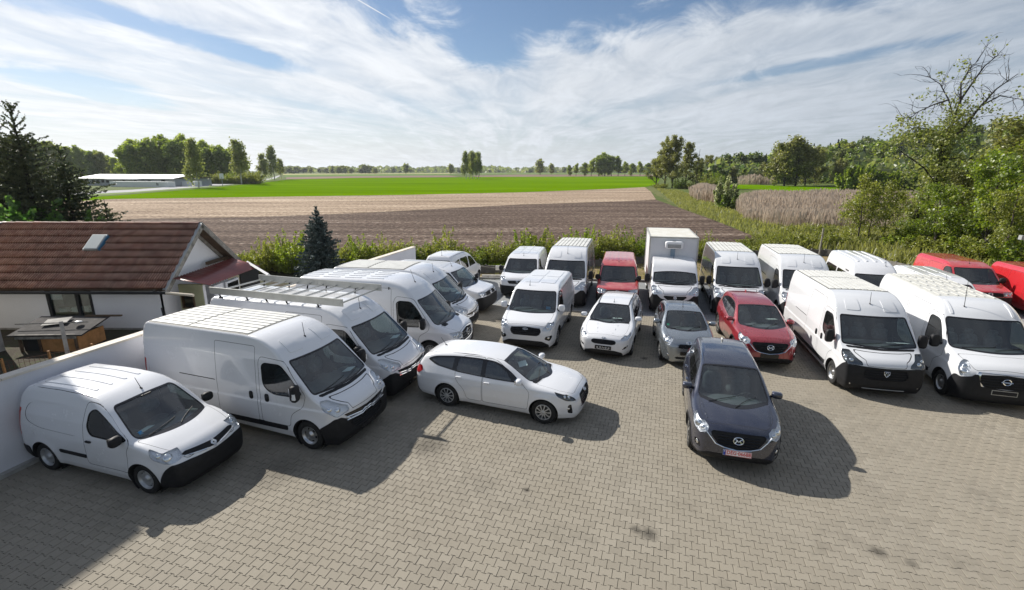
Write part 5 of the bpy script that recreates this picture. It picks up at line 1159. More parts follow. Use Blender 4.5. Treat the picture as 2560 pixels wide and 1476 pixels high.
def reg_plate(b):
    """German export plate: blue strip, red characters on white"""
    p, n = b.surf((-.5, 0, .47), (1, 0, 0)); c = b.L2(p)+Vector((.02, 0, 0))
    pl = MB().box(c, (.016, .535, .125)).build('licence_plate', 'plate_white', b.root)
    MB().box(c+Vector((.0095, -.242, 0)), (.004, .045, .115)).build('plate_strip', 'plate_blue', pl)
    MB().box(c+Vector((.0095, -.242, .03)), (.006, .02, .02)).build('plate_strip_mark', 'plate_white', pl)
    fr = MB()
    for dz in (-.0575, .0575): fr.box(c+Vector((.0095, .02, dz)), (.004, .48, .005))
    for dy in (-.216, .262): fr.box(c+Vector((.0095, dy, 0)), (.004, .005, .113))
    fr.build('plate_rim', 'plate_red', pl)
    cu = bpy.data.curves.new('plate_lettering', 'FONT'); cu.body = 'DEG·06688'; cu.size = .108; cu.align_x = 'CENTER'; cu.align_y = 'CENTER'; cu.extrude = .002; cu.offset = .0012
    o = bpy.data.objects.new('tmp', cu); COL.objects.link(o); bpy.context.view_layer.update()
    me = bpy.data.meshes.new_from_object(o.evaluated_get(bpy.context.evaluated_depsgraph_get())); bpy.data.objects.remove(o); bpy.data.curves.remove(cu)
    me.name = 'plate_lettering'; me.materials.clear(); me.materials.append(MT['plate_red'])
    xs = [v.co.x for v in me.vertices]; k = .445/(max(xs)-min(xs)); me.transform(Matrix.Scale(k, 4, Vector((1, 0, 0))))
    link('plate_lettering', me, pl, c+Vector((.011, .025, .002)), (math.pi/2, 0, math.pi/2))
# ================================================================ the parked vehicles (front centre, heading in degrees)
FLEET = set((ONLY or 'all').split(',')) if 'ONLY' in globals() else {'all'}
def disc_label(b, y, z, m):
    p, n = b.surf((-.5, y, z), (1, 0, 0)); c = b.L2(p)+Vector((-.012, 0, 0)); MB().box(c, (.004, .075, .075), 0, Matrix.Rotation(R(-45), 3, 'Y')).build('emission_sticker', m, b.root)
def want(k): return 'all' in FLEET or k in FLEET
if want('small'):
    b = small_van('small white delivery van with black bumper beside the white wall, nearest on the left', (-5.93, 8.75), -16.5)
    disc_label(b, -.60, 1.13, 'sticker_blue')
    paper(b, 'white sheet on the dashboard of the small white delivery van', -.35, 1.35, 1.045, (.18, .26))
if want('jump2'):
    b = ducato('long white van with a ribbed roof and double chevron grille behind the small white van', (-3.24, 10.32), -19.7, L=5.998, style='citroen', cell=.045, cap2='white_plastic')
    paper(b, 'white price sheet behind the windscreen of the second van from the left', .50, .95, 1.345)
if want('jump3'):
    b = ducato('long white van carrying an aluminium ladder rack on its roof', (-2.64, 12.76), -18.1, L=6.363, style='citroen', ribs=False)
    ladder_rack(b); paper(b, 'white price sheet behind the windscreen of the van with the ladder rack', .50, .95, 1.345)
if want('sprinter'): big_van('sprinter', 'white high-roof van with three-pointed star grille behind the ladder-rack van', (-1.46, 15.64), -12.9)
if want('jump5'):
    b = ducato('white van with a ribbed roof between the star-grille van and the low white transporter', (-1.33, 18.07), -12.9, L=5.6, style='citroen', cell=.055)
    paper(b, 'white price sheet behind the windscreen of the fifth van on the left', .55, .92, 1.345)
if want('vw6'): mid_van('transporter', 'low white transporter van with black bumper at the far end of the left row', (-.88, 20.99), -18.8)
if want('glazed'): glazed_van('white compact van seen from behind with dark rear glass, beyond the left row', (-2.45, 27.65), 74)
if want('expert'):
    b = mid_van('shuttle', 'white van with wide dark lower bumper at the left end of the rear row', (.24, 23.0), -100.9)
if want('boxer10'): ducato('white high-roof van behind the front left white van, left of the faded red van', (2.22, 21.07), -103.5, style='peugeot', cell=.055)
if want('red11'):
    b = mid_van('transporter', 'faded red van between the white high-roof van and the box truck', (4.61, 20.77), -102.8, 'paint_red_faded')
    paper(b, 'small white note behind the windscreen of the faded red van', .5, 1.12, 1.21, (.1, .22))
if want('custom'):
    b = mid_van('custom', 'white van with black mesh grille and oval badge in the front of the rear rows', (.44, 15.78), -105.4, cell=.048)
    MB().box(b.root.matrix_basis @ Vector((b.L/2-1.25, .55, 1.27)), (.16, .01, .10), R(-15.4)).build('windscreen_sticker', 'sticker_blue')
    tag(bpy.data.objects['windscreen_sticker'], 'small blue sticker inside the windscreen of the white van with oval badge', 'sticker')
if want('estate'):
    b = car('estate', 'white estate car with black trapezoid grille and black dealer plate', (2.97, 15.04), -109.9)
    paper(b, 'white price sheet on the dashboard of the white estate car with black dealer plate', .25, 1.42, 1.06, (.24, .34))
if want('reefer'):
    b = reefer('white refrigerated box truck with a cooling unit above the cab', (6.92, 19.99), -102.8)
    paper(b, 'white note behind the windscreen of the refrigerated box truck', .55, .92, 1.345, (.12, .24))
if want('hatch'):
    b = car('hatch', 'silver small hatchback between the white estate car and the dark red car', (5.51, 14.27), -101.3); disc_label(b, -.56, 1.12, 'sticker_green')
if want('boxer15'):
    b = ducato('grey-white high-roof van right of the refrigerated box truck', (9.46, 19.51), -105.0, style='peugeot', cell=.055, paintn='paint_white_grey')
    paper(b, 'white note behind the windscreen of the van right of the box truck', .6, .92, 1.345, (.1, .2))
if want('redsuv'):
    b = car('suv', 'dark red car with winged grille badge behind the dark blue car', (7.98, 14.18), -102.4, paintn='paint_red')
    paper(b, 'white price sheet behind the windscreen of the dark red car', .40, 1.62, 1.22, (.22, .32)); plate(b, 'plate_holder', 0, .47, .52, .12, 'plastic_gloss')
if want('navy'):
    b = car('suv', 'dark blue car with a red-lettered plate parked out in front on the paving', (4.58, 8.82), -106.4, paintn='paint_navy', cell=.04); reg_plate(b)
if want('wagon'):
    b = car('wagon', 'white station wagon standing crosswise in the middle of the yard', (1.88, 11.35), -20.8, cell=.04)
    paper(b, 'white price sheet behind the windscreen of the white station wagon', .10, 1.75, 1.10, (.22, .36), .5)
if want('van18'): ducato('grey-white high-roof van half hidden behind the big white van with the shield badge', (11.93, 18.73), -105.3, style='peugeot', cell=.06, paintn='paint_white_grey')
if want('minibus'): mini_bus('white high-roof minibus with four roof ribs in front of the plank wall', (14.43, 18.03), -107.6)
if want('boxer20'):
    b = ducato('large white van with closed black nose and shield badge at the right', (10.06, 12.08), -103.8, style='new', cell=.045, paintn='paint_white_grey')
    paper(b, 'large white price sheet behind the windscreen of the shield-badged van',   .62, 1.0, 1.36, (.26, .34), .1); paper(b, 'small white note beside the price sheet in the shield-badged van', .35, .97, 1.35, (.07, .18), 0)
if want('master'): big_van('master', 'large white van with chrome-framed grille cut by the right edge of the picture', (12.63, 11.49), -107.5, paintn='paint_white_grey')
if want('low22'): mid_van('shuttle', 'low white van with pressed roof behind the chrome-grille van', (16.9, 17.3), -107, cell=.065)
if want('red23'): mid_van('transporter', 'red van with dusty roof near the plank wall on the right', (20.62, 20.33), -105.3, 'paint_red_bright', cell=.06)
if want('red24'): mid_van('transporter', 'bright red van cut by the right edge of the picture', (22.3, 17.95), -105, 'paint_red_bright', cell=.06)
# ================================================================ ground
def flat(name, pts, z, m, kind='structure', parent=None):
    me = bpy.data.meshes.new(name); me.from_pydata([(p[0], p[1], z) for p in pts], [], [tuple(range(len(pts)))]); me.materials.append(MT[m]); me.update()
    o = link(name, me, parent)
    if me.polygons[0].normal.z < 0: me.flip_normals()
    if kind: o['kind'] = kind
    return o
def ground_mat(name, stops, scale, stretch=(1, 1, 1), rot=0.0, rough=.95, bump=.5, bscale=8, fine=None, grain=None, det=10, spec=.1, rows=None):
    """stops: list of (pos, colour); object-space noise, optional row lines"""
    m, nt, b = nodes_of(name); n = nt.nodes; l = nt.links
    b.inputs['Roughness'].default_value = rough; b.inputs['Specular IOR Level'].default_value = spec
    tc = n.new('ShaderNodeTexCoord'); mp = n.new('ShaderNodeMapping'); l.new(tc.outputs['Object'], mp.inputs[0])
    mp.inputs['Rotation'].default_value = (0, 0, rot); mp.inputs['Scale'].default_value = stretch
    t = n.new('ShaderNodeTexNoise'); t.inputs['Scale'].default_value = scale; t.inputs['Detail'].default_value = det; t.inputs['Roughness'].default_value = .62
    l.new(mp.outputs[0], t.inputs['Vector'])
    src = t.outputs[0]
    if fine:
        mp2 = n.new('ShaderNodeMapping'); l.new(tc.outputs['Object'], mp2.inputs[0]); mp2.inputs['Rotation'].default_value = (0, 0, rot); mp2.inputs['Scale'].default_value = fine[1]
        t2 = n.new('ShaderNodeTexNoise'); t2.inputs['Scale'].default_value = fine[0]; t2.inputs['Detail'].default_value = 6; t2.inputs['Roughness'].default_value = .7
        l.new(mp2.outputs[0], t2.inputs['Vector'])
        a = n.new('ShaderNodeMath'); a.operation = 'MULTIPLY_ADD'; l.new(t2.outputs[0], a.inputs[0]); a.inputs[1].default_value = fine[2]
        s0 = n.new('ShaderNodeMath'); s0.operation = 'MULTIPLY'; l.new(src, s0.inputs[0]); s0.inputs[1].default_value = 1-fine[2]
        l.new(s0.outputs[0], a.inputs[2]); src = a.outputs[0]
    if grain:
        t3 = n.new('ShaderNodeTexNoise'); t3.inputs['Scale'].default_value = grain[0]; t3.inputs['Detail'].default_value = 4; t3.inputs['Roughness'].default_value = .8; l.new(tc.outputs['Object'], t3.inputs['Vector'])
        g = n.new('ShaderNodeMath'); g.operation = 'MULTIPLY_ADD'; l.new(t3.outputs[0], g.inputs[0]); g.inputs[1].default_value = grain[1]
        g1 = n.new('ShaderNodeMath'); g1.operation = 'MULTIPLY_ADD'; l.new(src, g1.inputs[0]); g1.inputs[1].default_value = 1.0; g1.inputs[2].default_value = -grain[1]*.5; l.new(g1.outputs[0], g.inputs[2]); src = g.outputs[0]
    cr = n.new('ShaderNodeValToRGB'); l.new(src, cr.inputs[0]); e = cr.color_ramp.elements
    while len(e) < len(stops): e.new(.5)
    for i, (p, c) in enumerate(stops): e[i].position = p; e[i].color = (*c, 1)
    l.new(cr.outputs[0], b.inputs['Base Color'])
    if bump:
        bp = n.new('ShaderNodeBump'); bp.inputs['Strength'].default_value = bump; bp.inputs['Distance'].default_value = .15
        l.new(src, bp.inputs['Height']); l.new(bp.outputs[0], b.inputs['Normal'])
    return m
ground_mat('meadow', [(.3, (.045, .075, .018)), (.5, (.085, .115, .03)), (.68, (.15, .15, .055))], .15, fine=(3.0, (1, 1, 1), .45))
ground_mat('wheat', [(.38, (.072, .150, .001)), (.50, (.105, .20, .001)), (.62, (.145, .24, .004))], .03, (.3, 1, 1), R(8), fine=(.35, (.05, 1.6, 1), .5), bump=.3, spec=0.0)
ground_mat('wheat_far', [(.35, (.07, .14, .02)), (.7, (.12, .19, .03))], .01)
ground_mat('pale_green', [(.35, (.10, .17, .03)), (.7, (.16, .21, .06))], .03, (1, .3, 1))
ROW = R(9)
ground_mat('stubble', [(.36, (.12, .08, .052)), (.47, (.27, .20, .14)), (.55, (.38, .29, .21)), (.66, (.62, .51, .39))], .10, (.3, 1.3, 1), ROW, fine=(1.0, (.018, .9, 1), .62), grain=(1.9, .95), bump=1.0)
ground_mat('ploughed', [(.34, (.036, .025, .019)), (.46, (.090, .062, .048)), (.55, (.14, .10, .078)), (.64, (.22, .17, .135)), (.74, (.50, .43, .35))], .16, (.25, 1.2, 1), ROW, fine=(1.1, (.02, 1.0, 1), .55), grain=(2.2, 1.05), bump=1.0)
ground_mat('ploughed_far', [(.35, (.16, .105, .085)), (.7, (.26, .19, .155))], .03, (.3, 1, 1), ROW)
ground_mat('yellow_far', [(.35, (.42, .40, .16)), (.7, (.55, .52, .26))], .03)
ground_mat('bank_grass', [(.3, (.05, .08, .02)), (.45, (.085, .115, .03)), (.56, (.17, .16, .07)), (.68, (.31, .26, .16))], .5, fine=(5.0, (1, 1, 1), .5))
ground_mat('dry_ground', [(.3, (.10, .095, .045)), (.5, (.22, .17, .09)), (.7, (.34, .27, .16))], .6, fine=(9.0, (1, 1, 1), .5))
ground_mat('garden_soil', [(.3, (.035, .03, .024)), (.5, (.075, .065, .05)), (.62, (.05, .08, .025)), (.75, (.16, .14, .11))], .9, fine=(10.0, (1, 1, 1), .5))
ground_mat('asphalt_far', [(.3, (.34, .34, .35)), (.7, (.44, .44, .45))], .2)
ground_mat('joint_sand', [(.3, (.035, .030, .024)), (.7, (.075, .066, .052))], 3.0)
# base terrain: flat plain, rising to wooded hills on the far right
def hill(x, y):
    # ridge line running away to the right
    a = math.atan2(x, y); r = math.hypot(x, y)
    t = max(0, min(1, (a-R(20))/R(27))); t = t*t*(3-2*t)
    q = max(0, min(1, (r-230)/260)); q = q*q*(3-2*q)
    return 25*t*q
def terrain():
    rs = np.concatenate([[2], np.geomspace(12, 220, 10), np.linspace(250, 700, 14), [900, 1400, 2500, 5000, 8500]])
    an = np.radians(np.concatenate([np.arange(-180, -60, 12), np.arange(-60, 8, 6), np.arange(8, 62, 2), np.arange(62, 180, 12)]))
    V = []; F = []
    for r in rs:
        for a in an: x, y = r*math.sin(a), r*math.cos(a); V.append((x, y, -.09+hill(x, y)))
    n = len(an)
    for i in range(len(rs)-1):
        for k in range(n):
            k2 = (k+1) % n; F.append((i*n+k, i*n+k2, (i+1)*n+k2, (i+1)*n+k))
    F.append(tuple(range(n)))
    me = bpy.data.meshes.new('terrain'); me.from_pydata(V, [], F); me.materials.append(MT['meadow']); me.polygons.foreach_set('use_smooth', [True]*len(F)); me.update()
    link('ground', me)['kind'] = 'structure'
terrain()
G = gp
S_AB = [(140, 505), (283, 497.5), (640, 492.5), (1000, 487.5), (1300, 481), (1500, 473.5), (1612, 468)]       # wheat / stubble
D_AB = [(140, 560), (350, 546), (640, 542), (850, 534), (1000, 527), (1300, 511), (1560, 503), (1640, 499)]        # stubble / ploughed
flat('stubble_field', [G(*p) for p in S_AB]+[G(1628, 480)]+[G(*p) for p in D_AB[::-1]], -.045, 'stubble')
flat('ploughed_field', [G(*p) for p in D_AB]+[G(1700, 520), G(1790, 552), G(1860, 580), G(1925, 606), (19.5, 39), (8, 35), (-5, 31), (-14, 33.5), (-26, 37), (-42, 40)], -.05, 'ploughed')
flat('wheat_field', [G(*p) for p in S_AB]+[G(1640, 462), G(1650, 448), G(1640, 441.5), G(1300, 442), G(1150, 443.5), G(900, 445), G(720, 449), G(660, 456.5), G(604, 462), G(500, 472), G(420, 478), G(300, 488), G(140, 498)], -.04, 'wheat')
flat('far_field', [G(715, 449), G(900, 444.6), G(1150, 443), G(1120, 439), G(960, 439.4), G(800, 442), G(716, 443.5)], -.03, 'ploughed_far')
flat('far_field', [G(1190, 442.6), G(1650, 441), G(1640, 437), G(1300, 437), G(1180, 439.6)], -.03, 'ploughed_far')
flat('far_field', [G(712, 443), G(800, 441.4), G(1120, 438.6), G(1160, 435.6), G(1000, 435.4), G(712, 437.6)], -.02, 'wheat_far')
flat('far_field', [G(706, 437), G(1000, 435.2), G(1150, 434.8), G(1120, 433.8), G(706, 435.2)], -.01, 'yellow_far')
flat('far_field', [G(1200, 436.5), G(1620, 436.5), G(1600, 433.5), G(1200, 433.6)], -.02, 'pale_green')
flat('meadow_strip', [G(140, 496.5), G(300, 486), G(500, 470), G(660, 455), G(696, 447), G(690, 445), G(600, 455), G(480, 467), G(330, 480), G(140, 489)], -.03, 'pale_green')
flat('country_road', [G(100, 491), G(330, 480), G(480, 469), G(560, 463), G(640, 455.5), G(690, 446), G(703, 438.5), G(698, 438.5), G(676, 446), G(620, 453), G(560, 458), G(480, 463.5), G(330, 474.5), G(100, 484)], -.02, 'asphalt_far')
flat('green_meadow', [G(1790, 470), G(1860, 456), G(1960, 450), G(2120, 450), G(2300, 452), G(2300, 486), G(2080, 486), G(1900, 474)], -.04, 'wheat')
flat('grass_bank', [G(1612, 468), G(1660, 470), G(1760, 505), G(1880, 545), G(2000, 575), G(2300, 600), (27, 33), (21.5, 40), (19.5, 39), G(1925, 606), G(1860, 580), G(1790, 552), G(1700, 520), G(1628, 480)], -.03, 'bank_grass')
flat('dry_verge', [(-5.5, 27.5), (-2.2, 27.6), (0, 27.5), (7.4, 26.9), (13.6, 25.6), (17.5, 25.4), (21.6, 26.2), (23.9, 26.5), (24.3, 31.6), (23.2, 35.4), (20.2, 36.2), (12, 33.2), (8.3, 32.3), (-.7, 29.4), (-2.5, 29.4), (-5, 28.6)], -.015, 'dry_ground')
flat('garden', [(-60, 2), (-10.9, 2), (-10.4, 9.4), (-9.6, 12), (-6.5, 23.2), (-5.4, 27.0), (-12, 30), (-60, 32)], -.06, 'garden_soil')
# ---------------------------------------------------------------- paving: interlocking double-T stones
def paver_mat(name, c0, c1, c2, rough=.85):
    m, nt, b = nodes_of(name); n = nt.nodes; l = nt.links; b.inputs['Roughness'].default_value = rough; b.inputs['Specular IOR Level'].default_value = .25
    at = n.new('ShaderNodeAttribute'); at.attribute_name = 'tone'; oi = n.new('ShaderNodeObjectInfo')
    ge = n.new('ShaderNodeNewGeometry')
    def noise(sc, det, ro=.6):
        t = n.new('ShaderNodeTexNoise'); t.inputs['Scale'].default_value = sc; t.inputs['Detail'].default_value = det; t.inputs['Roughness'].default_value = ro; l.new(ge.outputs['Position'], t.inputs['Vector']); return t.outputs[0]
    def mix(f, a, b_, fac=None):
        x = n.new('ShaderNodeMix'); x.data_type = 'RGBA'
        if isinstance(f, float): x.inputs[0].default_value = f
        else: l.new(f, x.inputs[0])
        for i, v in ((6, a), (7, b_)):
            if isinstance(v, tuple): x.inputs[i].default_value = (*v, 1)
            else: l.new(v, x.inputs[i])
        return x.outputs[2]
    def mr(v, a, b_, c=0., d=1.):
        x = n.new('ShaderNodeMapRange'); l.new(v, x.inputs[0])
        for i, q in enumerate((a, b_, c, d)): x.inputs[i+1].default_value = q
        return x.outputs[0]
    ad = n.new('ShaderNodeMath'); ad.operation = 'FRACT'; a2 = n.new('ShaderNodeMath'); a2.operation = 'ADD'; l.new(at.outputs['Fac'], a2.inputs[0]); l.new(oi.outputs['Random'], a2.inputs[1]); l.new(a2.outputs[0], ad.inputs[0])
    base = mix(ad.outputs[0], c0, c1)
    base = mix(mr(noise(.35, 5), .38, .66, 0, .75), base, c2)                     # broad wear
    dark = tuple(c*.42 for c in c0)
    st = mr(noise(.8, 8, .72), .55, .76, 0, .55); base = mix(st, base, dark)    # damp and oil stains
    gr = mr(noise(55, 3, .7), .3, .75, 0, .35); base = mix(gr, base, tuple(c*.62 for c in c0))
    lt = mr(noise(140, 2, .7), .66, .74, 0, .5); base = mix(lt, base, tuple(min(1, c*1.6) for c in c1))
    # a few distinct oil spots
    vx = n.new('ShaderNodeVectorMath'); vx.operation = 'DISTANCE'
    for (x, y, r, k) in ((2.35, 7.1, .16, .7), (2.15, 7.22, .10, .6), (6.0, 6.7, .13, .65), (6.35, 6.45, .11, .5), (.28, 8.3, .07, .8), (-1.3, 21.0, .5, .5), (-.45, 19.4, .35, .7), (.1, 17.6, .3, .7), (4.4, 15.2, .12, .8), (-4.9, 8.9, .6, .4), (-1.9, 9.9, .45, .5)):
        d = n.new('ShaderNodeVectorMath'); d.operation = 'DISTANCE'; l.new(ge.outputs['Position'], d.inputs[0]); d.inputs[1].default_value = (x, y, 0)
        nn = n.new('ShaderNodeMath'); nn.operation = 'MULTIPLY_ADD'; l.new(noise(9, 3), nn.inputs[0]); nn.inputs[1].default_value = r*1.2; l.new(d.outputs['Value'], nn.inputs[2])
        base = mix(mr(nn.outputs[0], r*.9, r*1.9, k, 0.), base, (.03, .027, .022))
    l.new(base, b.inputs['Base Color'])
    bp = n.new('ShaderNodeBump'); bp.inputs['Strength'].default_value = .35; bp.inputs['Distance'].default_value = .004; l.new(noise(90, 3), bp.inputs['Height']); l.new(bp.outputs[0], b.inputs['Normal'])
paver_mat('paver', (.243, .219, .177), (.300, .272, .222), (.266, .237, .187))
paver_mat('paver_grey', (.24, .25, .26), (.30, .31, .32), (.27, .28, .285))
PLEN, PWID, AMP = .2, .165, .013
PROT = R(-17.5)
def pave():
    yard = np.array([(-16, -1.5), (-11.2, 6.0), (-10.45, 9.4), (-9.6, 12.1), (-6.5, 23.2), (-5.3, 27.3), (-2.2, 27.45), (-.6, 27.35), (7.2, 26.7), (13.4, 25.4), (17.4, 25.2), (21.8, 26.0), (26, 24), (34, 16), (30, -2)])
    pv = flat('pavement', yard, -.012, 'joint_sand')
    c, s = math.cos(PROT), math.sin(PROT)
    J, I = np.meshgrid(np.arange(-90, 190), np.arange(-150, 200), indexing='ij')
    U = I.ravel()*PLEN+(J.ravel() % 2)*PLEN/2; Vv = J.ravel()*PWID
    X = U*c-Vv*s; Y = U*s+Vv*c
    ok = sdf_poly(yard, X, Y) < -.10
    # camera frustum with a margin of some metres
    dep = Y*math.cos(PITCH)+6.05*math.sin(PITCH)
    ok &= (np.abs(X) < 1.05*dep+3.0) & (Y > 2.4)
    X, Y, dep = X[ok], Y[ok], dep[ok]
    g = .0032; hl, hw = PLEN/2-g, PWID/2-g; a = AMP
    prof = [(-hl, a), (-.058, a), (-.038, -a), (.038, -a), (.058, a), (hl, a)]
    out = [(u, hw+b) for u, b in prof]; out = out+[(-u, -v) for u, v in out]
    out = np.array(out); no = len(out)
    # grey stones lie beyond a straight course line
    grey = Y > 21.9-.27*(X+1.0)
    rng = np.random.RandomState(5)
    dist = np.hypot(X, Y); vis = (np.abs((X/dep)) < 1.045) & (Y > 3.9)
    # leave out the ones hidden under parked vehicles from the individual set
    order = np.argsort(np.where(vis, dist, 1e9)); near = np.zeros(len(X), bool); near[order[:300]] = True
    R2 = np.array([[c, s], [-s, c]])
    topn = out @ R2
    lo = topn[::-1]
    def proto(h, name):
        sh = 1.0; V = np.concatenate([np.c_[topn*.965, np.full(no, h)], np.c_[topn, np.full(no, h-.004)], np.c_[topn, np.full(no, -.03)]])
        F = [tuple(range(no))]
        for k in range(no):
            k2 = (k+1) % no; F.append((no+k, no+k2, k2, k)); F.append((2*no+k, 2*no+k2, no+k2, no+k))
        me = bpy.data.meshes.new(name); me.from_pydata([tuple(v) for v in V], [], F); me.materials.append(MT['paver']); me.update()
        if me.polygons[0].normal.z < 0: me.flip_normals()
        return me
    me = proto(0, 'paving_stone')
    for i in np.where(near)[0]:
        link('paving_stone', me, pv, (X[i], Y[i], rng.uniform(-.0012, .0012)+.001), (rng.normal(0, .004), rng.normal(0, .004), rng.normal(0, .006)))
    for nm, sel, m in (('paving_stones', ~near & ~grey, 'paver'), ('grey_paving_stones', ~near & grey, 'paver_grey')):
        idx = np.where(sel)[0]; n = len(idx)
        fine = (Y[idx] < 15)
        Vs = []; Fs = []; tone = []
        base = 0
        for part, rings in ((idx[fine], 3), (idx[~fine], 1)):
            k = len(part)
            if k == 0: continue
            t = topn[None]+0*X[part][:, None, None]
            ang = rng.normal(0, .006, k); t = np.stack([t[..., 0]*np.cos(ang)[:, None]-t[..., 1]*np.sin(ang)[:, None], t[..., 0]*np.sin(ang)[:, None]+t[..., 1]*np.cos(ang)[:, None]], -1)
            cx = np.stack([X[part], Y[part]], 1)[:, None]
            tilt = rng.normal(0, .004, (k, 2)); z = rng.normal(0, .0012, k)[:, None]+t[..., 0]*tilt[:, :1]+t[..., 1]*tilt[:, 1:]
            if rings == 3:
                V = np.concatenate([np.concatenate([t*.965+cx, z[..., None]], -1), np.concatenate([t+cx, z[..., None]-.004], -1), np.concatenate([t+cx, z[..., None]-.03], -1)], 1)
            else: V = np.concatenate([t+cx, z[..., None]], -1)
            m0 = V.shape[1]; off = (np.arange(k)*m0+base)[:, None]
            # top as 5 quads (strip between the two long sides)
            h = no//2; q = []
            for j in range(h-1): q.append((j, j+1, no-2-j, no-1-j))
            q = np.array(q); Fs.append((off[:, :, None]+q[None]).reshape(-1, 4)); cnt = [len(q)]
            if rings == 3:
                q2 = []
                for kk in range(no):
                    k2 = (kk+1) % no; q2 += [(no+kk, no+k2, k2, kk), (2*no+kk, 2*no+k2, no+k2, no+kk)]
                q2 = np.array(q2); Fs.append((off[:, :, None]+q2[None]).reshape(-1, 4))
            tn = rng.rand(k); tone.append(np.repeat(tn, m0)); Vs.append(V.reshape(-1, 3)); base += k*m0
        V = np.concatenate(Vs); F = np.concatenate(Fs)
        mm = mesh_np(nm, V, F, m, smooth=False)
        nz = np.empty(len(mm.polygons)*3, np.float32); mm.polygons.foreach_get('normal', nz)
        if nz[2::3][:50].mean() < 0: mm.flip_normals()
        at = mm.attributes.new('tone', 'FLOAT', 'POINT'); at.data.foreach_set('value', np.concatenate(tone).astype(np.float32))
        o = link(nm, mm, pv); o['kind'] = 'stuff'
    print('pavers', len(X))
pave()
# joint course line between the two pavings, kerbs of the yard
mat('concrete', (.33, .32, .30), rough=.9, var=.25, vscale=3, bump=.4, bscale=30)
mat('concrete_dark', (.13, .125, .115), rough=.9, var=.4, vscale=2.2, bump=.5, bscale=18, det=8)
mat('render_white', (.66, .66, .70), rough=.85, var=.05, vscale=.8, bump=.15, bscale=40)
mat('render_house', (.80, .81, .83), rough=.9, var=.04, vscale=.6, bump=.1, bscale=50)
mat('render_olive', (.36, .36, .22), rough=.9, var=.12, vscale=1.5)
mat('render_beige', (.62, .56, .45), rough=.9, var=.05, vscale=.8)
mat('coping', (.66, .60, .52), rough=.85, var=.10, vscale=3)
mat('wood_grey', (.26, .245, .215), rough=.9, var=.45, vscale=5, bump=.3, bscale=30)
mat('wood_brown', (.10, .065, .04), rough=.85, var=.4, vscale=5)
mat('wood_orange', (.38, .19, .07), rough=.8, var=.25, vscale=4)
mat('felt', (.045, .042, .042), rough=.95, var=.4, vscale=4)
mat('sheet_metal', (.35, .37, .37), rough=.5, metal=.5, var=.2, vscale=2)
mat('rust', (.14, .07, .04), rough=.9)
# ================================================================ walls, house, sheds
def tile_mat():
    m, nt, b = nodes_of('roof_tile'); n = nt.nodes; l = nt.links; b.inputs['Roughness'].default_value = .72; b.inputs['Specular IOR Level'].default_value = .25
    ge = n.new('ShaderNodeNewGeometry'); oi = n.new('ShaderNodeObjectInfo')
    def noise(sc, det):
        t = n.new('ShaderNodeTexNoise'); t.inputs['Scale'].default_value = sc; t.inputs['Detail'].default_value = det; t.inputs['Roughness'].default_value = .65; l.new(ge.outputs['Position'], t.inputs['Vector']); return t.outputs[0]
    def ramp(v, st):
        cr = n.new('ShaderNodeValToRGB'); l.new(v, cr.inputs[0]); e = cr.color_ramp.elements
        while len(e) < len(st): e.new(.5)
        for i, (p, c) in enumerate(st): e[i].position = p; e[i].color = (*c, 1)
        return cr.outputs[0]
    a = ramp(noise(.55, 6), [(.34, (.085, .030, .025)), (.5, (.165, .058, .043)), (.64, (.26, .110, .068))])
    g = ramp(noise(13, 6), [(.42, (0, 0, 0)), (.72, (1, 1, 1))])
    mx = n.new('ShaderNodeMix'); mx.data_type = 'RGBA'; q = n.new('ShaderNodeMath'); q.operation = 'MULTIPLY'; l.new(g, q.inputs[0]); q.inputs[1].default_value = .6
    l.new(q.outputs[0], mx.inputs[0]); l.new(a, mx.inputs[6]); mx.inputs[7].default_value = (.27, .205, .155, 1)
    m2 = n.new('ShaderNodeMix'); m2.data_type = 'RGBA'; m2.blend_type = 'MULTIPLY'; m2.inputs[0].default_value = .7
    rr = ramp(oi.outputs['Random'], [(0, (.62, .60, .60)), (.8, (1.05, 1, 1)), (1, (1.3, 1.2, 1.1))]); l.new(mx.outputs[2], m2.inputs[6]); l.new(rr, m2.inputs[7])
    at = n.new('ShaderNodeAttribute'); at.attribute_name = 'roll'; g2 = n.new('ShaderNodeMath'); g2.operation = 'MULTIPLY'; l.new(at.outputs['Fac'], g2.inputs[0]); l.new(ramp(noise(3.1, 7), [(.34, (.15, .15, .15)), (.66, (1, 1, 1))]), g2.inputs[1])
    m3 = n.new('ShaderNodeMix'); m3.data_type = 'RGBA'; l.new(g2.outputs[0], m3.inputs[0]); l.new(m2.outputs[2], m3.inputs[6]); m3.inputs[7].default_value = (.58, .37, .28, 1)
    l.new(m3.outputs[2], b.inputs['Base Color'])
tile_mat()
mat('skylight_blue', (.05, .16, .28), rough=.4); mat('skylight_glass', (.33, .37, .38), rough=.35)
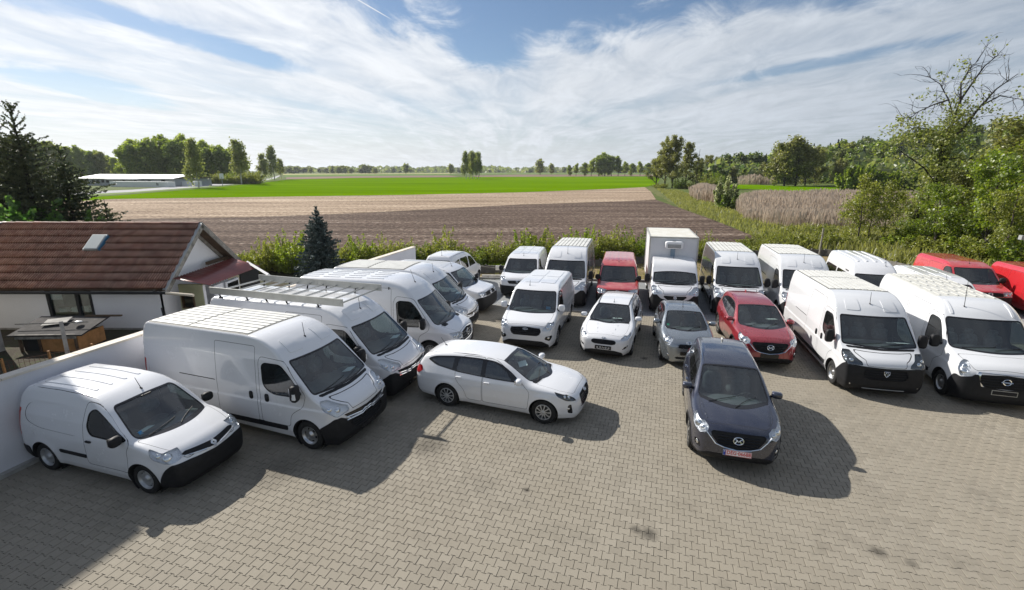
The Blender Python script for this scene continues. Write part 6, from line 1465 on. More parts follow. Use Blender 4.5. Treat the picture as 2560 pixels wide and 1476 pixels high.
# ---- the house on the left: eave z 1.66, ridge z 3.85
EX, EY0, RY, EY1, EZ, RZ = -13.1, 18.0, 20.72, 23.45, 1.66, 3.86
house = empty('house', (-19, 20.7, 0), 0, 'low white house with a red tiled roof behind the garden wall on the left', 'house')
def H(x, y, z): return (x+19, y-20.7, z)
sl_len = math.hypot(RY-EY0, RZ-EZ); sl_a = math.atan2(RZ-EZ, RY-EY0)
def roll_attr(me, V):
    at = me.attributes.new('roll', 'FLOAT', 'POINT'); at.data.foreach_set('value', [max(0., min(1., (p-.025)/.03)) for p in V])
def tile_mesh(w=.2, ln=.375):
    """double-trough tile: two rolls, lying on the slope; local x across, y up the slope"""
    xs = np.linspace(-w/2, w/2, 9); hs = [-.006, .044, .050, .004, -.012, .040, .050, .006, -.006]
    V = []
    for y, dz in ((-ln/2, .050), (ln/2, 0)):
        for x, h in zip(xs, hs): V.append((x, y, h+dz))
    for x, h in zip(xs, hs): V.append((x, -ln/2+.004, h-.0))
    n = 9; F = []
    for i in range(n-1): F.append((i, i+1, n+i+1, n+i)); F.append((2*n+i, 2*n+i+1, i+1, i))
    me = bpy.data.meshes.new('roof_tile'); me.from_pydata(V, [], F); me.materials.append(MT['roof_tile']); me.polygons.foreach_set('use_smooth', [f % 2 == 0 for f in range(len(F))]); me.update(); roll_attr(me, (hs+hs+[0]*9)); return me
def roof_tiles():
    tm = tile_mesh(); rows = 9; pitch = sl_len/rows; rng = random.Random(3)
    cand = []
    for r in range(rows):
        for k in range(62):
            x = EX-.16-.2*k-(.0)
            u = (r+.5)*pitch; y = EY0+math.cos(sl_a)*u; z = EZ+math.sin(sl_a)*u
            if abs(x-(-16.92)) < .42 and 5 <= r <= 6: continue
            cand.append((x, y, z))
    cand.sort(key=lambda p: -p[0]); sing = cand[:300]; rest = cand[300:]
    for (x, y, z) in sing:
        link('roof_tile', tm, house, H(x+rng.gauss(0, .003), y, z+.03+rng.gauss(0, .003)), (sl_a, rng.gauss(0, .012), rng.gauss(0, .008)))
    v0 = np.array([v.co for v in tm.vertices]); Rm = np.array(Matrix.Rotation(sl_a, 3, 'X')); v0 = v0 @ Rm.T
    f0 = np.array([list(p.vertices) for p in tm.polygons]); n0 = len(v0)
    V = np.concatenate([v0+np.array(H(*p))+[0, 0, .03] for p in rest]); F = np.concatenate([f0+i*n0 for i in range(len(rest))])
    mm = mesh_np('roof_tiles', V, F, 'roof_tile', smooth=True); rv = np.empty(n0, np.float32); tm.attributes['roll'].data.foreach_get('value', rv); mm.attributes.new('roll', 'FLOAT', 'POINT').data.foreach_set('value', np.tile(rv, len(rest)))
    o = link('roof_tiles', mm, house); o['kind'] = 'stuff'
    # ridge tiles
    rt = MB()
    n = 9; vs = []; fs = []
    for x, e in ((-.20, 1.08), (.20, .96)):
        for k in range(n): a = math.pi*k/(n-1); vs.append((x, .125*e*math.cos(a), .10*e*math.sin(a)))
    for k in range(n-1): fs.append((k, k+1, n+k+1, n+k))
    me = MB().add(vs, fs).mesh('ridge_tile', 'roof_tile', True)
    for k in range(32): link('ridge_tile', me, house, H(EX-.30-.385*k, RY, RZ+.0+rng.gauss(0, .004)), (0, 0, rng.gauss(0, .01)))
roof_tiles()
# roof boards under the tiles, far slope, soffit
mb = MB(); x0, x1 = -26.0, EX-.05
mb.add([H(x0, EY0, EZ), H(x1, EY0, EZ), H(x1, RY, RZ), H(x0, RY, RZ)], [(0, 1, 2, 3)]); mb.add([H(x0, EY0+.05, EZ-.06), H(x1, EY0+.05, EZ-.06), H(x1, RY, RZ-.10), H(x0, RY, RZ-.10)], [(0, 3, 2, 1)])
mb.build('roof_boards', 'wood_brown', house)
mb = MB(); mb.add([H(x0, RY, RZ+.02), H(x1, RY, RZ+.02), H(x1, EY1, EZ), H(x0, EY1, EZ), H(x0, RY, RZ-.10), H(x1, RY, RZ-.10), H(x1, EY1, EZ-.10), H(x0, EY1, EZ-.10)], [(0, 1, 2, 3), (4, 7, 6, 5), (1, 5, 6, 2)]); mb.build('rear_roof_slope', 'wood_brown', house)
# verge boards (weathered) and metal flashing
for (ya, za, yb, zb) in ((EY0-.04, EZ-.03, RY, RZ), (EY1+.04, EZ-.03, RY, RZ)):
    d = Vector((0, yb-ya, zb-za)); L_ = d.length; a = math.atan2(zb-za, yb-ya); c = Vector(H(EX, (ya+yb)/2, (za+zb)/2))
    M = Matrix.Rotation(a, 3, 'X')
    MB().box(c+Vector((0, 0, -.07)), (.035, L_+.05, .20), 0, M).build('verge_board', 'wood_grey', house)
    MB().box(c+Vector((-.055, 0, .055)), (.16, L_+.03, .016), 0, M).build('verge_flashing', 'sheet_metal', house)
    MB().box(c+Vector((-.55, 0, -.17)), (.09, L_-.3, .12), 0, M).build('rafter', 'wood_grey', house)
MB().box(H(EX-.35, (RY+EY1)/2+.1, EZ+.42), (.12, 2.0, .13)).build('tie_beam', 'wood_brown', house)
# walls: front wall under the eave, gable
wx = EX-.62; fy = EY0+.42
front = MB(); z0, z1 = -.28, EZ+.15
def wall_rect(mb, xa, xb, za, zb, y=fy, t=.12): mb.box(H((xa+xb)/2, y+t/2, (za+zb)/2), (abs(xb-xa), t, zb-za))
wa, wb = -18.15, -16.40
w1 = MB(); wall_rect(w1, -26, wa, z0, z1); wall_rect(w1, wb, wx, z0, z1); wall_rect(w1, wa, wb, z0, .30); w1.build('front_wall', 'render_house', house)
MB().box(H(-19.8, fy+.04, -.14), (12.2, .12, .30)).build('plinth', 'concrete', house)
g = MB(); g.add([H(wx, fy, z0), H(wx, EY1-.42, z0), H(wx, EY1-.42, EZ+.22), H(wx, RY, RZ-.25), H(wx, fy, EZ+.22)], [(0, 1, 2, 3, 4)]); g.add([H(-26, EY1-.42, z0), H(wx, EY1-.42, z0), H(wx, EY1-.42, EZ+.2), H(-26, EY1-.42, EZ+.2)], [(0, 1, 2, 3)])
g.build('gable_wall', 'render_house', house)
# big window left of the middle, hung under the eave
wf = MB()
for xa in (wa+.04, wb-.04): wf.box(H(xa, fy+.03, (.30+z1)/2), (.10, .10, z1-.30))
wf.box(H((wa+wb)/2, fy+.03, .35), (wb-wa-.16, .09, .09)); wf.box(H((wa+wb)/2, fy+.03, z1-.06), (wb-wa-.16, .09, .09))
wf.box(H(wa+1.16, fy+.03, (.40+z1-.1)/2), (.11, .085, z1-.50)); fr = wf.build('window', 'trim_dark', house)
MB().box(H((wa+wb)/2, fy+.06, (.3+z1)/2), (wb-wa-.05, .012, z1-.36)).build('pane', 'glass_clear', fr)
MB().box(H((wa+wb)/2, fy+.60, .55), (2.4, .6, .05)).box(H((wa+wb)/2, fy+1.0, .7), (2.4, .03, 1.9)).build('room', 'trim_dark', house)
for (x, w, h_, r) in ((-17.95, .28, .12, .1), (-17.45, .30, .16, 0), (-16.95, .34, .20, -.4), (-16.85, .3, .08, .2)):
    tag(MB().box((x, fy+.42, .58+h_/2), (w, .2, h_), r).build('cardboard_box', 'paper'), {-17.95: 'flat pale box at the left behind the dark window of the white house', -17.45: 'pale box in the middle behind the dark window of the white house', -16.95: 'largest tilted white box behind the dark window of the white house', -16.85: 'thin bluish box lying lowest behind the dark window of the white house'}[x], 'box')
MB().box(H((wa+wb)/2, fy-.10, .27), (wb-wa+.2, .26, .05)).build('window_sill', 'sheet_metal', house)
# gutter
gt = MB().tube([H(-26, EY0-.10, EZ-.07), H(EX+.02, EY0-.10, EZ-.10)], .06, 8); gt.build('gutter', 'trim_dark', house)
MB().tube([H(EX+.02, EY0-.10, EZ-.10), H(EX+1.12, EY0-.22, EZ-.16)], .055, 10).build('gutter_pipe', 'render_beige', house)
# roof window
sk_y = EY0+math.cos(sl_a)*(6.0*sl_len/9); sk_z = EZ+math.sin(sl_a)*(6.0*sl_len/9)
M = Matrix.Rotation(sl_a, 3, 'X'); c = Vector(H(-16.92, sk_y, sk_z))+M @ Vector((0, 0, .09))
sk = MB().box(c, (.60, .82, .14), 0, M).build('roof_window', 'sheet_metal', house)
MB().box(c+M @ Vector((.315, 0, .0)), (.03, .80, .13), 0, M).build('side_flashing', 'skylight_blue', sk)
MB().box(c+M @ Vector((0, 0, .075)), (.52, .74, .02), 0, M).build('pane', 'skylight_glass' if 'skylight_glass' in MT else 'glass_dark', sk)
MB().box(c+M @ Vector((0, 0, -.075)), (.84, 1.0, .03), 0, M).build('window_flashing', 'sheet_metal', sk)
# snow stop / left roof end
MB().box(H(-21.55, RY-.05, RZ+.06), (.25, .5, .05)).build('ridge_flashing', 'sheet_metal', house)
# lean-to at the gable with its red corrugated roof
lean = empty('lean_to_shed', (-12.6, 20.6, 0), 0, 'small lean-to shed with a dark red corrugated roof against the house gable', 'shed')
def Ln(x, y, z): return (x+12.6, y-20.6, z)
n = 84; V = []; F = []; pa = (Vector(Ln(-13.05, 18.30, 2.02)), Vector(Ln(-13.05, 22.4, 2.10))); pb = (Vector(Ln(-11.95, 18.75, 1.66)), Vector(Ln(-12.0, 22.9, 1.62)))
for i in range(n+1):
    t = i/n; w = .022*math.cos(2*math.pi*t*23)
    for q in (pa, pb): p = q[0].lerp(q[1], t); V.append((p.x, p.y, p.z+w))
for i in range(n): F.append((2*i, 2*i+1, 2*i+3, 2*i+2))
mat('corrugated_red', (.20, .050, .042), rough=.4, var=.2, vscale=1.5, coat=.3)
o = MB().add(V, F).build('corrugated_roof', 'corrugated_red', lean, smooth=True)
so_ = o.modifiers.new('thick', 'SOLIDIFY'); so_.thickness = .006
MB().box(Ln(-12.85, 19.0, .55), (.95, .10, 2.2)).build('side_wall', 'render_olive', lean)
fw = MB().box(Ln(-13.0, 18.93, .98), (.52, .04, .62)).build('window', 'wood_brown', lean); MB().box(Ln(-13.0, 18.90, .98), (.42, .02, .52)).build('pane', 'glass_dark', fw)
MB().box(Ln(-12.40, 19.05, .55), (.10, .14, 2.1)).box(Ln(-12.15, 20.2, .5), (.05, 1.7, 2.0)).build('front_wall', 'render_house', lean)
MB().box(Ln(-12.2, 22.2, .6), (.06, 1.6, 1.9)).build('front_wall', 'trim_dark', lean)
wd = MB().box(Ln(-12.02, 20.45, 1.22), (.05, .95, .58)).build('window', 'white_plastic', lean); MB().box(Ln(-11.985, 20.45, 1.22), (.02, .78, .42)).build('pane', 'glass_dark', wd)
brd = MB().tube([(xy_at(620, 22.9, 1.6), 22.9, z_at(656, 22.9)), (xy_at(674, 21.4, 1.2), 21.4, z_at(688, 21.4))], .075, 4).build('barge_board', 'render_house'); tag(brd, 'pale board running down beside the corrugated shed roof', 'board')
# ---- garden wall with coping stones
WP = [(-11.9, 1.8), (-11.2, 5.5), (-10.32, 9.12), (-9.52, 11.86), (-6.42, 23.08), (-5.34, 26.77)]
gw = empty('garden_wall', (-9.5, 12, 0), 0, 'white rendered wall with pale coping behind the row of vans on the left', 'wall')
def W_(x, y, z): return (x+9.5, y-12, z)
for i in range(len(WP)-1):
    a, b_ = Vector(WP[i]), Vector(WP[i+1]); d = b_-a; L_ = d.length; an = math.atan2(d.y, d.x); c = (a+b_)/2
    # face of the wall towards the yard runs through WP; the body lies behind it
    nrm = Vector((-d.y, d.x)).normalized()
    c = c+nrm*.11
    MB().box(W_(c.x, c.y, .96), (L_+.004*i, .22-.002*i, 1.94), an).build('wall_panel', 'render_white', gw)
    nn = int(L_/1.0); me = MB().box((0, 0, 0), (L_/nn-.014, .27, .05)).mesh('coping_stone', 'coping')
    for k in range(nn):
        p = a.lerp(b_, (k+.5)/nn)+nrm*.11; link('coping_stone', me, gw, W_(p.x, p.y, 1.958), (0, 0, an))
# pale foundation strip at the wall foot
ft = MB(); a, b_ = Vector((-11.6, 4.2)), Vector((-10.05, 10.5)); d = b_-a; c = (a+b_)/2
tag(MB().box((c.x+.12, c.y-.03, .03), (d.length, .16, .10), math.atan2(d.y, d.x)).build('kerb_edge', 'concrete'), 'grey concrete kerb along the foot of the white wall at the left edge', 'kerb')
# ---- off-picture neighbour building on the left that throws the big shadow
nb = empty('neighbour_building', (-24, 11, 0), 0, 'tall plastered building just outside the left edge of the picture', 'building')
NP = ((-17.75, 16.1), (-18.05, 15.0), (-19.3, 10.5), (-21.5, 3), (-30, 3), (-30, 16.1))
MB().add([(x+24, y-11, z) for z in (-.1, 10.5) for x, y in NP], [tuple(range(6)), tuple(range(11, 5, -1))]+[(k, 6+k, 6+(k+1) % 6, (k+1) % 6) for k in range(6)]).build('wall', 'concrete', nb)
# ---- building at the right edge
rb = empty('workshop_building', (20, 10, 0), 0, 'beige plastered building corner at the right edge behind the chrome-grille van', 'building')
MB().box((1.6, -.0, 2.1), (9.2, 10.4, 4.3)).build('wall', 'render_beige', rb)
dr = MB().box((-3.03, 2.6, 1.2), (.04, 1.1, 2.1)).build('door', 'white_plastic', rb); MB().box((-3.055, 2.6, 1.6), (.02, .7, .9)).build('pane', 'glass_dark', dr)
# floodlight arm on a mast outside the right edge
fl = empty('floodlight', (25.6, 22.1, 0), 0, 'grey metal arm of a yard light reaching in at the right edge', 'yard light')
MB().tube([(0, 0, 0), (0, 0, 3.4)], .07, 8).build('mast', 'sheet_metal', fl)
MB().box((-1.25, 0, 3.02), (2.6, .16, .20), 0, Matrix.Rotation(R(4), 3, 'Y')).build('arm', 'sheet_metal', fl)
# ---- low plank wall round the back of the yard
LP = [(-4.8, 28.5), (-2.5, 29.3), (-.7, 29.2), (4, 30.8), (8.3, 32.3), (12.1, 33.1), (16.5, 34.6), (20.3, 35.9), (22.9, 35.4), (24.2, 33.9), (24.3, 31.4), (24.2, 28.3), (25.5, 26.2)]
lw = empty('plank_wall', (10, 31, 0), 0, 'low dark concrete plank wall round the back of the yard', 'wall')
def along(P, step):
    out = []
    for i in range(len(P)-1):
        a, b_ = Vector(P[i]), Vector(P[i+1]); L_ = (b_-a).length; n = max(1, round(L_/step))
        for k in range(n): out.append((a.lerp(b_, k/n), a.lerp(b_, (k+1)/n)))
    return out
rng = random.Random(11)
for a, b_ in along(LP, .92):
    d = b_-a; c = (a+b_)/2; h_ = .50+rng.uniform(-.025, .02)
    MB().box((c.x-10, c.y-31, h_/2-.05), (d.length-.025, .07, h_), math.atan2(d.y, d.x), Matrix.Rotation(rng.gauss(0, .02), 3, 'X')).build('concrete_panel', 'concrete_dark', lw)
    MB().box((a.x-10, a.y-31, .24), (.09, .11, .54)).build('post', 'concrete_dark', lw)
# kerb stones along the back of the paving
kb = empty('kerb', (5, 27, 0), 0, 'grey kerb along the back edge of the paving', 'kerb')
for a, b_ in along([(-2.2, 27.5), (-.5, 27.4), (7.2, 26.75), (13.4, 25.45), (17.4, 25.25)], 1.0):
    d = b_-a; c = (a+b_)/2; MB().box((c.x-5, c.y-27, .05), (d.length-.02, .10, .13), math.atan2(d.y, d.x)).build('kerb_stone', 'concrete', kb)
ed = empty('edging_strip', (5, 20, 0), 0, 'flush row of concrete edging stones between the beige and the grey paving', 'edging')
for a, b_ in along([(-6.2, 23.3), (19, 16.5)], 1.0):
    d = b_-a; c = (a+b_)/2; MB().box((c.x-5, c.y-20, -.006), (d.length-.012, .085, .03), math.atan2(d.y, d.x)).build('edging_stone', 'concrete', ed)
tag(MB().box((-3.1, 28.45, .12), (1.9, .16, .10), .1).build('timber_beam', 'wood_grey'), 'dark timber beam lying in front of the low plank wall', 'beam')
sv = empty('shovel', (-1.1, 28.7, 0), .15, 'pale shovel blade standing against the low plank wall', 'shovel')
MB().box((.25, 0, .40), (.26, .02, .30), 0, Matrix.Rotation(.2, 3, 'X')).build('blade', 'render_house', sv); MB().tube([(.15, -.05, .40), (-.75, .05, .52)], .018, 6).build('shaft', 'wood_grey', sv)
tag(MB().box((-1.0, 27.75, .09), (1.5, .22, .16), -.03).build('kerb_block', 'concrete'), 'single grey kerb block lying loose beside the rear row', 'kerb stone')
# fence posts
for (x, y, h_, lab) in ((20.93, 32.9, 2.3, 'tall rusty post standing in the hedge right of the middle'), (12.3, 32.6, 2.15, 'short dark post behind the van right of the box truck'),):
    p = empty('fence_post', (x, y, 0), 0, lab, 'post'); MB().tube([(0, 0, 0), (.03, .02, h_)], .05, 6).build('post', 'wood_grey', p); MB().box((.03, .02, h_*.78), (.13, .05, .05)).build('bracket', 'rust', p)
# ---- hutch in the garden
hu = empty('garden_hutch', (-16.1, 16.6, -.1), R(3), 'wooden hutch with a black felt roof below the dark window', 'hutch')
M = Matrix.Rotation(R(11), 3, 'X')
MB().box((0, 0, .78), (2.45, 1.45, .05), 0, M).build('felt_roof', 'felt', hu)
MB().box((-.02, -.66, .60), (2.0, .06, .16)).build('front_board', 'wood_grey', hu)
for x in (-.92, -.28, .92): MB().box((x, -.62, .26), (.07, .07, .56)).build('leg', 'wood_brown', hu)
MB().box((.34, -.60, .28), (1.14, .04, .50)).build('front_panel', 'wood_orange', hu); MB().box((0, .05, .28), (1.9, 1.1, .5)).build('inside', 'trim_dark', hu)
MB().box((.96, .0, .30), (.04, 1.2, .56)).build('side_panel', 'wood_orange', hu)
tag(MB().box((-16.35, 16.75, .80), (.75, .5, .02), .3, Matrix.Rotation(R(11), 3, 'X')).build('fibre_board', 'concrete'), 'loose grey sheet lying on the felt roof of the hutch', 'sheet')
tag(MB().tube([(-17.4, 16.3, .83), (-15.0, 16.5, .86)], .018, 5).build('rod', 'wood_grey'), 'long thin rod lying across the hutch roof', 'rod')
tag(MB().ell((-15.45, 16.6, .82), (.13, .13, .05), 12, 6).build('bowl', 'white_plastic', smooth=True), 'small white bowl on the hutch roof', 'bowl')
tag(MB().box((-15.1, 17.3, .85), (1.3, .10, .05), .02).build('plank', 'wood_brown'), 'dark plank resting behind the hutch roof', 'plank')
cp = empty('concrete_post', (-14.55, 15.0, -.1), 0, 'pale concrete post in front of the hutch', 'post'); MB().tube([(0, 0, 0), (-.06, .1, 1.42)], [.085, .07], 4).build('post', 'concrete', cp)
lp = empty('leaning_post', (-20.2, 17.3, -.1), 0, 'dark wooden post at the left edge in front of the white house', 'post'); MB().tube([(.1, 0, 0), (-.08, 0, 1.5)], .05, 5).build('post', 'wood_brown', lp)
pt = empty('plant_tub', (-13.3, 16.4, -.1), 0, 'black plastic tub beside the wall corner in the garden', 'tub')
v, f = lathe_faces([(.02, 0), (.30, 0), (.38, .30), (.42, .30), (.40, .34), (.34, .30), (.30, .06), (.02, .06)], 18); MB().add([(a, c, b_) for a, b_, c in v], f).build('tub', 'felt', pt, smooth=True)
copy_tree(pt, (-12.4, 16.7, -.1), .7, 'second black tub nearer the long van in the garden')
# wire mesh fence along the wall, orange-brown
wf = empty('wire_fence', (-14, 13.5, -.1), 0, 'rusty wire mesh fence between the hutch and the garden wall', 'fence')
P0 = [(-17.6, 12.2), (-15.2, 13.6), (-13.6, 14.9), (-12.0, 17.0)]
def fence_strip(P, h0=.62):
    seg = along(P, .9)
    for a, b_ in seg:
        m = MB(); d = b_-a
        for k in range(9): q = a.lerp(b_, k/9); m.tube([(q.x+14, q.y-13.5, .0), (q.x+14, q.y-13.5, h0)], .006, 3)
        for z in (.05, .2, .35, .5, h0): m.tube([(a.x+14, a.y-13.5, z), (b_.x+14, b_.y-13.5, z)], .005, 3)
        o = m.build('mesh_panel', 'rust', wf); o['kind'] = 'stuff'
        MB().box((a.x+14, a.y-13.5, .35), (.05, .05, .75)).build('fence_post', 'wood_orange', wf)
fence_strip(P0)
ml = empty('metal_stake', (-12.7, 17.1, -.1), 0, 'thin dark lattice stake leaning on the white house wall', 'stake')
MB().tube([(0, 0, 0), (-.22, .2, 1.25)], .018, 5).tube([(.10, 0, 0), (-.20, .2, 1.25)], .012, 5).build('stake', 'trim_dark', ml)
for k, t in enumerate((.2, .4, .6, .8)): MB().tube([(-.22*t, .2*t, 1.25*t), (.10-.30*t, .2*t, 1.25*t+.04)], .010, 4).build('rung', 'trim_dark', ml)
# ---- far barn by the road
bn = empty('barn', (-155, 212, 0), R(-20), 'long low grey barn with a shining metal roof beyond the road', 'barn')
mat('barn_wall', (.36, .38, .40), rough=.8, var=.15, vscale=.15); mat('barn_roof', (.72, .74, .76), rough=.35, metal=.2); mat('silage', (.68, .70, .70), rough=.6)
Lb = 56
MB().box((0, 0, 1.3), (Lb, 16, 3.3)).build('wall', 'barn_wall', bn)
MB().add([(-Lb/2-1, -9.4, 2.95), (Lb/2+1, -9.4, 2.95), (Lb/2+1, 0, 4.5), (-Lb/2-1, 0, 4.5), (Lb/2+1, 9.4, 2.95), (-Lb/2-1, 9.4, 2.95)], [(0, 1, 2, 3), (3, 2, 4, 5), (0, 5, 4, 1)]).build('roof', 'barn_roof', bn)
MB().add([(Lb/2+.02, -8, 2.96), (Lb/2+.02, 8, 2.96), (Lb/2+.02, 0, 4.3)], [(0, 1, 2)]).build('gable', 'wood_brown', bn)
for k, x in enumerate((-24, -20, -17, -14, -11, -1, 6, 14)): MB().box((x, -8.05, 1.7), (1.6, .12, 1.1)).build('window', 'trim_dark', bn)
MB().box((22, -8.05, 1.3), (2.2, .12, 2.4)).build('door', 'trim_dark', bn)
MB().box((2, -9.6, 2.5), (20, 3.2, .15)).build('canopy', 'barn_roof', bn)
for (x, y, l_, rz, lab) in ((-142, 192, 30, -.30, 'long white wrapped silage bales in front of the barn'), (-127, 198, 8, -.35, 'short white container with lettering beside the barn end')):
    o = empty('silage_clamp' if l_ > 10 else 'container', (x, y, 0), rz, lab, 'bales' if l_ > 10 else 'container')
    MB().box((0, 0, .95), (l_, 3, 2.0)).build('cover', 'silage', o); MB().box((l_*.32, -1.53, 1.1), (.3, .05, 1.0)).box((l_*.32+.6, -1.53, 1.0), (.3, .05, .8)).build('marking', 'trim_dark', o)
# road furniture
sg = empty('road_sign', gp(557, 466)+(0,), 0, 'white road sign post beside the country road', 'sign')
MB().tube([(0, 0, 0), (0, 0, 3.6)], .12, 6).build('pole', 'sheet_metal', sg); MB().box((0, 0, 3.9), (1.7, .1, 2.0)).build('sign_board', 'white_plastic', sg)
# ================================================================ vegetation
def leaf_mat(name, c0, c1, c2=None, trans=.58, vs=.6, clump=1.0):
    m = bpy.data.materials.new(name); m.use_nodes = True; MT[name] = m
    nt = m.node_tree; n = nt.nodes; l = nt.links; n.clear()
    o = n.new('ShaderNodeOutputMaterial'); tc = n.new('ShaderNodeTexCoord'); oi = n.new('ShaderNodeObjectInfo'); at = n.new('ShaderNodeAttribute'); at.attribute_name = 'tone'
    t = n.new('ShaderNodeTexNoise'); t.inputs['Scale'].default_value = vs; t.inputs['Detail'].default_value = 3; l.new(tc.outputs['Object'], t.inputs['Vector'])
    a = n.new('ShaderNodeMath'); a.operation = 'MULTIPLY_ADD'; l.new(at.outputs['Fac'], a.inputs[0]); a.inputs[1].default_value = .55; l.new(t.outputs[0], a.inputs[2])
    b = n.new('ShaderNodeMath'); b.operation = 'MULTIPLY_ADD'; l.new(oi.outputs['Random'], b.inputs[0]); b.inputs[1].default_value = .35; l.new(a.outputs[0], b.inputs[2])
    cr = n.new('ShaderNodeValToRGB'); l.new(b.outputs[0], cr.inputs[0]); e = cr.color_ramp.elements
    st = [(.45, c0), (.85, c1), (1.3, c2 or c1)]
    e[0].position = .40; e[0].color = (*c0, 1); e[1].position = .78; e[1].color = (*c1, 1)
    q = e.new(1.0); q.color = (*(c2 or c1), 1)
    d = n.new('ShaderNodeBsdfDiffuse'); tr = n.new('ShaderNodeBsdfTranslucent'); gl = n.new('ShaderNodeBsdfGlossy'); gl.inputs['Roughness'].default_value = .45
    l.new(cr.outputs[0], d.inputs[0]); h = n.new('ShaderNodeHueSaturation'); h.inputs['Saturation'].default_value = 1.1; h.inputs['Value'].default_value = 1.25; l.new(cr.outputs[0], h.inputs['Color']); l.new(h.outputs[0], tr.inputs[0])
    m1 = n.new('ShaderNodeMixShader'); m1.inputs[0].default_value = trans; l.new(d.outputs[0], m1.inputs[1]); l.new(tr.outputs[0], m1.inputs[2])
    m2 = n.new('ShaderNodeMixShader'); m2.inputs[0].default_value = .05; l.new(m1.outputs[0], m2.inputs[1]); l.new(gl.outputs[0], m2.inputs[2]); l.new(m2.outputs[0], o.inputs[0])
leaf_mat('leaf_spring', (0.085, 0.135, 0.016), (0.165, 0.235, 0.028), (0.26, 0.32, 0.05))
leaf_mat('leaf_yellow', (0.105, 0.135, 0.018), (0.19, 0.225, 0.035), (0.28, 0.30, 0.065))
leaf_mat('leaf_mid', (0.055, 0.1, 0.016), (0.115, 0.18, 0.028), (0.19, 0.25, 0.05))
leaf_mat('leaf_olive', (.095, .112, .026), (.17, .185, .045), (.25, .255, .075))
leaf_mat('leaf_far', (0.1, 0.13, 0.03), (0.18, 0.225, 0.05), (0.26, 0.28, 0.08))
leaf_mat('leaf_grove', (.15, .20, .025), (.25, .32, .04), (.34, .40, .07), trans=.65, vs=.25)
leaf_mat('leaf_hill', (0.045, 0.08, 0.028), (0.105, 0.15, 0.042), (0.21, 0.24, 0.07))
leaf_mat('leaf_blossom', (.10, .15, .03), (.30, .34, .14), (.55, .56, .34))
leaf_mat('needle_dark', (.020, .036, .017), (.042, .062, .027), (.080, .092, .038), trans=.3)
leaf_mat('needle_blue', (.030, .050, .046), (.060, .088, .082), (.115, .15, .14), trans=.2, vs=2)
leaf_mat('needle_hill', (.010, .026, .020), (.020, .042, .030), (.035, .06, .04), trans=.1)
leaf_mat('reed', (.19, .13, .095), (.31, .235, .175), (.45, .38, .31), trans=.3, vs=.25)
leaf_mat('elder', (0.035, 0.09, 0.02), (0.07, 0.155, 0.035), (0.14, 0.25, 0.055), vs=.8)
mat('bark', (.075, .062, .050), rough=.95, var=.4, vscale=3)
mat('bark_dark', (.030, .026, .022), rough=.95, var=.4, vscale=3)
mat('bark_birch', (.42, .41, .38), rough=.9, var=.5, vscale=2.5)
mat('twig', (.13, .11, .085), rough=.95, var=.3, vscale=4)
def cards(P, size, rng, up=.35, asp=1.0, N=None):
    """one leaf card per point; returns verts, quads, tone"""
    n = len(P); a = rng.normal(size=(n, 3)); a[:, 2] += up
    if N is not None: a += N*1.1
    a /= np.linalg.norm(a, axis=1, keepdims=True); r = rng.normal(size=(n, 3)); u = np.cross(a, r); u /= np.linalg.norm(u, axis=1, keepdims=True); v = np.cross(a, u)
    s = size*(.6+.8*rng.rand(n, 1)); u *= s*.5; v *= s*.5*asp
    V = np.stack([P-u*.9-v*.25, P+u*.1-v, P+u-v*.1+a*s*.12, P+v], 1).reshape(-1, 3)
    F = np.arange(4*n).reshape(n, 4); tone = np.repeat(rng.rand(n), 4); return V, F, tone
def leafmesh(name, V, F, tone, m):
    me = mesh_np(name, V, F, m, smooth=False); at = me.attributes.new('tone', 'FLOAT', 'POINT'); at.data.foreach_set('value', tone.astype(np.float32)); return me
def limb_set(rng, h, r0, base=.3, n=9, ln=.42, rise=.55, lean=0.0, sub=3, gn=None, crook=.06):
    """trunk + limbs + twigs; returns MB and end clusters"""
    mb = MB(); pts = []; x = y = 0; la = rng.uniform(0, 6.28)
    K = 9
    for i in range(K+1):
        t = i/K; pts.append(Vector((x+lean*h*t*t, y, h*t*.97))); x += rng.normal(0, crook*h/K); y += rng.normal(0, crook*h/K)
    mb.tube(pts, [r0*(1-.85*(i/K))+.01 for i in range(K+1)], 6); ends = []
    for k in range(n):
        t = base+(1-base)*(k+.5*rng.rand())/n; i = min(K-1, int(t*K)); p = pts[i].lerp(pts[i+1], t*K-i)
        az = la+k*2.4+rng.uniform(-.4, .4); L_ = h*ln*(1-.62*(t-base)/(1-base))*rng.uniform(.75, 1.15); el = rise+rng.uniform(-.2, .25)
        d = Vector((math.cos(az)*math.cos(el), math.sin(az)*math.cos(el), math.sin(el))); q = [p]
        for s in range(4): d = (d+Vector((rng.normal(0, .14), rng.normal(0, .14), rng.normal(.04, .12)))).normalized(); q.append(q[-1]+d*L_/4)
        rr = r0*(1-.8*t)*.55; mb.tube(q, [rr*(1-.2*j) for j in range(5)], 4)
        for j in range(sub):
            b = q[1+(j % 4)]
            d2 = (d+Vector(rng.normal(0, .7, 3))).normalized(); e = [b, b+d2*L_*.22, b+d2*L_*.38+Vector((0, 0, rng.normal(0, .03)*h))]; mb.tube(e, [rr*.4, rr*.25, rr*.1], 3); ends += [e[1], e[2]]
        ends += [q[2], q[3], q[4]]
    ends.append(pts[-1]); return mb, np.array([tuple(e) for e in ends])
def crown_pts(rng, ends, n, rad, squash=.8, hollow=.0):
    k = rng.randint(0, len(ends), n); d = rng.normal(size=(n, 3)); d /= np.linalg.norm(d, axis=1, keepdims=True); r = rad*(hollow+(1-hollow)*rng.rand(n, 1)**.5)*(.55+.9*((k*7919) % 97/97.))[:, None]
    P = ends[k]+d*r*[1, 1, squash]; return P, d
TM = {}
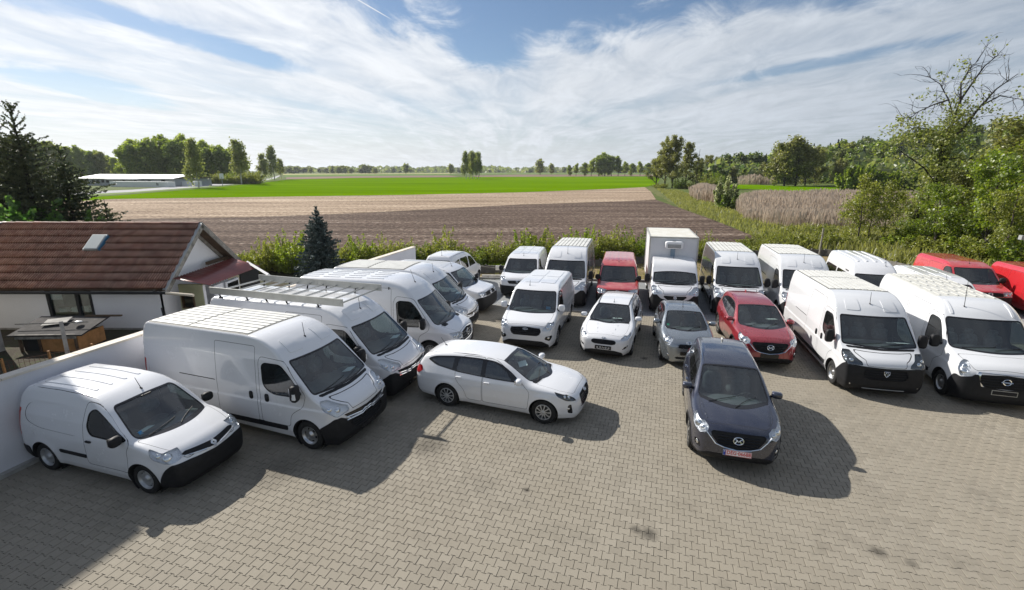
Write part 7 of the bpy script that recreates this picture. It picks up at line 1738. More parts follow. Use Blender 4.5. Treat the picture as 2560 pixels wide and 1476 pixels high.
def deciduous(key, seed, h, n=2500, size=.5, rad=.13, leafm='leaf_spring', bark='bark', droop=0.0, limbs=9, **k):
    if key in TM: return TM[key]
    rng = np.random.RandomState(seed); mb, ends = limb_set(rng, h, k.pop('r0', h*.018), n=limbs, **k)
    P, N = crown_pts(rng, ends, n, rad*h)
    if droop: P[:, 2] -= np.abs(rng.normal(0, droop*h, n))
    P[:, 2] = np.maximum(P[:, 2], h*.04)
    V, F, t = cards(P, size, rng, N=N); TM[key] = (mb.mesh('trunk', bark), leafmesh('crown', V, F, t, leafm)); return TM[key]
def conifer(key, seed, h, r, step=.28, nm='needle_dark', dens=1.0, top=0.0, bark='bark_dark', card=.22, up=.15, irregular=.15):
    """spruce: tiered branches with needle sprays; `top` leaves an open leader with upturned shoots"""
    if key in TM: return TM[key]
    rng = np.random.RandomState(seed); mb = MB(); mb.tube([(0, 0, 0), (rng.normal(0, .05), 0, h*.6), (0, 0, h)], [h*.018, h*.010, .012], 6)
    P = []; z = h*.04
    while z < h*.985:
        t = z/h; rr = r*(1-t)**(1.0 if h > 6 else .85)*(1-irregular+2*irregular*rng.rand()); open_ = t > 1-top; nb = int((7 if not open_ else 4)+rng.randint(0, 3)); a0 = rng.uniform(0, 6.28)
        if open_: rr = max(rr, r*.10)*rng.uniform(.6, 1.2)
        for b in range(nb):
            az = a0+b*6.283/nb+rng.normal(0, .15); L_ = rr*rng.uniform(.8, 1.15); el = (-.25+.55*t) if not open_ else rng.uniform(.5, .95)
            d = np.array([math.cos(az)*math.cos(el), math.sin(az)*math.cos(el), math.sin(el)]); m = max(3, int(L_/(card*.42)*dens)); s = np.linspace(.08, 1, m)[:, None]
            q = np.array([0, 0, z])+d*L_*s; q[:, 2] += up*L_*(s[:, 0]**2)
            w = (L_*.20*(1-s)+.03) if not open_ else .03; side = np.array([-math.sin(az), math.cos(az), 0])
            for kk in range(3 if not open_ else 2): P.append(q+side*w*rng.uniform(-1, 1, (m, 1))+[0, 0, 1]*rng.normal(0, .25*card, (m, 1)))
            if b % 2 == 0 or open_: mb.tube([(0, 0, z), tuple(q[-1])], [.02+.006*L_, .006], 3)
        z += step*(1 if not open_ else 1.5)*rng.uniform(.8, 1.2)*(1.0 if h < 6 else 1.1)
    P = np.concatenate(P); V, F, t = cards(P, card, rng, up=.6, asp=.55); TM[key] = (mb.mesh('trunk', bark), leafmesh('crown', V, F, t, nm)); return TM[key]
NTH = ['first', 'second', 'third', 'fourth', 'fifth', 'sixth', 'seventh', 'eighth', 'ninth', 'tenth', 'eleventh', 'twelfth', 'thirteenth', 'fourteenth', 'fifteenth', 'sixteenth', 'seventeenth', 'eighteenth', 'nineteenth', 'twentieth']
def put(name, meshes, loc, label, cat='tree', group=None, rz=0, s=1.0, sz=None):
    o = link(name, meshes[0], None, loc, (0, 0, rz)); o.scale = (s, s, sz or s); tag(o, label, cat, group); c = link('crown', meshes[1], o); return o
def at_px(x, Y, z=0): return (xy_at(x, Y, 0), Y, z)
RG = random.Random(42)
# ---- the dark spruces and the elder bush behind the house
for i, (x, Y, ytop, r, lab) in enumerate(((120, 31, 258, 5.6, 'tall dark spruce with the highest open leader, right one of the left group'), (62, 33, 264, 5.0, 'dark spruce with a bare pointed leader, middle one of the left group'), (14, 32, 312, 4.6, 'dark spruce at the left edge of the picture'), (215, 30, 375, 3.8, 'lower dark spruce on the right flank of the left group'), (300, 27.5, 500, 1.6, 'small spruce with upright shoots at the right foot of the left group'))):
    h = z_at(ytop, Y)+.1; m = conifer('spruce%d' % i, 20+i, h, r, step=.24, dens=.95, top=.20 if i < 3 else .12, card=.17 if i < 4 else .13, irregular=.28)
    put('spruce_tree', m, at_px(x, Y, -.06), lab, group='dark spruces behind the house', rz=i*1.3)
el = deciduous('elder', 7, 3.6, n=15000, size=.16, rad=.22, leafm='elder', base=.08, n_=0) if False else None
def bush(key, seed, h, w, n, size, leafm, stems=9, bark='twig', top=.5, spike=0.0):
    """multi-stem shrub: leafy upright shoots, ragged outline"""
    if key in TM: return TM[key]
    rng = np.random.RandomState(seed); mb = MB(); P = []; tot = stems*3; per = n//tot
    for k in range(tot):
        az = rng.uniform(0, 6.28); rr = w*math.sqrt(rng.rand())*.95; L_ = h*rng.uniform(top, 1.0)*(1-.30*(rr/w)**2)*(1+spike*(rng.rand() < .18)); b = np.array([rr*.45*math.cos(az), rr*.45*math.sin(az), 0]); e = np.array([rr*math.cos(az)*1.05, rr*math.sin(az)*1.05, L_])
        mid = (b+e)/2+[rng.normal(0, .06*w), rng.normal(0, .06*w), .08*h]
        if k % 2 == 0: mb.tube([tuple(b), tuple(mid), tuple(e)], [.022, .015, .005], 3)
        t = rng.rand(per, 1)**.7; q = (1-t)**2*b+2*t*(1-t)*mid+t*t*e; P.append(q+rng.normal(0, 1, (per, 3))*[.11*w+.04, .11*w+.04, .05*h]*(1.15-t))
    P = np.concatenate(P); P[:, 2] = np.maximum(P[:, 2], .05); V, F, t = cards(P, size, rng); TM[key] = (mb.mesh('stems', bark), leafmesh('foliage', V, F, t, leafm)); return TM[key]
def putb(name, m, loc, label, group=None, rz=0, s=1, sz=None, cat='shrub'):
    o = link(name, m[0], None, loc, (0, 0, rz)); o.scale = (s, s, sz or s); tag(o, label, cat, group); link('foliage', m[1], o); return o
putb('elder_bush', bush('elder0', 3, 4.7, 2.7, 13000, .20, 'elder', 26, top=.25), at_px(90, 28, -.06), 'broad deep green elder bush in front of the dark spruces', s=1.1)
putb('elder_bush', bush('elder0', 3, 4.7, 2.7, 13000, .20, 'elder', 26, top=.25), at_px(195, 27.4, -.06), 'green elder bush in front of the spruces, right of the broad one', s=.9, rz=2)
putb('elder_bush', bush('elder1', 4, 2.3, 1.7, 5000, .2, 'leaf_spring', 9), at_px(282, 26.5, -.06), 'fresh green bush at the right foot of the spruces above the tiled roof', s=1.0, sz=1.5)
putb('elder_bush', bush('elder0', 3, 4.7, 2.7, 13000, .20, 'elder', 26, top=.25), at_px(0, 28.5, -.06), 'deep green elder bush at the left edge in front of the spruces', s=1.0, rz=4, sz=.95)
# ---- blue spruce between the vans and the ploughed field
bs = conifer('bluespruce', 5, 4.05, 1.62, step=.15, nm='needle_blue', dens=1.8, top=.14, card=.13, up=.1, irregular=.2)
put('blue_spruce', bs, at_px(806, 28.2, -.02), 'dense blue-green spruce with twin leaders behind the vans on the left')
MBt = MB().tube([(0, 0, 0), (.05, 0, .7)], [.03, .008], 5); 
# ---- hedge of fresh green shrubs along the back
hv = [bush('hedge%d' % k, 60+k, 2.3, 1.5, 4700, .105, ('leaf_spring', 'leaf_yellow', 'leaf_yellow', 'leaf_yellow')[k], 20, spike=.30, top=.35) for k in range(4)]
hedge = [(585, 30.5, 652), (618, 31, 640), (660, 29.6, 590), (700, 30.2, 572), (735, 29.8, 578), (735, 31, 610), (690, 31.5, 625), (860, 30.5, 590), (898, 30.6, 582), (935, 30.8, 588), (972, 31.2, 580), (1008, 31.0, 590), (1040, 31.3, 592), (1078, 31.0, 590), (1112, 31.2, 572), (1150, 31.0, 600), (1185, 30.8, 612), (1215, 31.2, 606), (1245, 31.4, 592), (1280, 31.8, 584), (1312, 31.6, 578), (1345, 32.0, 568), (1382, 32.0, 568), (1418, 32.2, 576), (1455, 32.4, 572), (1492, 32.6, 566), (1530, 32.7, 552), (1562, 33.0, 566), (1600, 33.2, 574), (1735, 33.6, 592), (1768, 33.9, 586), (1805, 34.2, 604), (1845, 34.6, 618)]
def hl_(x):
    for a, t in ((600, 'beside the shed roof'), (650, 'between the shed roof and the blue spruce'), (690, 'leafy one left of the blue spruce'), (790, 'close beside the blue spruce'), (870, 'just right of the blue spruce'), (950, 'behind the low vans right of the blue spruce'), (1040, 'behind the end of the white garden wall'), (1120, 'behind the small glazed van'), (1200, 'right of the small glazed van'), (1260, 'left of the rear row of vans'), (1350, 'behind the left end van of the rear row'), (1470, 'behind the high-roof van of the rear row'), (1580, 'behind the faded red van'), (1700, 'left of the refrigerated truck'), (1800, 'behind the van right of the refrigerated truck')):
        if x < a: return t
    return 'towards the thicket at the right'
for i, (x, Y, yt) in enumerate(hedge):
    h = z_at(yt, Y)*RG.uniform(.80, 1.06); m = hv[(i*7) % 4]; s = max(.45, h/2.45)
    putb('hedge_shrub', m, at_px(x, Y, 0), ('taller ' if h > 2.6 else 'lower ' if h < 1.9 else 'rounded ')+'hedge shrub '+hl_(x)+', %s in line' % NTH[i % 20], 'hedge shrubs along the back of the yard', rz=i*2.1, s=.93*min(1.15, max(.8, s)), sz=s)
for i, (x, Y, yt) in enumerate(((1560, 34.8, 590), (1900, 36.2, 600), (1935, 37.5, 588), (1975, 38, 580), (2015, 38.2, 574), (2055, 38.5, 570), (2095, 38.5, 580), (2135, 38.6, 588), (1880, 39.5, 590), (1920, 42, 578), (1960, 44, 570), (2000, 46, 562), (2050, 46, 560), (2090, 47, 562), (2180, 41, 590), (2225, 41, 585))):
    h = z_at(yt, Y); s = max(.4, h/2.4); putb('hedge_shrub', hv[1 if i % 3 else 3], at_px(x, Y, 0), '%s olive shrub of the thicket below the reeds' % NTH[i], 'olive shrubs below the reeds', rz=i*1.7, s=.95, sz=s)
# tufts of grass and herbs along the field bank and behind the plank wall
def tufts(name, poly, n, hgt, m, seed, size=.14, asp=2.4):
    rng = np.random.RandomState(seed); P = np.array(poly); lo, hi = P.min(0), P.max(0); X = rng.uniform(lo[0], hi[0], n*3); Y = rng.uniform(lo[1], hi[1], n*3); ok = sdf_poly(P, X, Y) < 0; X, Y = X[ok][:n], Y[ok][:n]; k = len(X)
    H_ = hgt*(.4+.9*rng.rand(k)); a = rng.uniform(0, 6.28, k); dx = np.cos(a)*size*.5; dy = np.sin(a)*size*.5; lx = rng.normal(0, .25, k)*H_; ly = rng.normal(0, .25, k)*H_; z = -.03
    V = np.stack([np.c_[X-dx, Y-dy, np.full(k, z)], np.c_[X+dx, Y+dy, np.full(k, z)], np.c_[X+dx*.4+lx, Y+dy*.4+ly, H_], np.c_[X-dx*.4+lx, Y-dy*.4+ly, H_*.96]], 1).reshape(-1, 3)
    o = link(name, leafmesh(name, V, np.arange(4*k).reshape(k, 4), np.repeat(rng.rand(k), 4), m)); o['kind'] = 'stuff'; return o
tufts('bank_grass', [G(1640, 472), G(1700, 478), G(1780, 508), G(1880, 545), G(2010, 580), (24, 40), (21, 36.5), (17, 35.3), (19.5, 39), G(1925, 606), G(1860, 580), G(1790, 552), G(1700, 520)], 15000, .38, 'leaf_olive', 1, .12)
tufts('bank_herbs', [(20.5, 36.5), (24.5, 35.5), (25, 29), (32, 29), (46, 44), (40, 60), (24, 46)], 14000, .7, 'leaf_olive', 2, .14)
tufts('hedge_grass', [(-14, 29.2), (-4.8, 29.0), (-.7, 29.6), (8.3, 32.8), (17, 35.2), (17, 36.6), (8, 34.4), (-1, 31.8), (-14, 31.5)], 12000, .35, 'leaf_spring', 3, .10)
tufts('verge_grass', [(-2.6, 27.9), (7.4, 27.0), (17.2, 25.6), (23.8, 27), (23.8, 31), (20, 35.6), (8.3, 32.1), (-.7, 29.1)], 2600, .10, 'leaf_olive', 4, .05)
tufts('joint_weeds', [(-10.5, 8.9), (-10.15, 9.1), (-5.4, 26.6), (-5.0, 27.4), (7, 26.75), (7, 27), (-5.6, 27.6)], 1500, .06, 'leaf_mid', 5, .03)
# reeds
def reeds(name, poly, n, hgt, seed, m='reed', w=.10):
    rng = np.random.RandomState(seed); P = np.array(poly); lo, hi = P.min(0), P.max(0); X = rng.uniform(lo[0], hi[0], n*4); Y = rng.uniform(lo[1], hi[1], n*4); ok = sdf_poly(P, X, Y) < 0; X, Y = X[ok][:n], Y[ok][:n]; k = len(X)
    a = rng.uniform(-.6, .6, k); ed = np.clip(-sdf_poly(P, X, Y)/(hgt*1.5), 0, 1); hn = hgt*(.38+.34*ed+.42*rng.rand(k))*(.9+.2*np.sin(X*.35+Y*.2)); dx = np.cos(a)*w/2; dy = np.sin(a)*w/2; lx = rng.normal(.05, .10, k)*hn; ly = rng.normal(0, .08, k)*hn
    b = np.c_[X, Y, np.full(k, -.05)]; D = np.c_[dx, dy, 0*dx]; tp = np.c_[X+lx, Y+ly, hn]; md = b*.35+tp*.65; md[:, 2] += .02
    V = np.stack([b-D*.5, b+D*.5, md+D*.6, md-D*.6, md-D*1.5, md+D*1.5, tp+D*.9, tp-D*.9], 1).reshape(-1, 3); F = (np.arange(k)*8)[:, None, None]+np.array([[0, 1, 2, 3], [4, 5, 6, 7]]); tn = np.repeat(rng.rand(k), 8).reshape(k, 8); tn[:, 4:] = np.clip(tn[:, 4:]+.45, 0, 1.3)
    o = link(name, leafmesh(name, V, F.reshape(-1, 4), tn.ravel(), m)); o['kind'] = 'stuff'; return o
reeds('reed_bed', [G(1838, 527), G(1862, 548), G(1950, 568), G(2060, 580), G(2200, 585), G(2330, 560), G(2330, 507), G(2100, 508), G(1960, 505), G(1880, 500), G(1850, 505)], 26000, 2.35, 3)
reeds('reed_bed_left', [G(1722, 489), G(1742, 502), G(1795, 510), G(1800, 498), G(1790, 487), G(1745, 480)], 4500, 3.0, 4, w=.14)
reeds('far_reeds', [G(1845, 462), G(1935, 462), G(1925, 452), G(1850, 453)], 2500, 4.2, 5, w=.35)
reeds('far_reeds_right', [G(2010, 450.5), G(2150, 450.5), G(2150, 447.5), G(2010, 447.5)], 2000, 4.2, 6, w=.5)
# blossoming bush among the reeds
putb('blossom_bush', bush('blossom', 31, 5.6, 2.1, 5200, .26, 'leaf_blossom', 9, bark='bark'), at_px(1812, 83), 'pale green blossoming bush standing among the reeds', s=1.05, sz=z_at(432, 83)/5.6)
putb('blossom_bush', bush('blossom2', 32, 2.5, 2.0, 3000, .24, 'leaf_mid', 9, bark='bark'), (at_px(1812, 83)[0], 81.8, 0), 'dark green undergrowth below the blossoming bush')
# ---- alders right of the wheat field
al = [deciduous('alder%d' % k, 80+k, 16, n=7500, size=.40, rad=.062, leafm='leaf_olive', bark='bark_dark', base=.14, ln=.36, rise=.70, sub=6, r0=.34, limbs=16) for k in range(3)]
for i, (x, Y, yt, lab) in enumerate(((1662, 178, 352, 'tall dark alder at the corner of the wheat field, left trunk'), (1680, 176, 350, 'tall dark alder at the corner of the wheat field, upright middle trunk'), (1712, 180, 362, 'dark alder with loose open crown right of the tall pair'), (1640, 186, 395, 'low leafy alder on the left flank of the alder group'), (1742, 190, 400, 'low spreading alder at the right of the alder group'))):
    h = z_at(yt, Y); put('alder_tree', al[i % 3], at_px(x, Y), lab, group='alders at the corner of the wheat field', rz=i*1.9, s=h/16*(.85 if i < 3 else 1.1), sz=h/16)
bd = MB().tube([(0, 0, 0), (.2, 0, 9), (.5, 0, z_at(373, 178))], [.16, .1, .04], 5); tag(bd.build('dead_tree', 'bark', None, at_px(1738, 178)), 'bare dead stem rising right of the alders', 'tree')
for i, (x, Y, yt) in enumerate(((1700, 172, 448), (1726, 170, 455), (1765, 165, 440), (1650, 176, 458), (1790, 190, 432))):
    putb('field_bush', hv[i % 4], at_px(x, Y), '%s low green bush among those at the foot of the alders' % NTH[i], 'bushes under the alders', rz=i, s=2.2, sz=z_at(yt, Y)/2.3)
# ---- birches along the road and in the wheat
bi = [deciduous('birch%d' % k, 120+k, 17, n=3600, size=.55, rad=.085, leafm='leaf_far', bark='bark_birch', base=.25, ln=.22, rise=.85, sub=3, droop=.09, r0=.22) for k in range(3)]
for i, (x, yb, yt, w, lab) in enumerate(((497, 470, 348, 1.35, 'brownish birch with hanging twigs beside the road, leftmost of the road trees'), (604, 461, 348, 1.5, 'tall green weeping birch beside the road, second of the road trees'), (660, 453, 384, 1.5, 'shorter round birch beside the road, third from the left'), (686, 450, 366, 1.5, 'tall slim birch near the bend of the road'), (703, 448, 396, 1.5, 'last small birch at the bend of the road'))):
    p = gp(x, yb); h = z_at(yt, p[1]); put('birch_tree', bi[i % 3], (p[0], p[1], 0), lab, group='birches along the country road', rz=i*2.2, s=w*h/17*.8, sz=h/17)
for i, (x, dy, yt) in enumerate(((1165, 0, 379), (1182, 6, 377), (1197, -4, 380), (1174, 10, 384), (1190, 12, 382))):
    Y = 366+dy; h = z_at(yt, Y); put('birch_tree', bi[i % 3], at_px(x, Y), '%s birch of the close clump alone in the wheat' % NTH[i], group='birch clump in the wheat field', rz=i*1.1, s=h/17*.95, sz=h/17)
# ---- grove behind the barn
gv = [deciduous('grove%d' % k, 140+k, 20, n=5200, size=.85, rad=.10, leafm='leaf_grove' if k < 3 else 'leaf_yellow', base=.18, ln=.26, rise=.8, sub=3) for k in range(4)]
gd = deciduous('grove_dark', 150, 20, n=5200, size=.9, rad=.11, leafm='leaf_spring', base=.10, ln=.28, rise=.7, sub=3)
for i in range(46):
    x = 318+i*6.5+RG.uniform(-5, 5); Y = 262+(i % 4)*14+RG.uniform(-5, 5)+ (600-x)*-.05
    top = np.interp(x, [310, 330, 365, 420, 470, 520, 560, 600, 625], [378, 362, 356, 354, 352, 366, 372, 378, 400]); h = z_at(top, Y)*RG.uniform(.93, 1.03)
    put('grove_tree', gd if i % 4 == 0 else gv[i % 4], at_px(x, Y), ('%s tree from the left in the grove, %s green' % (NTH[i % 20] if i < 20 else NTH[i-20]+' past the middle,' if i < 40 else NTH[i-40]+' of the last,', 'dark' if i % 4 == 0 else 'fresh')), group='grove behind the barn', rz=i*.9, s=h/20*1.05, sz=h/20)
for i in range(12):
    x = 420+i*20; putb('grove_bush', hv[i % 4], at_px(x, 240-i*.5), '%s bush from the left in the undergrowth before the grove' % NTH[i], 'undergrowth of the grove', rz=i, s=3.4, sz=RG.uniform(1.6, 2.8))
# wooded rise at the far left
for i in range(46):
    x = -10+i*8.2+RG.uniform(-6, 6); Y = 330+(i % 3)*28; top = np.interp(x, [0, 150, 200, 250, 290, 330, 420], [355, 362, 371, 376, 390, 405, 410])+(i % 3)*4
    h = z_at(top, Y)*RG.uniform(.9, 1.04); put('woodland_tree', gv[(i*3) % 4] if i % 5 else gd, at_px(x, Y), '%s tree of the pale far left wood' % (('left part, ', 'middle part, ', 'right part, ')[i//20]+NTH[i % 20]), group='wood at the far left', rz=i*.8, s=h/20*1.1, sz=h/20)
# ---- far horizon: hedgerows and single trees
ft = [deciduous('far%d' % k, 170+k, 10, n=700, size=1.1, rad=.17, leafm='leaf_far', base=.12, ln=.30, rise=.6, sub=1) for k in range(3)]
fd = deciduous('fard', 176, 10, n=700, size=1.2, rad=.18, leafm='leaf_hill', base=.05, ln=.32, rise=.5, sub=1)
for i in range(118):
    x = 708+(i//3)*24+RG.uniform(-13, 13); 
    if x < 940: Y = RG.uniform(950, 1150); yt = RG.choice([412, 413, 416, 418, 411])
    elif x < 1450: Y = RG.uniform(1300, 2100); yt = RG.choice([417, 420, 421, 422, 419, 416])
    else: Y = RG.uniform(1000, 1400); yt = RG.choice([414, 416, 409, 413])
    h = z_at(yt, Y); s = h/10; put('far_tree', (ft+[fd])[RG.randrange(4)], at_px(x, Y), 'small tree in the hedgerows along the horizon', group='trees along the horizon', rz=i, s=s*RG.uniform(1.2, 2.4), sz=s*RG.uniform(.5, .95))
for (x, Y, yt, w, lab) in ((1350, 700, 401, 1.0, 'single round tree on the horizon right of the birch clump'), (1127, 800, 412, 1.1, 'single small tree on the horizon left of the birch clump'), (1015, 900, 411, 1.3, 'flat crowned single tree on the horizon left of the middle'), (1378, 760, 411, .9, 'smaller tree beside the single round tree on the horizon')):
    h = z_at(yt, Y); put('far_tree', ft[1], at_px(x, Y), lab, rz=x, s=h/10*w*1.2, sz=h/10)
for i, (x, yt, w) in enumerate(((1478, 402, 1.0), (1497, 390, 1.2), (1512, 388, 1.3), (1528, 392, 1.1), (1545, 396, 1.0), (1462, 408, .9), (1440, 412, .9), (1422, 414, .9), (1562, 408, 1.0), (1580, 410, 1.0), (1600, 408, 1), (1620, 409, 1))):
    Y = 560+i*3; h = z_at(yt, Y); put('copse_tree', gd if i % 2 else gv[1], at_px(x, Y), '%s tree of the round copse left of the alders' % NTH[i], group='round copse left of the alders', rz=i, s=h/20*w*1.25, sz=h/20)
def mass(name, pts, m, seed, size):
    rng = np.random.RandomState(seed); V, F, t = cards(np.array(pts), size, rng); o = link(name, leafmesh(name, V, F, t, m)); o['kind'] = 'stuff'
rng = np.random.RandomState(9); P = []
for k in range(9000):
    x = rng.uniform(690, 1760); Y = rng.uniform(1500, 2600); zt = (z_at(419+2.5*math.sin(x*.05)+1.5*math.sin(x*.31), Y)); P.append((xy_at(x, Y), Y, rng.uniform(0, 1)*zt))
mass('distant_wood', P, 'leaf_hill', 8, 9)
# ---- wooded hill on the right
hb = [deciduous('hill%d' % k, 190+k, 14, n=1500, size=1.25, rad=.17, leafm=('leaf_hill', 'leaf_spring', 'leaf_mid', 'leaf_yellow')[k], base=.10, ln=.33, rise=.6, sub=2) for k in range(4)]
hc = conifer('hillspruce', 199, 18, 3.2, step=.9, nm='needle_hill', dens=.6, card=.9, irregular=.2)
cnt = 0
for i in range(4000):
    if cnt >= 290: break
    x = RG.uniform(1790, 2640); Y = RG.choice([RG.uniform(250, 330), RG.uniform(300, 420), RG.uniform(400, 560)]); X = xy_at(x, Y); z = hill(X, Y)
    if x < 1900 and Y < 300: continue
    sp_ = RG.random() < (.10 if Y < 400 else .34); h = RG.uniform(.75, 1.15); cnt += 1
    lab = 'dark spruce on the wooded hill on the right' if sp_ else 'broadleaf tree on the wooded hill on the right'
    m = hc if sp_ else hb[RG.choice([0, 0, 2, 2, 0, 1, 3])]; put('hill_spruce' if sp_ else 'hill_tree', m, (X, Y, z-.6), lab, group='spruces on the wooded hill' if sp_ else 'broadleaf trees on the wooded hill', rz=i, s=h*(1.0 if sp_ else 1.1), sz=h*.95)
rng = np.random.RandomState(19); P = []
for k in range(26000):
    a = R(rng.uniform(20, 58)); r = rng.uniform(262, 640); x, y = r*math.sin(a), r*math.cos(a); P.append((x, y, hill(x, y)+rng.rand()*10.5*(.6+.4*math.sin(x*.11)*math.cos(y*.09))))
mass('hill_wood', P, 'leaf_hill', 18, 3.4)
# trees and thicket at the foot of the hill
for i, (x, Y, yt, w, k) in enumerate(((1935, 205, 382, 1.0, 'a'), (1960, 200, 360, 1.3, 'a'), (1988, 202, 358, 1.3, 'a'), (2012, 205, 370, 1.1, 'a'), (2035, 210, 385, 1.0, 'a'), (1765, 260, 392, 1.1, 'o'), (1785, 262, 398, 1.1, 'o'), (1830, 240, 420, 1.2, 'o'), (1880, 240, 425, 1.3, 'o'), (1905, 235, 410, 1.1, 'o'), (2090, 200, 402, 1.0, 'r'), (2105, 196, 405, .8, 'r'))):
    h = z_at(yt, Y); m = {'a': deciduous('willow%d' % (i % 2), 210+i % 2, 14, n=5600, size=.5, rad=.11, leafm='leaf_olive', bark='bark_dark', base=.08, ln=.42, rise=.85, sub=5), 'o': al[i % 3], 'r': al[1]}[k]
    put('willow_tree' if k == 'a' else 'field_tree', m, at_px(x, Y), {'a': '%s trunk from the left of the big brownish willow group' % NTH[i], 'o': '%s loose olive tree from the left between alders and hill' % NTH[i-5], 'r': '%s small tree at the far edge of the green meadow' % ('left' if x < 2100 else 'right')}[k], group={'a': 'big willow group beyond the green meadow', 'o': 'loose trees before the hill', 'r': 'small trees at the meadow edge'}[k], rz=i, s=h/(14 if k == 'a' else 16)*w, sz=h/(14 if k == 'a' else 16))
for i, (x, Y, yt, w) in enumerate(((2120, 150, 412, 1.5), (2145, 150, 405, 1.6), (2175, 150, 420, 1.6), (2210, 150, 424, 1.6), (2250, 148, 420, 1.7), (2290, 146, 425, 1.7))):
    putb('meadow_bush', bush('mbush%d' % (i % 2), 230+i % 2, 5, 3.4, 5200, .42, 'leaf_spring' if i < 2 else 'leaf_mid', 12), at_px(x, Y), '%s rounded bush from the left at the end of the green meadow' % NTH[i], 'bushes at the end of the green meadow', rz=i, s=w*.8, sz=z_at(yt, Y)/5)
# ---- the tall half-bare tree and its neighbours on the right
def big_bare():
    rng = np.random.RandomState(77); mb = MB(); tips = []; leafs = []
    X0 = xy_at(2262, 42); 
    def W(x, y, Y=42.0): return Vector((xy_at(x, Y, z_at(y, Y)), Y, z_at(y, Y)))
    main = [W(2258, 640), W(2272, 590), W(2300, 520), W(2335, 455), W(2352, 400), W(2362, 350)]
    mb.tube(main, [.34, .30, .27, .24, .20, .18], 8)
    axes = [[W(2362, 350), W(2385, 300, 42.3), W(2402, 250, 42.5), W(2440, 195, 42.8), W(2462, 165, 43), W(2495, 138, 43)],
            [W(2362, 350), W(2400, 330, 41.5), W(2452, 265, 41), W(2492, 222, 40.8), W(2545, 185, 40.6)],
            [W(2335, 455), W(2310, 420, 41), W(2268, 390, 40.5), W(2240, 370, 40)],
            [W(2385, 300, 42.3), W(2372, 250, 42.8), W(2350, 210, 43), W(2318, 190, 43.2)],
            [W(2402, 250, 42.5), W(2402, 210, 43), W(2425, 170, 43.4), W(2448, 150, 43.6)],
            [W(2362, 350), W(2330, 325, 43), W(2290, 318, 43.5), W(2252, 340, 44)],
            [W(2452, 265, 41), W(2500, 240, 40.5), W(2560, 250, 40)],
            [W(2372, 250, 42.8), W(2335, 262, 42), W(2295, 280, 41.5), W(2270, 300, 41)],
            [W(2352, 400), W(2400, 395, 41), W(2450, 400, 40)]]
    for ai, ax in enumerate(axes):
        n = len(ax); r0 = .13 if ai < 2 else .075
        mb.tube(ax, [r0*(1-.8*i/(n-1)) for i in range(n)], 5)
        for i in range(n-1):
            for k in range(5):
                p = ax[i].lerp(ax[i+1], rng.rand()); d = (ax[i+1]-ax[i]).normalized(); d2 = (d*.5+Vector(rng.normal(0, .8, 3))+Vector((0, 0, .15))).normalized(); L_ = rng.uniform(.7, 2.1)
                q = [p]; 
                for s in range(3): d2 = (d2+Vector(rng.normal(0, .28, 3))).normalized(); q.append(q[-1]+d2*L_/3)
                mb.tube(q, [.028, .022, .015, .006], 3)
                for s in range(3):
                    d3 = (d2+Vector(rng.normal(0, .8, 3))).normalized(); b = q[1+s]; e = b+d3*rng.uniform(.3, .9); mb.tube([b, (b+e)/2+Vector(rng.normal(0, .05, 3)), e], [.012, .010, .004], 3); tips.append(e)
                tips.append(q[-1])
    T = np.array([tuple(t) for t in tips]); low = T[(T[:, 2] < z_at(300, 42)) | (rng.rand(len(T)) < .08)]
    k = rng.randint(0, len(low), 2900); P = low[k]+rng.normal(0, .24, (2900, 3))
    # leafy sleeve round the trunk and lower limbs
    M = np.array([tuple(main[i].lerp(main[i+1], t)) for i in range(1, 5) for t in np.linspace(0, 1, 12)]+[tuple(axes[j][0].lerp(axes[j][2], t)) for j in (0, 1, 5) for t in np.linspace(0, 1, 10)])
    k = rng.randint(0, len(M), 5200); k = np.where(rng.rand(5200) < .35, k//2, k); P2 = M[k]+rng.normal(0, 1, (5200, 3))*[.55, .55, .45]
    V, F, t = cards(np.concatenate([P, P2]), .17, rng); c = Vector((X0, 42, 0))
    tr = mb.mesh('trunk', 'bark_dark'); tr.transform(Matrix.Translation(-c)); cr = leafmesh('crown', V-np.array(tuple(c)), F, t, 'leaf_far')
    put('half_bare_tree', (tr, cr), tuple(c), 'tall half-bare tree with a leaning ivy-clad trunk at the right')
big_bare()
nt_ = [deciduous('near%d' % k, 250+k, 8, n=8200, size=.17, rad=.07, leafm=('leaf_spring', 'leaf_yellow', 'leaf_olive')[k], bark='bark', base=.14, ln=.50, rise=.45, sub=6, r0=.15, crook=.10, limbs=14) for k in range(3)]
sl_ = [deciduous('slim%d' % k, 260+k, 6, n=2600, size=.16, rad=.11, leafm='leaf_yellow', bark='bark', base=.12, ln=.5, rise=.95, sub=3, r0=.07, crook=.08) for k in range(2)]
for i, (x, Y, yt, m, w, lab) in enumerate(((2452, 33.5, 395, 0, 1.0, 'leafy tree with a pale upright trunk behind the bright red vans'), (2545, 36, 330, 1, 1.15, 'tall leafy tree at the right edge behind the floodlight arm'), (2395, 40, 430, 2, 1.0, 'olive leafy tree right of the leaning ivy-clad trunk'), (2330, 36.5, 470, 0, .95, 'low leafy tree behind the first bright red van'), (2500, 30.5, 470, 1, .85, 'fresh green leafy tree close behind the second red van'), (2590, 31, 420, 0, 1.1, 'dark leafy tree cut by the right edge of the picture'), (2290, 48, 500, 2, 1.0, 'olive tree standing behind the leaning trunk'), (2440, 50, 400, 2, 1.2, 'tall olive tree behind the other trees at the right'), (2550, 52, 300, 2, 1.3, 'tallest tree at the far right edge with a thin top'))):
    h = z_at(yt, Y); put('leafy_tree', nt_[m], at_px(x, Y), lab, group=None, rz=i*2.3, s=w*h/8, sz=h/8)
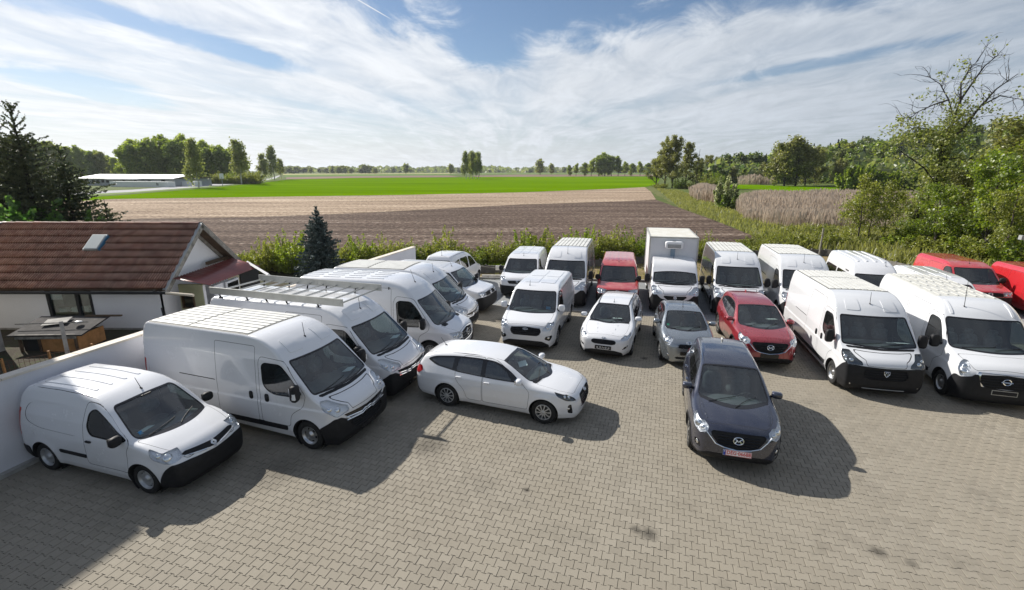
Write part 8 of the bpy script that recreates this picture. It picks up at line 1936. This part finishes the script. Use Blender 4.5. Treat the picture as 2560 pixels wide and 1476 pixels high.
for i, (x, Y, yt, lab) in enumerate(((2142, 40.5, 455, 'slender young tree with yellow-green leaves left of the thicket'), (2168, 41.5, 480, 'second slender young tree beside the first, before the reeds'), (2125, 42, 500, 'low slender tree at the left end of the right thicket'), (2205, 42, 470, 'slender tree between the young pair and the leaning trunk'), (2236, 44, 490, 'thin-stemmed tree just left of the leaning trunk'))):
    h = z_at(yt, Y); put('young_tree', sl_[i % 2], at_px(x, Y), lab, rz=i*1.4, s=h/6*.9, sz=h/6)
for i, (x, Y, yt) in enumerate(((2250, 37.5, 585), (2300, 36, 590), (2350, 34.5, 585), (2400, 33.5, 590), (2440, 32, 600), (2490, 31, 598), (2530, 29.5, 590), (2570, 29, 600), (2330, 40, 560), (2390, 38, 560), (2450, 37, 560), (2510, 36, 560), (2280, 40, 565))):
    putb('thicket_bush', bush('thick%d' % (i % 3), 240+i % 3, 2.4, 1.5, 5600, .13, ('leaf_spring', 'leaf_yellow', 'leaf_yellow')[i % 3], 12, bark='bark'), at_px(x, Y), '%s bush of the thicket under the right-hand trees, counted from the plank wall corner' % NTH[i], 'thicket under the right-hand trees', rz=i*1.3, s=1.0, sz=z_at(yt, Y)/2.3)
# ---- building crane far off on the hill
cr = empty('tower_crane', (xy_at(1930, 560), 560, hill(xy_at(1930, 560), 560)), 0, 'thin far-off crane jib above the wooded hill', 'crane')
MB().tube([(0, 0, 0), (0, 0, z_at(374, 560)-20)], .5, 4).build('mast', 'sheet_metal', cr); MB().box((-6, 0, z_at(374, 560)-20), (34, .8, .8)).build('jib', 'sheet_metal', cr)

# ---- light summer haze over the plain
hm = bpy.data.materials.new('haze'); hm.use_nodes = True; hn = hm.node_tree.nodes; hn.clear(); MT['haze'] = hm
pv_ = hn.new('ShaderNodeVolumePrincipled'); pv_.inputs['Density'].default_value = .00009; pv_.inputs['Color'].default_value = (.86, .92, 1.0, 1); pv_.inputs['Anisotropy'].default_value = .3
ho = hn.new('ShaderNodeOutputMaterial'); hm.node_tree.links.new(pv_.outputs[0], ho.inputs['Volume'])
hz_ = MB().box((0, 0, 34.4), (17600, 17600, 71)).build('haze', 'haze'); hz_['kind'] = 'stuff'
